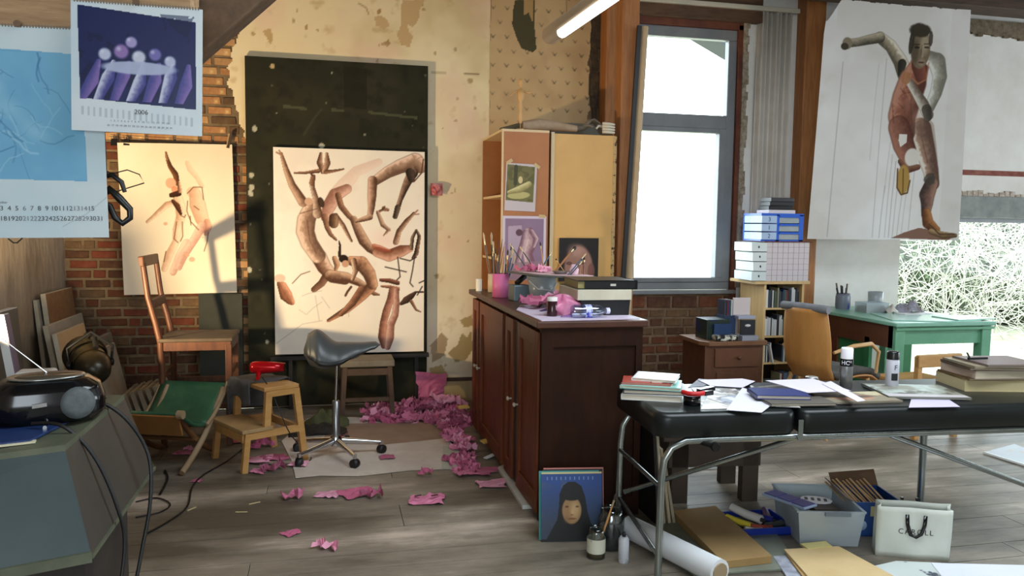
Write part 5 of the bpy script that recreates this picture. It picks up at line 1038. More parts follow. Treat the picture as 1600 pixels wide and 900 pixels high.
# brushes
handle_m = [M('brush_%d' % i, c, rough=.35) for i, c in enumerate(((40, 62, 62), (150, 96, 50), (34, 82, 110), (190, 140, 84), (30, 26, 24), (120, 60, 36)))]
br_dark = M('bristle_dark', (50, 38, 28)); br_pale = M('bristle_pale', (196, 170, 130)); ferr = M('ferrule', (190, 176, 140), rough=.3, metal=.8)
rbz = random.Random(9); BRN = ['teal', 'brown', 'blue', 'tan', 'black', 'rust']
def brush(p, top, k, label, group, wide=.004, bris=True, L=None):
    p, top = Vector(p), Vector(top); d = (top - p).normalized(); L = (top - p).length
    t = thing('paint_brush', label, 'brush', p, 0, group)
    e = top - p
    MB().tube([(0, 0, 0), e * .55, e * .80], [wide * .8, wide * 1.1, wide * .8], 6).build('handle', handle_m[k], t)
    if bris:
        MB().tube([e * .79, e * .88], [wide * 1.1, wide * 1.2], 7).build('ferrule', ferr, t); MB().tube([e * .88, e * .95, e], [wide * 1.2, wide * 1.5, wide * .4], 7).build('bristles', br_dark if k % 2 else br_pale, t)
    else: MB().tube([e * .80, e], [wide * .8, wide * .3], 6).build('handle_tip', handle_m[k], t)
for i in range(13):
    a = rbz.uniform(0, 6.3); r = .04 * rbz.random(); sp_ = rbz.uniform(.05, .11); k = i % 6
    b0 = P1 + Vector((r * math.cos(a), r * math.sin(a), .006)); t0 = P1 + Vector((sp_ * math.cos(a), sp_ * .8 * math.sin(a), rbz.uniform(.26, .40)))
    brush(b0, t0, k, '%s-handled brush standing in the pink tin' % BRN[k], 'brushes in the pink tin', rbz.uniform(.003, .006), i % 3 > 0)
for i in range(8):
    a = rbz.uniform(0, 6.3); k = (i * 5 + 1) % 6; b0 = P2 + Vector((.015 * math.cos(a), .015 * math.sin(a), .006)); t0 = P2 + Vector((.09 * math.cos(a), .07 * math.sin(a), rbz.uniform(.26, .42)))
    brush(b0, t0, k, '%s-handled brush standing in the cream pot' % BRN[k], 'brushes in the cream pot', rbz.uniform(.003, .006), i % 2 > 0)
px_br = [((864, 428), (900, 385), 4.86, 1, .010, 'broad flat brush with black tip leaning over the palette'), ((838, 425), (812, 385), 4.95, 0, .005, 'dark green brush slanting across the violet photograph'), ((826, 424), (796, 380), 5.0, 0, .004, 'long thin brush crossing the dark green one'), ((851, 430), (844, 378), 4.9, 3, .005, 'tan brush standing upright by the pale pot'), ((882, 436), (916, 396), 4.6, 2, .005, 'blue-green brush slanting before the bald head print'), ((886, 436), (910, 408), 4.58, 4, .004, 'black brush close below the blue-green one'), ((905, 440), (908, 404), 4.62, 1, .006, 'brown brush upright in the tall glass jar'), ((912, 440), (913, 402), 4.62, 5, .006, 'rust-coloured brush upright in the tall glass jar'), ((884, 428), (868, 404), 4.7, 3, .004, 'short tan brush leaning the other way by the print'), ((844, 423), (862, 394), 4.98, 2, .006, 'blue brush leaning beside the broad flat brush')]
for (x0, y0), (x1, y1), Yd, k, wd_, lb in px_br: brush(pY(x0, y0, Yd), pY(x1, y1, Yd + .06), k, lb, 'brushes over the palette', wd_ * .8, True)

# ---- leaning tubes and strips left of the window
def leaner(a, b):   # from the floor up along the line through two points of the leaning thing
    d = (b - a) / (b.z - a.z); return a - d * a.z, b
ra, rb2 = leaner(pY(983, 430, 5.76), pY(1007, 42, 5.82))
obj('rolled_canvas', 'tall beige rolled canvas leaning at the window side', 'roll', MB().tube([ra, rb2], .030, 14), M('roll_beige', (172, 146, 112), (186, 162, 128), 4, .8))
ra, rb2 = leaner(pY(974, 430, 5.74), pY(999, 40, 5.80))
obj('black_strip', 'long black strip leaning beside the rolled canvas', 'strip', MB().bar(ra, rb2, .032, .02), M('strip_black', (26, 26, 28), rough=.5))

# ================================================================ RIGHT BACK CORNER
ns = thing('bedside_cabinet', 'brown bedside cabinet with a drawer under the window', 'cabinet', (2.86, 5.66, 0), 0)
nb = M('night_brown', (82, 48, 28), (102, 62, 38), 5, .5)
MB().box(0.0, .50, .0, .40, 0, .57).build('body', nb, ns); MB().prism([(-.03, .05), (.02, -.03), (.52, -.03), (.53, .0), (.53, .42), (-.03, .42)], .57, .605).build('top', M('night_top', (112, 76, 52), (128, 90, 62), 5, .4), ns, bevel=.006)
dr = MB().box(.08, .46, -.014, 0, .40, .55).build('drawer', nb, ns, bevel=.003); MB().lathe([(.008, 0), (.008, .012), (.017, .02), (.001, .028)], 12, Matrix.Translation((.28, -.014, .475)) @ Matrix.Rotation(PI / 2, 4, 'X')).build('knob', M('knob_brown', (110, 76, 54), rough=.3), dr)
MB().box(.10, .45, -.012, 0, .06, .36).build('door', nb, ns, bevel=.003)
obj('green_box', 'dark green box with blue sides on the bedside cabinet', 'box', MB().box(0, .20, 0, .2, 0, .16), M('dkgreen_box', (28, 44, 36), (26, 34, 84), 3, .4, lo=.5, hi=.55), .004, loc=(2.91, 5.74, .605))
cdm = [M('cd_%d' % i, c, rough=.3) for i, c in enumerate(((60, 66, 80), (186, 188, 190), (40, 44, 50), (96, 110, 130), (120, 36, 56), (150, 140, 110), (34, 60, 96), (206, 206, 200), (70, 82, 66)))]
t = thing('cd_case', 'dark CD case with white lettering leaning on the green box', 'case', (2.96, 5.715, .605)); MB().box(0, .15, 0, .012, 0, .13).build('case', cdm[6], t); text('ATELIER'[:0] or 'STILL', .03, M('white_ink', (220, 222, 230)), t, (.075, -.001, .06), (PI / 2, 0, 0)) if False else None
obj('cd_case', 'silver-topped flat tin lying before the green box', 'tin', MB().box(0, .19, 0, .11, 0, .045), M('silver_tin', (30, 30, 30), (206, 206, 190), 22, .3, lo=.5, hi=.56), .01, loc=(2.95, 5.645, .605))
obj('cd_stack', 'low grey case lying at the front of the bedside cabinet', 'case', MB().box(0, .14, 0, .13, 0, .04), M('cd_grey', (150, 152, 162), rough=.3), .002, loc=(3.17, 5.65, .605))
t = thing('cd_case', 'upright black CD case with a pale figure on its cover', 'case', (3.18, 5.70, .645), -.05); MB().box(0, .125, 0, .012, 0, .12).build('case', cdm[2], t); MB().lathe([(.001, .001), (.018, .001), (.018, 0)], 10, Matrix.Translation((.06, -.001, .075)) @ Matrix.Rotation(PI / 2, 4, 'X') @ Matrix.Diagonal((1.4, .6, 1, 1))).build('cover_figure', cdm[7], t)
obj('cd_case', 'lavender case lying on top of the upright cases', 'case', MB().box(0, .15, 0, .13, 0, .025), M('cd_lav', (160, 166, 184), rough=.25), .002, loc=(3.175, 5.73, .768))
obj('cd_case', 'pale mirror-like case with painted warm glints, topmost on the bedside cabinet', 'case', MB().box(0, .15, 0, .015, 0, .14), M('cd_pale', (206, 192, 190), (250, 236, 200), 9, .12, lo=.6, hi=.75), .003, loc=(3.165, 5.80, .793))  # warm glints are painted into the case colour
for i in range(6): obj('cd_case', 'dark CD case standing in the row beside the mirror-like case', 'case', MB().box(0, .0095, 0, .12, 0, .125), cdm[(i * 2) % 9], group='CDs on the bedside cabinet', loc=(3.09 + i * .0115, 5.80, .768 if False else .79))
obj('cd_stack', 'blue-grey box supporting the row of CDs', 'box', MB().box(0, .10, 0, .14, 0, .185), M('blue_box', (44, 60, 90), rough=.4), loc=(3.085, 5.79, .605))
# shelf of records and drawer boxes
sh = thing('record_shelf', 'pale narrow shelf of CDs under the checked drawer box', 'shelf', (3.60, 6.08, 0))
pin = M('pine', (198, 164, 110), (210, 178, 124), 5, .6, stretch=(5, 5, .7))
MB().box(-.0, .02, 0, .40, 0, 1.02).build('side_panel', pin, sh); MB().box(.36, .38, 0, .40, 0, 1.02).build('side_panel', pin, sh); MB().box(-.10, .42, -.02, .41, 1.02, 1.045).build('top', pin, sh); MB().box(.02, .36, .385, .40, 0, 1.02).build('back_panel', M('shelf_back', (60, 52, 40)), sh)
SHZ = (.08, .33, .56, .80)
for zz in SHZ: MB().box(.02, .36, .0, .385, zz, zz + .015).build('shelf_board', pin, sh)
for li, zz in enumerate(SHZ):
    x = .03; n = 0
    while x < .345:
        w_ = rbz.choice((.0095, .0105, .012, .022)); hgt = rbz.uniform(.135, .175)
        if li == 1 and .1 < x < .17: x = .2
        if li == 0 and x < .18: x = .19
        ci = rbz.randrange(9); obj('cd_case', 'thin %s CD case in the %s row of the pale shelf' % (('slate', 'silver', 'black', 'grey-blue', 'crimson', 'khaki', 'navy', 'white', 'olive')[ci], ('bottom', 'third', 'second', 'top')[li]), 'case', MB().box(0, w_ - .001, 0, .14, 0, hgt), cdm[ci], group='CDs on the pale shelf', loc=(3.60 + x, 6.10, zz + .0152)); x += w_ + (.001 if rbz.random() < .9 else .006)
for i in range(5): obj('cd_case', 'flat case number of the small pile at the shelf bottom'.replace(' number', ''), 'case', MB().box(0, .13, 0, .13, 0, .016), cdm[(i * 4 + 1) % 9], group='pile at the shelf bottom', loc=(3.63, 6.09, .0955 + i * .0172))
obj('leaning_cd', 'single pale case leaning in the third row of the pale shelf', 'case', MB().bar((3.70, 6.12, .346), (3.665, 6.12, .50), .012, .12, up=(0, 1, 0)), cdm[7])
ck = thing('drawer_box', 'white checked drawer box with four small drawers', 'drawer box', (3.50, 6.06, 1.045))
MB().box(.10, .50, 0, .40, 0, .33).build('body', M('checked_white', (206, 196, 198), rough=.6), ck, bevel=.002)
m = MB()
for i in range(1, 8): m.box(.10 + i * .05, .102 + i * .05, -.0012, 0, 0, .33)
for i in range(1, 7): m.box(.10, .50, -.0012, 0, i * .048, i * .048 + .002)
m.build('grid_print', M('grid_grey', (122, 116, 124)), ck)
for i in range(4):
    off = (.012, 0, .008, .02)[i]
    d = MB().box(-.02 - off, .10, .004, .30, .005 + i * .082, .08 + i * .082).build('drawer', M('drawer_white', (212, 222, 220), rough=.5), ck, bevel=.002)
    d2 = MB().prism([(-.02 - off, .004), (.10, .0), (.10, .002), (-.02 - off, .006)], .005 + i * .082, .08 + i * .082).build('drawer_front', MATS['drawer_white'], d)
    MB().lathe([(.001, .002), (.008, .002), (.008, 0)], 10, Matrix.Translation((.045 - off, .002, .043 + i * .082)) @ Matrix.Rotation(PI / 2, 4, 'X') @ Matrix.Diagonal((.8, 1.3, 1, 1))).build('finger_hole', gap, d)
MB().box(.07, .52, -.01, .41, .33, .338).build('lid', M('maroon_lid', (90, 40, 40)), ck)
bl_ = thing('blue_drawer_unit', 'blue plastic drawer unit with three clear drawers on the checked box', 'drawer unit', (3.56, 6.10, 1.383))
blm = M('blue_plastic', (36, 92, 200), (46, 102, 208), 3, .3); clr = M('cloudy_plastic', (150, 160, 164), (166, 174, 176), 6, .3)
MB().box(.14, .17, 0, .30, 0, .225).box(.36, .40, 0, .30, 0, .225).box(.0, .40, 0, .30, .215, .235).box(.0, .40, 0, .30, 0, .012).box(.0, .40, .29, .30, 0, .225).build('frame', blm, bl_)
for i in range(3):
    d = MB().box(.17, .36, .004, .28, .014 + i * .07, .074 + i * .07).build('drawer', clr, bl_); MB().box(.17, .36, -.006, .004, .060 + i * .07, .078 + i * .07).build('lip', blm, d)
    MB().box(.0, .14, -.01, .28, .014 + i * .07, .074 + i * .07).build('label_side', M('pale_blue', (172, 196, 226), rough=.35), d); text('213'[i], .05, M('navy_ink', (30, 40, 80)), d, (.07, -.0115, .043 + i * .07), (PI / 2, 0, 0), name='numeral')
obj('white_case', 'flat white case lying on the blue drawer unit', 'case', MB().box(0, .25, 0, .2, 0, .03), M('lilac_white', (214, 206, 212)), .002, loc=(3.64, 6.12, 1.618))
for i, lb in enumerate(('black cassette case, lowest of three on the white case', 'black cassette case in the middle of the three', 'black cassette case on top of the three')): obj('cassette_case', lb, 'case', MB().box(0, .23, 0, .16, 0, .034), M('vhs_black', (24, 24, 26), rough=.35), .002, 'cassettes on the blue unit', (3.65 + .01 * i, 6.14, 1.6485 + i * .0355), .03 * i)
# ---- bentwood office chair
bc = thing('bentwood_armchair', 'bent plywood armchair with grey headrest seen from behind', 'chair', (3.62, 5.20, 0), math.radians(18))
ply = M('plywood', (186, 128, 66), (200, 144, 80), 4, .4, stretch=(3, 3, .7)); ply2 = M('ply_edge', (204, 160, 104), rough=.5); gcl = M('seat_grey', (74, 72, 70), (90, 88, 84), 12, .9)
# local: -x is the back, +x the front
def backf(u, v):
    y = (u - .5) * (.36 + .05 * math.sin(PI * v)); z = .40 + .52 * v; x = -.20 - .06 * v - .09 * (1 - v) ** 2 * 0 + .10 * max(0, .2 - v) * 3 - .06 * math.sin(PI * v) * 0
    return Vector((x - .05 * (1 - (2 * u - 1) ** 2), y, z))
MB().grid(backf, 14, 16).build('backrest', ply, bc, solid=.014)
def seatf(u, v): return Vector((-.15 + .47 * v, (u - .5) * .44, .40 + .03 * math.sin(PI * v) - .06 * max(0, v - .8) * 3))
MB().grid(seatf, 10, 14).build('seat', ply, bc, solid=.014)
def seatc(u, v): p = seatf(u, v); p.z += .035; return p
MB().grid(seatc, 10, 14).build('seat_cushion', gcl, bc, solid=.045)
def backc(u, v): p = backf(u * .9 + .05, v); p.x += .03; return p
MB().grid(backc, 10, 14).build('back_cushion', gcl, bc, solid=.03)
MB().tube([(-.27, -.20, .925), (-.285, 0, .93), (-.27, .20, .925)], .03, 12).build('headrest', M('headrest_grey', (120, 122, 126), (134, 136, 140), 14, .9), bc)
for s_ in (-1, 1):
    MB().tube([(-.22, s_ * .22, .62), (-.05, s_ * .25, .66), (.15, s_ * .255, .665), (.25, s_ * .25, .60), (.24, s_ * .24, .44)], [.012, .016, .016, .014, .012], 8).build('armrest', ply2, bc)
    MB().tube([(-.14, s_ * .2, .40), (-.22, s_ * .22, .2), (-.28, s_ * .23, 0)], .016, 8).build('leg', ply2, bc); MB().tube([(.20, s_ * .2, .40), (.23, s_ * .22, .2), (.26, s_ * .23, 0)], .016, 8).build('leg', ply2, bc)
# ---- green desk
gpaint = M('green_paint', (92, 156, 120), (108, 168, 134), 5, .5, lo=.35, hi=.65, c3=(70, 128, 98)); gdk = M('green_dark', (44, 112, 70), (54, 124, 80), 5, .5); dbr = M('desk_brown', (86, 48, 30), (104, 60, 38), 5, .5)
dk = thing('green_desk', 'green painted desk with a brown side panel before the garden window', 'desk', (4.28, 5.30, 0))
MB().box(-.02, .90, -.03, 1.22, .745, .775).build('top', M('green_top', (120, 176, 152), (140, 190, 168), 4, .35), dk, bevel=.006)
MB().box(.0, .02, .03, 1.18, .57, .745).box(.0, .02, .72, 1.18, .0, .57).build('side_panel', dbr, dk)
MB().box(.02, .04, .32, .72, .0, .60).build('inner_panel', gdk, dk); MB().box(.0, .03, .30, .36, 0, .62).build('inner_post', gdk, dk)
for xx in (0, .80):
    for yy in (.0, 1.12): MB().box(xx, xx + .085, yy, yy + .085, 0, .745).build('leg', gpaint, dk, bevel=.004)
MB().box(.085, .80, .02, .045, .60, .745).build('apron', gpaint, dk); MB().box(.10, .17, .02, .045, 0, .60).build('inner_leg', gdk, dk); MB().box(.80, .88, .085, 1.12, .60, .745).build('apron', gpaint, dk); MB().box(.0, .90, -.012, .0, .715, .735).build('moulding', gpaint, dk)
DT = .775
gs = M('glass_green', (150, 206, 186), (166, 214, 198), 4, .15)
obj('glass_sheet', 'pale green glass sheet lying on the green desk', 'glass', MB().prism([(4.34, 5.42), (4.72, 5.28), (5.10, 5.34), (5.02, 5.8), (4.5, 5.9)], DT, DT + .008), gs)
obj('glass_sheet', 'second glass sheet overhanging the desk corner', 'glass', MB().prism([(4.85, 5.30), (5.26, 5.36), (5.2, 5.6), (4.84, 5.58)], DT + .0085, DT + .016), gs)
pot = thing('tool_pot', 'blue-grey stoneware pot of tools at the desk end', 'pot', (4.52, 6.30, DT))
MB().lathe([(.06, 0), (.066, .03), (.064, .11), (.058, .14), (.052, .14), (.056, .10), (.05, .01), (.001, .01)], 20, close=False).build('pot_body', M('stoneware', (112, 118, 130), (50, 62, 140), 9, .35, lo=.58, hi=.62), pot)
for i in range(6):
    a = i * 1.05; MB().bar((.02 * math.cos(a), .02 * math.sin(a), .01), (.05 * math.cos(a) - .02, .05 * math.sin(a), .19 + .02 * (i % 3)), .012, .008).build('tool', (black_metal, handle_m[4], dgrey)[i % 3], pot)
cup('plastic_tub', 'cloudy plastic beaker behind the low clear box on the desk', 'tub', Vector((4.84, 6.28, DT)), .06, .155, clr, .066); 
bx = thing('clear_box', 'low clear plastic box on the green desk', 'box', (4.62, 6.05, DT)); MB().box(-.10, .12, -.08, .08, 0, .085).build('shell', PLASTIC, bx); MB().box(-.09, .11, -.07, .07, .003, .05).build('contents', M('box_contents', (150, 148, 140), (90, 96, 90), 30, .8), bx)
obj('crumpled_foil', 'crumpled pale foil packet on the green desk', 'packet', MB().grid(heap(33, .13, .10, .10), 14, 12, False), M('foil_grey', (170, 172, 190), (120, 110, 104), 12, .4), loc=(4.92, 5.95, DT))
obj('cloth_ball', 'small white cloth ball beside the clear box', 'cloth', MB().grid(heap(34, .05, .05, .07), 10, 10), M('white_cloth', (206, 202, 190)), loc=(4.72, 5.92, DT))
obj('paper_pad', 'flat paper pad before the foil packet', 'paper', MB().box(-.15, .15, -.06, .06, 0, .012), M('pad_white', (206, 206, 206)), loc=(4.85, 5.80, DT), rz=.1)
obj('gold_tube', 'ochre tube lying behind the foil packet', 'tube', MB().tube([(-.05, 0, .015), (.06, .01, .018)], [.012, .017], 8), M('ochre', (186, 140, 60)), loc=(5.04, 6.03, DT))
cr = thing('easel_chair', 'light wooden chair back behind the book pile', 'chair', (4.06, 4.78, 0), .1)
for xx in (0, .36): MB().box(xx, xx + .04, 0, .04, 0, .60).build('leg', bi, cr, bevel=.004)
for xx in (0, .36): MB().box(xx, xx + .04, .36, .40, 0, .40).build('leg', bi, cr, bevel=.004)
MB().box(.0, .40, -.005, .03, .52, .61).build('top_rail', bi, cr, bevel=.006); MB().box(-.01, .41, -.01, .41, .38, .405).build('seat', bi, cr, bevel=.005)

# ================================================================ TREATMENT TABLE
TA = math.radians(-3.5); TM = Matrix.Translation((1.37, 3.03, 0)) @ Matrix.Rotation(TA, 4, 'Z')
tt = thing('treatment_table', 'black padded folding treatment table on steel tube legs, strewn with papers', 'table', (1.37, 3.03, 0), TA)
steel = M('steel_tube', (140, 150, 148), (166, 172, 170), 6, .25, .9); vin = M('black_vinyl', (17, 23, 23), (23, 28, 28), 5, .34, spec=.4)
def cush(x0, x1, y0, y1, z0, z1, r):
    P = []; n = 5
    def ring(ins, z):
        pts = []
        for cx, cy, a0 in ((x1 - r, y0 + r, -90), (x1 - r, y1 - r, 0), (x0 + r, y1 - r, 90), (x0 + r, y0 + r, 180)):
            for k in range(n + 1): a = math.radians(a0 + 90 * k / n); pts.append(Vector((cx + (r - ins) * math.cos(a), cy + (r - ins) * math.sin(a), z)))
        return pts
    e = .028; rings = [ring(.012, z0), ring(0, z0 + .012)] + [ring(e * (1 - math.cos(t)), z1 - e + e * math.sin(t)) for t in (0, .4, .8, 1.2, PI / 2)]
    k = len(rings[0]); m = MB(); m.add([p for g in rings for p in g], [(i * k + j, i * k + (j + 1) % k, (i + 1) * k + (j + 1) % k, (i + 1) * k + j) for i in range(len(rings) - 1) for j in range(k)], True)
    m.add(rings[-1], [tuple(range(k))]); m.add(rings[0], [tuple(range(k - 1, -1, -1))]); return m
cush(-.045, .60, .0, .62, .615, .72, .07).build('headrest_cushion', vin, tt); cush(.605, 2.0, .0, .62, .615, .72, .05).build('long_cushion', vin, tt)
def leg_frame(y):
    return [(-.015, y, 0), (-.01, y, .44), (.0, y, .52), (.03, y, .57), (.09, y, .597), (.2, y, .60), (1.3, y, .60), (2.0, y, .60)]
MB().tube(leg_frame(.02), .016, 10).build('leg_tube', steel, tt); MB().tube(leg_frame(.60), .016, 10).build('leg_tube', steel, tt)
MB().tube([(-.012, .02, .40), (-.012, .60, .40)], .011, 8).build('cross_tube', steel, tt); MB().tube([(-.012, .02, .10), (-.012, .60, .16)], .011, 8).build('cross_tube', steel, tt)
MB().tube([(.60, .03, .59), (.0, .55, .20)], .012, 8).build('brace', steel, tt); MB().tube([(.02, .06, .33), (.60, .06, .59)], .0125, 8).build('brace', steel, tt) if False else None
MB().tube([(1.05, .05, .59), (1.95, .05, .26)], .012, 8).build('brace', steel, tt); MB().tube([(1.62, .56, 0), (1.62, .56, .60)], .018, 10).build('leg_tube', steel, tt); MB().tube([(1.62, .56, 0), (1.62, .56, .05)], .021, 10).build('rubber_foot', MATS['castor_rubber'], tt)
MB().bar((.60, -.003, .59), (.60, -.003, .68), .022, .006, up=(0, 1, 0)).build('hinge_plate', steel, tt)
MB().tube([(.16, .02, .59), (.20, -.03, .585)], .012, 8).lathe([(.018, -.012), (.021, 0), (.018, .012)], 12, Matrix.Translation((.20, -.035, .585)) @ Matrix.Rotation(PI / 2, 4, 'X')).build('clamp_knob', black_metal, tt)
TT = .7202
def tp(x, y, z=TT): return pZ(x, y, z)
def book(name, label, x, y, z, w, d, h, rz, cov, pages=(214, 206, 188), cat='book', group=None):
    t = thing(name, label, cat, (x, y, z), rz, group); c = M('cover_%d_%d_%d' % cov, cov, rough=.4)
    MB().box(-w / 2, w / 2, -d / 2, d / 2, 0, .003).box(-w / 2, w / 2, -d / 2, d / 2, h - .003, h).box(-w / 2, -w / 2 + .004, -d / 2, d / 2, 0, h).build('cover', c, t)
    MB().box(-w / 2 + .004, w / 2 - .003, -d / 2 + .004, d / 2 - .004, .003, h - .003).build('pages', M('pages_%d' % pages[2], pages, rough=.9), t); return t
b0 = Vector((1.47, 3.37, 0))
book('book', 'thick white book at the bottom of the pile on the table end', 1.44, 3.36, TT, .27, .20, .028, -.42, (206, 208, 206)); book('book', 'white catalogue second from the bottom on the table end', 1.45, 3.36, TT + .0285, .28, .20, .018, -.36, (24, 30, 34)); book('book', 'teal and red edged book near the top of the pile', 1.44, 3.37, TT + .047, .27, .19, .016, -.46, (150, 206, 196)); book('book', 'small red book under the white sheet', 1.42, 3.385, TT + .0635, .22, .16, .010, -.40, (176, 74, 60)); book('book', 'bright white book on top of the pile on the table end', 1.475, 3.40, TT + .074, .20, .17, .014, -.55, (240, 242, 242)); 
obj('label_strip', 'small pinkish label strip with dark marks lying on the pile', 'label', MB().box(-.05, .05, -.016, .016, 0, .012), M('label_marks', (196, 170, 156), (60, 46, 40), 40, .7, lo=.52, hi=.55), loc=(1.465, 3.31, TT + .0645), rz=-.35)
tpd = thing('tape_roll', 'black roll of tape under a red headband on the table', 'tape', tp(1081, 632)); MB().lathe([(.03, 0), (.038, 0), (.038, .042), (.03, .042), (.03, 0)], 22, close=False).build('roll', glossy_black, tpd)
hb = thing('red_clamp', 'red and black clamp lying over the tape roll', 'clamp', tp(1081, 632) + Vector((0, 0, .043))); MB().tube([(-.04, .01, .012), (-.03, -.03, .012), (.01, -.04, .012), (.05, -.025, .012)], .011, 8).build('red_arm', M('red_plastic', (190, 30, 34), rough=.35), hb); MB().bar((.04, -.03, .012), (.085, -.015, .012), .024, .02).build('jaw', glossy_black, hb); MB().bar((.03, .0, .016), (.115, .03, .02), .026, .018).build('jaw', glossy_black, hb)
def flat(name, label, pts, mat, z=TT, th=.002, cat='paper', lift=0):
    P = [tp(x, y, z) for x, y in pts]; return obj(name, label, cat, MB().prism([(p.x, p.y) for p in P][::-1], z, z + th), mat)
wp1 = M('sheet_white', (222, 216, 232), rough=.6); wp2 = M('sheet_photo', (196, 186, 178), (226, 220, 214), 9, .4, lo=.4, hi=.6, c3=(150, 120, 90)); mg = M('mag_grey', (70, 66, 60), (150, 146, 140), 14, .35, lo=.45, hi=.6); 
flat('magazine_page', 'photo page lying beside the tape roll', [(1095, 640), (1180, 638), (1192, 612), (1110, 610)], wp2)
flat('paper_sheet', 'white sheet with a raised corner at the middle of the loose papers', [(1110, 603), (1160, 606), (1180, 596), (1160, 592), (1090, 594)], wp1, TT + .003)
flat('paper_sheet', 'folded white leaf hanging towards the table edge', [(1135, 641), (1190, 645), (1212, 628), (1180, 614), (1160, 606)], M('leaf_white', (222, 222, 232), rough=.6), TT + .0055)
flat('magazine_page', 'dark striped page under the blue book', [(1172, 606), (1200, 628), (1330, 632), (1340, 618), (1230, 600)], mg, TT + .003)
def page(label, cx, cy, w, h, rz, z, seed, bg, cols):
    A = Art(0, 0, 60, 60 * h / w, bg, 1.0, seed)
    for i, (c, cell, lo) in enumerate(cols): A.mottle(cell, c, lo, lo + .12, .9, i)
    A.poly([(4, 4), (30, 4), (30, 5.5), (4, 5.5)], (60, 60, 60), .8)
    for k in range(6): A.line([(4, 50 * h / w + k * 1.6), (56, 50 * h / w + k * 1.6)], .35, (120, 120, 120), .6)
    t = thing('printed_page', label, 'paper', (cx, cy, z), rz); A.object('print', w, h, ART_GLOSS, t, z=.0012); MB().box(0, w, 0, h, 0, .001).build('sheet', paper_white, t)
page('printed page with warm picture lying before the tape roll', 1.58, 3.10, .20, .15, -.15, TT, 201, (222, 218, 214), (((206, 180, 140), 16, .5), ((150, 110, 80), 9, .6)))
page('printed page with a bluish picture under the folded leaf', 1.70, 3.13, .21, .15, .2, TT + .0027, 202, (220, 220, 226), (((150, 160, 180), 14, .5), ((90, 80, 84), 8, .62)))
page('printed page with dark figures beyond the loose papers', 1.66, 3.36, .21, .15, -.3, TT + .0027, 203, (214, 210, 206), (((120, 110, 104), 12, .5), ((60, 54, 52), 8, .6)))
page('printed leaflet lying on the striped page', 1.83, 3.07, .16, .11, -.35, TT + .006, 204, (206, 200, 190), (((60, 56, 54), 10, .48), ((170, 120, 80), 9, .62)))
flat('paper_sheet', 'grey paper edge beside the pile of books', [(1075, 606), (1100, 604), (1112, 594), (1092, 592)], M('grey_paper', (120, 122, 130)), TT)
book('magazine_stack', 'glossy magazine lying at the table edge', 2.02, 3.12, TT + .006, .30, .17, .012, -.12, (96, 92, 84), (190, 190, 188), 'magazine')
book('book', 'navy blue book under the printed sheets', 1.985, 3.20, TT + .0185, .24, .16, .018, -.25, (26, 44, 110))
flat('printed_sheet', 'white printed sheet lying on the navy blue book', [(1196, 595), (1262, 614), (1330, 611), (1270, 592)], wp1, TT + .037)
flat('postcard', 'small curled white card leaning beyond the blue book', [(1284, 600), (1340, 628), (1352, 626), (1298, 596)], wp1, TT + .040)
book('magazine', 'magazine with a painted face on its cover', 2.36, 3.165, TT, .34, .20, .008, -.05, (150, 140, 120), (170, 168, 160), 'magazine')
A = Art(0, 0, 100, 60, (150, 140, 118), 1.2, 81); A.ell(42, 34, 34, 20, (186, 140, 110)).ell(36, 26, 40, 10, (70, 66, 58), .8, .2).poly([(60, 0), (100, 0), (100, 30), (75, 26)], (206, 196, 160)).mottle(14, (120, 84, 66), .5, .8, .5)
o = A.object('cover_print', .33, .195, ART_GLOSS); o.parent = bpy.data.objects[[q.name for q in bpy.data.objects if q.get('label') == 'magazine with a painted face on its cover'][0]]; o.location = (-.163, -.098, .0087)
flat('paper_sheet', 'lilac paper lying between the two magazines', [(1420, 637), (1500, 636), (1478, 622), (1425, 620)], M('lilac_paper', (206, 198, 226)), TT)
book('magazine', 'open landscape magazine near the book pile', 2.72, 3.22, TT + .003, .38, .30, .010, -.25, (120, 122, 112), (176, 174, 168), 'magazine')
A = Art(0, 0, 100, 80, (140, 140, 126), 1.2, 82); A.mottle(24, (190, 204, 198), .4, .6, .9).mottle(12, (60, 56, 44), .55, .75, .8, 3).poly([(0, 62), (100, 66), (100, 80), (0, 80)], (206, 200, 204), .9)
o = A.object('page_print', .37, .29, ART_GLOSS); o.parent = bpy.data.objects[[q.name for q in bpy.data.objects if q.get('label') == 'open landscape magazine near the book pile'][0]]; o.location = (-.183, -.145, .0107)
for i, (w_, h_, c, lb) in enumerate(((.36, .055, (196, 182, 140), 'cream box at the bottom of the pile at the table end'), (.38, .010, (120, 96, 60), 'thin ochre booklet above the cream box'), (.38, .040, (186, 166, 150), 'thick beige book in the pile at the table end'), (.36, .012, (92, 76, 60), 'dark dog-eared magazine in the pile'), (.37, .010, (150, 140, 116), 'grey magazine near the top of the pile'), (.30, .010, (120, 104, 100), 'thin worn magazine on top of the pile'))):
    zz = TT + sum((.055, .010, .040, .012, .010, .010)[:i]) + .0006 * i
    book('book', lb, 3.20 + .012 * (i % 3), 3.30 - .008 * i, zz, w_, .26, h_, -.22 + .05 * (i % 3), c, (200, 190, 166) if i else (196, 182, 140))
obj('pen_clip', 'small black clip on the pile at the table end', 'clip', MB().bar((-.05, 0, .006), (.06, .0, .006), .012, .01).bar((-.04, 0, .006), (-.05, .01, .035), .008), black_metal, loc=(3.12, 3.28, TT + .1415))
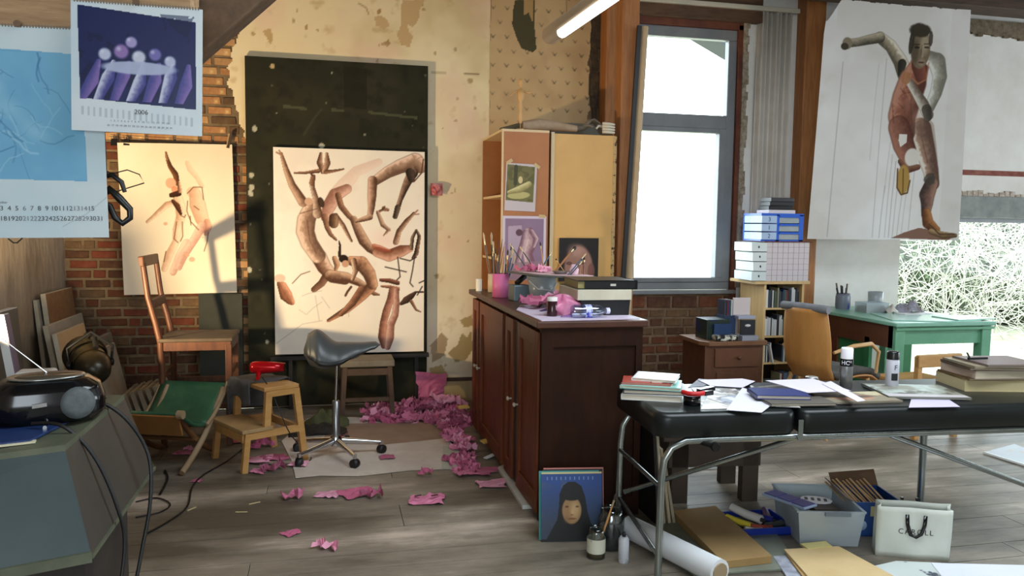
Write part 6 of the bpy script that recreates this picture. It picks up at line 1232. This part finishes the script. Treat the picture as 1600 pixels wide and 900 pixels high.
# cans
def can(label, x, y, h, r, body, cap, capw):
    t = thing('spray_can', label, 'spray can', tp(x, y)); MB().lathe([(r * .9, 0), (r, .004), (r, h - .012), (r * .85, h)], 24).build('body', body, t); MB().lathe([(r * .95, h - .004), (r * .95, h + capw - .006), (r * .85, h + capw), (.001, h + capw)], 22).build('cap', cap, t); return t
c1 = can('silver spray can with a white cap and a black band', 1321, 608, .125, .026, M('can_silver', (110, 112, 110), (150, 152, 150), 9, .3, .6), M('cap_white', (232, 230, 232), rough=.4), .048)
MB().lathe([(.0265, .098), (.0265, .128)], 24, close=False).build('black_band', glossy_black, c1); rcan = math.atan2(-.28, 1) * 0
cd = Vector((2.2, 3.3, 0)).normalized(); ang = math.atan2(-(c1.location.y), -(c1.location.x)); 
wink = M('white_ink', (226, 226, 230)); bink = M('black_ink', (22, 22, 24))
def wrap_text(par, body, size, r, z, mat, a0):
    o = text(body, size, mat, par, (0, 0, 0), name='lettering', extr=0)
    for v in o.data.vertices:
        x, y = v.co.x, v.co.y; a = a0 + x / r; v.co = ((r + .0006) * math.cos(a), (r + .0006) * math.sin(a), z + y)
    return o
wrap_text(c1, 'HC', .024, .0266, .112, wink, ang - .18); wrap_text(c1, '10', .012, .0266, .117, wink, ang + .55)
MB().lathe([(.0264, 0), (.0266, .001)], 6).build('round_mark', bink, c1).hide_render if False else None
c2 = can('white spray can with a black cap and a dark square label', 1393, 606, .125, .0265, M('can_white', (196, 196, 206), rough=.4), M('cap_black', (18, 20, 20), rough=.3), .03)
ang2 = math.atan2(-(c2.location.y), -(c2.location.x)); wrap_text(c2, 'F', .03, .027, .088, bink, ang2 + .5); 
m = MB(); n_ = 8
m.grid(lambda u, v: Vector((.0272 * math.cos(ang2 - .1 + 1.0 * u), .0272 * math.sin(ang2 - .1 + 1.0 * u), .035 + .03 * v)), 8, 1).build('dark_label', bink, c2)
for c_ in (c1, c2): c_.scale = (1.15, 1.15, 1.18)
lt = thing('tin_lid', 'low black tin with a pale lid behind the printed sheets', 'tin', tp(1268, 597)); MB().lathe([(.032, 0), (.034, .02), (.032, .024)], 20).build('tin', glossy_black, lt); MB().lathe([(.03, .024), (.03, .028), (.001, .028)], 20).build('lid', M('lid_pale', (190, 190, 186), rough=.3, metal=.6), lt)

# ================================================================ UNDER AND AROUND THE TABLE
bn = thing('dark_bench', 'dark low wooden bench under the treatment table', 'bench', (1.80, 3.90, 0), -.10)
dbn = M('bench_dark', (48, 36, 26), (62, 48, 34), 5, .6)
MB().box(-.05, .52, 0, .36, .34, .37).build('top', dbn, bn, bevel=.004); MB().box(-.02, .50, .0, .025, .20, .34).build('apron', dbn, bn)
for xx in (0, .40): MB().box(xx, xx + .09, .0, .06, 0, .34).build('leg', dbn, bn); MB().box(xx, xx + .09, .30, .36, 0, .34).build('leg', dbn, bn)
bxw = thing('archive_box', 'open white-grey box standing on the dark bench', 'box', (1.72, 3.92, .371), -.10); gw = M('box_greywhite', (176, 184, 186), (160, 168, 170), 5, .7)
MB().box(0, .32, 0, .006, 0, .11).box(0, .32, .264, .27, 0, .11).box(0, .006, 0, .27, 0, .11).box(.314, .32, 0, .27, 0, .11).box(0, .32, 0, .27, 0, .006).build('shell', gw, bxw); MB().box(.01, .31, .01, .26, .006, .07).build('contents', M('dark_stuff', (30, 28, 28)), bxw)
obj('bench_papers', 'stack of dark printed papers beside the archive box', 'papers', MB().box(0, .2, 0, .26, 0, .05), M('printed_dark', (110, 90, 96), (60, 56, 64), 9, .4), .002, loc=(2.055, 3.90, .371), rz=-.1)
for i, (dx, lb) in enumerate(((0, 'black portfolio leaning between cabinet and table'), (.03, 'pale frame leaning beside the black portfolio'), (.06, 'cream strip leaning at the archive box'), (.085, 'torn canvas strip hanging by the archive box'))):
    obj('leaning_strip', lb, 'canvas', MB().hexa([(1.60 + dx, 3.62, 0), (1.615 + dx, 3.62, 0), (1.615 + dx, 3.95, 0), (1.60 + dx, 3.95, 0)], [(1.575 + dx * .8, 3.66, .52 - .07 * i), (1.588 + dx * .8, 3.66, .52 - .07 * i), (1.588 + dx * .8, 3.98, .55 - .07 * i), (1.575 + dx * .8, 3.98, .55 - .07 * i)]), (gap, edge_w, M('strip_cream', (170, 154, 124)), M('strip_torn', (150, 138, 116)))[i])
obj('white_sheet_pile', 'bright white board lying on the floor behind the bench', 'board', MB().box(-.1, .4, 0, .5, 0, .02), M('board_bright', (196, 200, 200), rough=.6), loc=(1.95, 4.5, 0.001), rz=-.2)
pr = thing('paper_roll', 'thick white paper roll on the floor under the table end', 'roll', (1.40, 3.50, .056)); e = Vector((.19, -.55, 0))
MB().tube([(0, 0, 0), e], .055, 18).build('roll', M('roll_white', (214, 218, 220), rough=.7), pr); MB().tube([e * 1.0, e * 1.012], .04, 14).build('roll_core', M('core_tan', (150, 130, 100)), pr)
flat('floor_board', 'grey-green glass-like sheet on the floor under the brown board', [(1010, 850), (1055, 800), (1190, 800), (1250, 890), (1085, 900)], M('sheet_greygreen', (104, 110, 96), (126, 130, 116), 4, .4), .001, .008, 'board')
P = [pZ(1128, 889, .01), pZ(1050, 808, .01), pZ(1118, 800, .01), pZ(1206, 880, .01)]
obj('brown_board', 'thick brown fibreboard panel lying on the floor', 'board', MB().prism([(p.x, p.y) for p in P], .0095, .045), M('fibreboard', (146, 116, 70), (160, 130, 82), 4, .8), .002)
obj('brown_board', 'second brown board under the blue tray', 'board', MB().prism([(p.x, p.y) for p in [pZ(1190, 870, 0), pZ(1120, 800, 0), pZ(1200, 790, 0), pZ(1265, 850, 0)]], .010, .03), M('fibreboard2', (112, 92, 60), (126, 104, 70), 4, .8), .002) if False else None
ty = thing('blue_tray', 'royal blue tray of paint tubes on the floor', 'tray', pZ(1183, 826, 0), -.05); bt2 = M('tray_blue', (22, 44, 140), (28, 52, 150), 4, .35)
MB().box(-.16, .15, -.10, .15, 0, .008).box(-.16, .15, -.10, -.092, 0, .04).box(-.16, .15, .142, .15, 0, .04).box(-.16, -.152, -.10, .15, 0, .04).box(.142, .15, -.10, .15, 0, .04).build('tray', bt2, ty)
tc = pZ(1183, 826, 0)
for i, (dx, dy, dz, rz, c, L, r, lb) in enumerate(((-.02, .06, .05, 1.15, (206, 204, 200), .20, .022, 'big white paint tube sticking up in the blue tray'), (-.08, .02, .03, 1.0, (206, 190, 60), .16, .016, 'yellow paint tube in the blue tray'), (.05, .06, .03, .8, (36, 40, 130), .16, .02, 'dark blue paint tube in the blue tray'), (.0, -.05, .025, .15, (150, 62, 50), .12, .014, 'red paint tube in the blue tray'), (.08, -.03, .025, -.3, (60, 66, 64), .13, .016, 'grey-green paint tube in the blue tray'), (.10, .08, .03, 1.9, (96, 70, 120), .13, .018, 'violet paint tube at the back of the blue tray'), (-.05, -.06, .02, .1, (214, 210, 206), .10, .012, 'small white tube at the tray front'))):
    t = thing('paint_tube', lb, 'tube', tc + Vector((dx, dy, dz)), -rz, 'paint tubes in the blue tray'); MB().tube([(-L / 2, 0, .01), (0, 0, 0), (L * .4, 0, 0)], [r * .9, r, r], 10).build('tube_body', M('tubec_%d' % i, c, rough=.35), t); MB().tube([(L * .4, 0, 0), (L * .5, 0, 0)], [r * .5, r * .5], 8).build('tube_cap', M('tubecap', (30, 30, 32)), t)
# clear tub
TB = pZ(1250, 852, 0); tub = thing('storage_tub', 'clear plastic storage tub of painting things on the floor', 'tub', TB, -.25)
def tubf(x0, x1, y0, y1, h, fl):
    m = MB(); b = [(x0, y0), (x1, y0), (x1, y1), (x0, y1)]; t = [(x0 - fl, y0 - fl), (x1 + fl, y0 - fl), (x1 + fl, y1 + fl), (x0 - fl, y1 + fl)]
    m.add([(x, y, 0) for x, y in b] + [(x, y, h) for x, y in t], [(0, 1, 5, 4), (1, 2, 6, 5), (2, 3, 7, 6), (3, 0, 4, 7), (3, 2, 1, 0)]); return m
tubf(.0, .27, .0, .36, .17, .02).build('shell', PLASTIC, tub, solid=.003); m = MB()
for p, q in (((-.02, -.02), (.29, -.02)), ((.29, -.02), (.29, .38)), ((.29, .38), (-.02, .38)), ((-.02, .38), (-.02, -.02))): m.bar((p[0], p[1], .17), (q[0], q[1], .17), .014, .008)
m.build('rim', PLASTIC, tub); MB().bar((.10, -.03, .165), (.22, -.03, .165), .012, .02).build('handle', M('handle_grey', (110, 122, 132)), tub)
tm = Matrix.Translation(TB) @ Matrix.Rotation(-.25, 4, 'Z')
def intub(x, y, z): return tm @ Vector((x, y, z))
for i, (x, y, w_, d_, h_, c, lb) in enumerate(((.02, .02, .22, .14, .07, (104, 106, 84), 'olive box seen through the tub side'), (.14, .2, .12, .13, .10, (92, 72, 56), 'brown box in the storage tub'), (.02, .20, .10, .14, .09, (86, 92, 90), 'grey tin in the storage tub'))):
    obj('stored_box', lb, 'box', MB().box(0, w_, 0, d_, 0, h_), M('stored_%d' % i, c), .003, loc=intub(x, y, .004), rz=-.25)
wc = thing('watercolour_set', 'blue watercolour box lying across the tub corner', 'paint box', intub(.01, .10, .168), .35); MB().box(-.05, .05, -.08, .17, 0, .012).build('case', M('case_pale', (150, 166, 196), rough=.3), wc, bevel=.003)
for i in range(3): MB().box(-.042, .042, -.072 + i * .08, .0 + i * .08, .012, .015).build('pan', M('pan_navy', (20, 34, 130), rough=.3), wc)
pl = thing('white_palette', 'white plastic palette with dark slots in the storage tub', 'palette', intub(.14, .20, .15), -.5); MB().prism([(.05 * math.cos(a / 12 * 2 * PI) * (1.5), .05 * math.sin(a / 12 * 2 * PI)) for a in range(12)], 0, .006).build('plate', M('palette_white', (226, 226, 232), rough=.3), pl)
for i in range(4): MB().box(-.055 + i * .03, -.04 + i * .03, -.02, .02, .006, .007).build('slot', gap, pl)
# blue carton with sticks
bb2 = pZ(1352, 838, 0); bxb = thing('blue_carton', 'blue cardboard box of wooden sticks behind the shopping bag', 'box', bb2, -.2)
bcm = M('carton_blue', (16, 62, 130), (22, 72, 142), 4, .5); MB().box(-.06, .18, .0, .006, 0, .17).box(-.06, -.054, .0, .26, 0, .17).box(.174, .18, 0, .26, 0, .17).box(-.06, .18, .254, .26, 0, .17).box(-.06, .18, 0, .26, 0, .006).build('walls', bcm, bxb); MB().box(.02, .06, -.001, 0, .10, .15).build('cream_label', M('label_cream', (206, 196, 150)), bxb); MB().lathe([(.001, .001), (.025, .001), (.025, 0)], 16, Matrix.Translation((-.02, 0, .055)) @ Matrix.Rotation(PI / 2, 4, 'X')).build('round_label', M('label_pale', (150, 176, 206)), bxb)
MB().add([(-.06, .26, .17), (.18, .26, .17), (.18, .31, .24), (-.06, .31, .22)], [(0, 1, 2, 3)]).add([(-.06, .0, .17), (-.06, .26, .17), (-.10, .26, .21), (-.10, .02, .19)], [(0, 1, 2, 3)]).build('flap', M('card_brown', (92, 68, 46), (110, 84, 60), 5, .8), bxb, solid=.004)
for i in range(12):
    obj('wooden_stick', 'thin pale wooden stick in the blue carton', 'stick', MB().bar((-.05 + i * .017, .02, .12 + .004 * (i % 3)), (-.10 + i * .018, .25, .19 + .006 * (i % 4)), .009, .005), M('stick_wood', (206, 172, 128), (190, 152, 106), 6, .7), group='sticks in the blue carton', loc=bb2, rz=-.2)
# shopping bag
pa, pb_ = pZ(1370, 868, 0), pZ(1480, 877, 0); L = (pb_ - pa).length; rz = math.atan2(pb_.y - pa.y, pb_.x - pa.x)
bag = thing('shopping_bag', 'white paper shopping bag with black ribbon handles and black lettering', 'bag', pa, rz); bgm = M('bag_white', (196, 202, 190), (206, 210, 200), 4, .55)
Bh = .235
def bagm(u, v):
    return Vector((-.006 + (L + .012) * u + .012 * v * (u - .3), -.0 + .004 * math.sin(u * 9 + v * 4), Bh * v))
MB().grid(bagm, 14, 10).build('front_panel', bgm, bag, solid=.002)
MB().grid(lambda u, v: bagm(u, v) + Vector((0.01, .10 - .035 * v, .01 * v)), 14, 10).build('back_panel', bgm, bag, solid=.002)
for s_ in (0, 1): MB().grid(lambda u, v, s_=s_: bagm(s_, v) + (Vector((0.01, .10 - .035 * v, .01 * v))) * u + Vector(((.02 if s_ == 0 else -.02) * math.sin(PI * u) * v, 0, 0)), 6, 8).build('gusset', bgm, bag, solid=.002)
rib = glossy_black
def ribbon(pts, name='ribbon_handle'):
    m = MB(); P = [Vector(p) for p in pts]; v = []; 
    for i, p in enumerate(P):
        d = (P[min(i + 1, len(P) - 1)] - P[max(i - 1, 0)]); n = Vector((d.z, 0, -d.x)).normalized() * .008; v += [p + n, p - n]
    m.add(v, [(2 * i, 2 * i + 1, 2 * i + 3, 2 * i + 2) for i in range(len(P) - 1)], True); m.build(name, rib, bag, solid=.0015)
ribbon([(L * .40, -.006, .205), (L * .405, -.012, .16), (L * .45, -.014, .115), (L * .53, -.014, .105), (L * .60, -.014, .12), (L * .645, -.012, .16), (L * .66, -.006, .205)])
MB().bar((L * .38, .085, .25), (L * .42, .085, .25), .012).bar((L * .6, .085, .25), (L * .66, .085, .25), .014).build('ribbon_knot', rib, bag)
text('CAROLL', .034, bink, bag, (L * .53, -.0055, .125), (PI / 2, 0, 0), spacing=1.25, sx=1.0)
# papers at the lower border
fl_k = M('kraft', (196, 168, 118), (206, 180, 132), 4, .8)
for i, (pts, z, mt, lb) in enumerate((([(1225, 861), (1310, 856), (1400, 905), (1290, 935)], .022, fl_k, 'kraft envelope on top of the paper pile on the floor'), ([(1228, 868), (1300, 862), (1390, 910), (1285, 945)], .012, M('kraft2', (176, 142, 88)), 'second kraft envelope under the top one'), ([(1208, 872), (1260, 868), (1330, 925), (1260, 950)], .002, M('silver_mag', (190, 194, 206), (120, 124, 140), 12, .3), 'silvery magazines at the bottom of the floor pile'), ([(1250, 852), (1290, 848), (1300, 856), (1262, 860)], .026, M('yellow_edge', (196, 184, 120)), 'yellowish sheet peeking behind the kraft envelopes'))):
    flat('floor_papers', lb, pts, mt, z, .009)
flat('drawing_sheet', 'pale sheet with a dark sketch on the floor before the bag', [(1365, 885), (1400, 877), (1470, 880), (1480, 910), (1390, 915)], M('sketch_sheet', (196, 204, 200), (64, 70, 84), 5, .6, lo=.58, hi=.62), .002)
flat('drawing_sheet', 'large bright white sheet along the lower border', [(1455, 880), (1620, 884), (1640, 930), (1490, 925)], M('sheet_bright', (214, 218, 228)), .005)
flat('drawing_sheet', 'painted sheet lying on the floor beyond the table leg', [(1540, 706), (1605, 730), (1640, 715), (1585, 694)], M('painted_sheet', (190, 200, 208), (206, 170, 130), 4, .5, lo=.55, hi=.7), .003)
obj('white_lath', 'thin white lath beside the painted sheet', 'lath', MB().bar(pZ(1538, 707, .008), pZ(1606, 728, .008), .02, .012), bw)
# album and jars by the cabinet
A = Art(842, 737, 942, 848, (40, 70, 130), 1.6, 91); A.mix(np.clip((A.Y - 750) / 70, 0, 1) * .9, (54, 62, 76)).mottle(20, (120, 100, 80), .62, .85, .5)
A.poly([(848, 848), (858, 830), (868, 812), (871, 790), (872, 770), (878, 756), (886, 750), (898, 750), (908, 757), (914, 774), (918, 800), (924, 820), (926, 848)], (20, 19, 19))
A.ell(892, 797, 17, 24, (150, 116, 76), 1, soft=.12).ell(897, 796, 11, 19, (200, 168, 120), .7, soft=.7).ell(884, 812, 8, 9, (120, 88, 56), .5, soft=.7).ell(892, 773, 18, 9, (20, 19, 19), 1, soft=.2).ell(884, 791, 4, 2, (52, 36, 24), .85, soft=.6).ell(901, 791, 4, 2, (60, 42, 28), .8, soft=.6).ell(893, 800, 2.6, 5, (206, 176, 128), .6, soft=.8).ell(892, 804.5, 3.2, 1.2, (92, 62, 40), .7, soft=.6).ell(893, 811, 6, 2.2, (140, 78, 58), .8, soft=.5).line([(887, 811), (899, 811)], .5, (84, 44, 34), .8).poly([(842, 844), (942, 844), (942, 848), (842, 848)], (18, 18, 20))
for i in range(11): A.line([(852 + i * 7.5, 742), (852 + i * 7.5, 746)], .9, (130, 156, 196), .7)
x0 = pZ(846, 847, 0); x1 = pZ(941, 845, 0); wA = (x1 - x0).length; rzA = math.atan2(x1.y - x0.y, x1.x - x0.x)
mA = Matrix.Translation((x0.x, x0.y, 0.001)) @ Matrix.Rotation(rzA, 4, 'Z') @ Matrix.Rotation(math.radians(90 - 9), 4, 'X')
canvas('art_magazine', 'large magazine with a hooded face on a blue cover, leaning on the cabinet', A, mA, wA, .315, .006, face='cover_print', art=ART_GLOSS, edge=glossy_black, cat='magazine')
for i, (c, lb) in enumerate((((214, 204, 150), 'cream magazine directly behind the hooded face cover'), ((70, 150, 150), 'teal magazine in the leaning row'), ((30, 28, 34), 'black magazine in the leaning row'), ((206, 130, 120), 'pink-edged magazine at the back of the leaning row'))):
    o = obj('leaning_magazine', lb, 'magazine', MB().box(0, wA, 0, .32 + .004 * i, -.007, -.001), M('magc_%d' % i, c)); o.matrix_world = Matrix.Translation((.0, .008 * (i + 1), 0)) @ mA @ Matrix.Translation((.004 + .006 * i - (.016 if i == 1 else 0), 0, -.006 - .003 * i))
def jar(name, label, p, r, h, fill, fmat, lab=None):
    t = thing(name, label, 'jar', p); MB().lathe([(.001, .004), (r - .003, .004), (r - .003, h * .75), (r * .8, h * .86), (r * .8, h), (r * .84, h), (r * .84, h * .86), (r, h * .76), (r, 0), (.001, 0)], 22, close=False).build('glass', JAR, t); MB().lathe([(.001, .006), (r - .005, .006), (r - .005, h * fill), (.001, h * fill)], 20, close=False).build('liquid', fmat, t)
    if lab: MB().lathe([(r + .0005, h * .2), (r + .0005, h * .68)], 22, close=False).build('paper_label', lab, t)
    return t
jp = pZ(931, 870, 0); jar('paint_jar', 'glass jar with a cream label and one brush beside the magazines', jp, .042, .135, .3, M('ochre_liquid', (120, 92, 40), rough=.2), M('jar_label', (206, 206, 186), (150, 154, 140), 22, .7, lo=.6, hi=.7))
brush(jp + Vector((0, 0, .01)), jp + Vector((.085, -.02, .30)), 3, 'thin tan brush standing in the labelled jar', None, .0045)
jar('paint_jar', 'big smeared jar of dark paint behind the white spray bottle', pZ(966, 868, 0) + Vector((0, .10, 0)), .062, .185, .55, M('dark_paint', (36, 32, 44), (60, 60, 76), 6, .3))
sb = thing('spray_bottle', 'small white aerosol can with a black nozzle by the jars', 'spray can', pZ(974, 878, 0)); MB().lathe([(.022, 0), (.0235, .004), (.0235, .105), (.016, .118)], 18).build('body', M('aerosol_white', (186, 190, 196), (150, 156, 164), 20, .35, lo=.55, hi=.6), sb); MB().lathe([(.009, .118), (.009, .13), (.006, .138), (.001, .138)], 10).build('nozzle', glossy_black, sb)
# two nails and flakes of wood on the bare floor
for x, y, rz_, lb in ((398, 787, .4, 'pale wood splinter on the floor planks'), (377, 801, -.2, 'white chip on the floor planks'), (300, 796, .9, 'thin twig on the floor by the cable')):
    obj('wood_splinter', lb, 'splinter', MB().bar((-.03, 0, .003), (.03, .004, .003), .006, .004), M('splinter', (206, 186, 140)), loc=pZ(x, y, 0), rz=rz_)
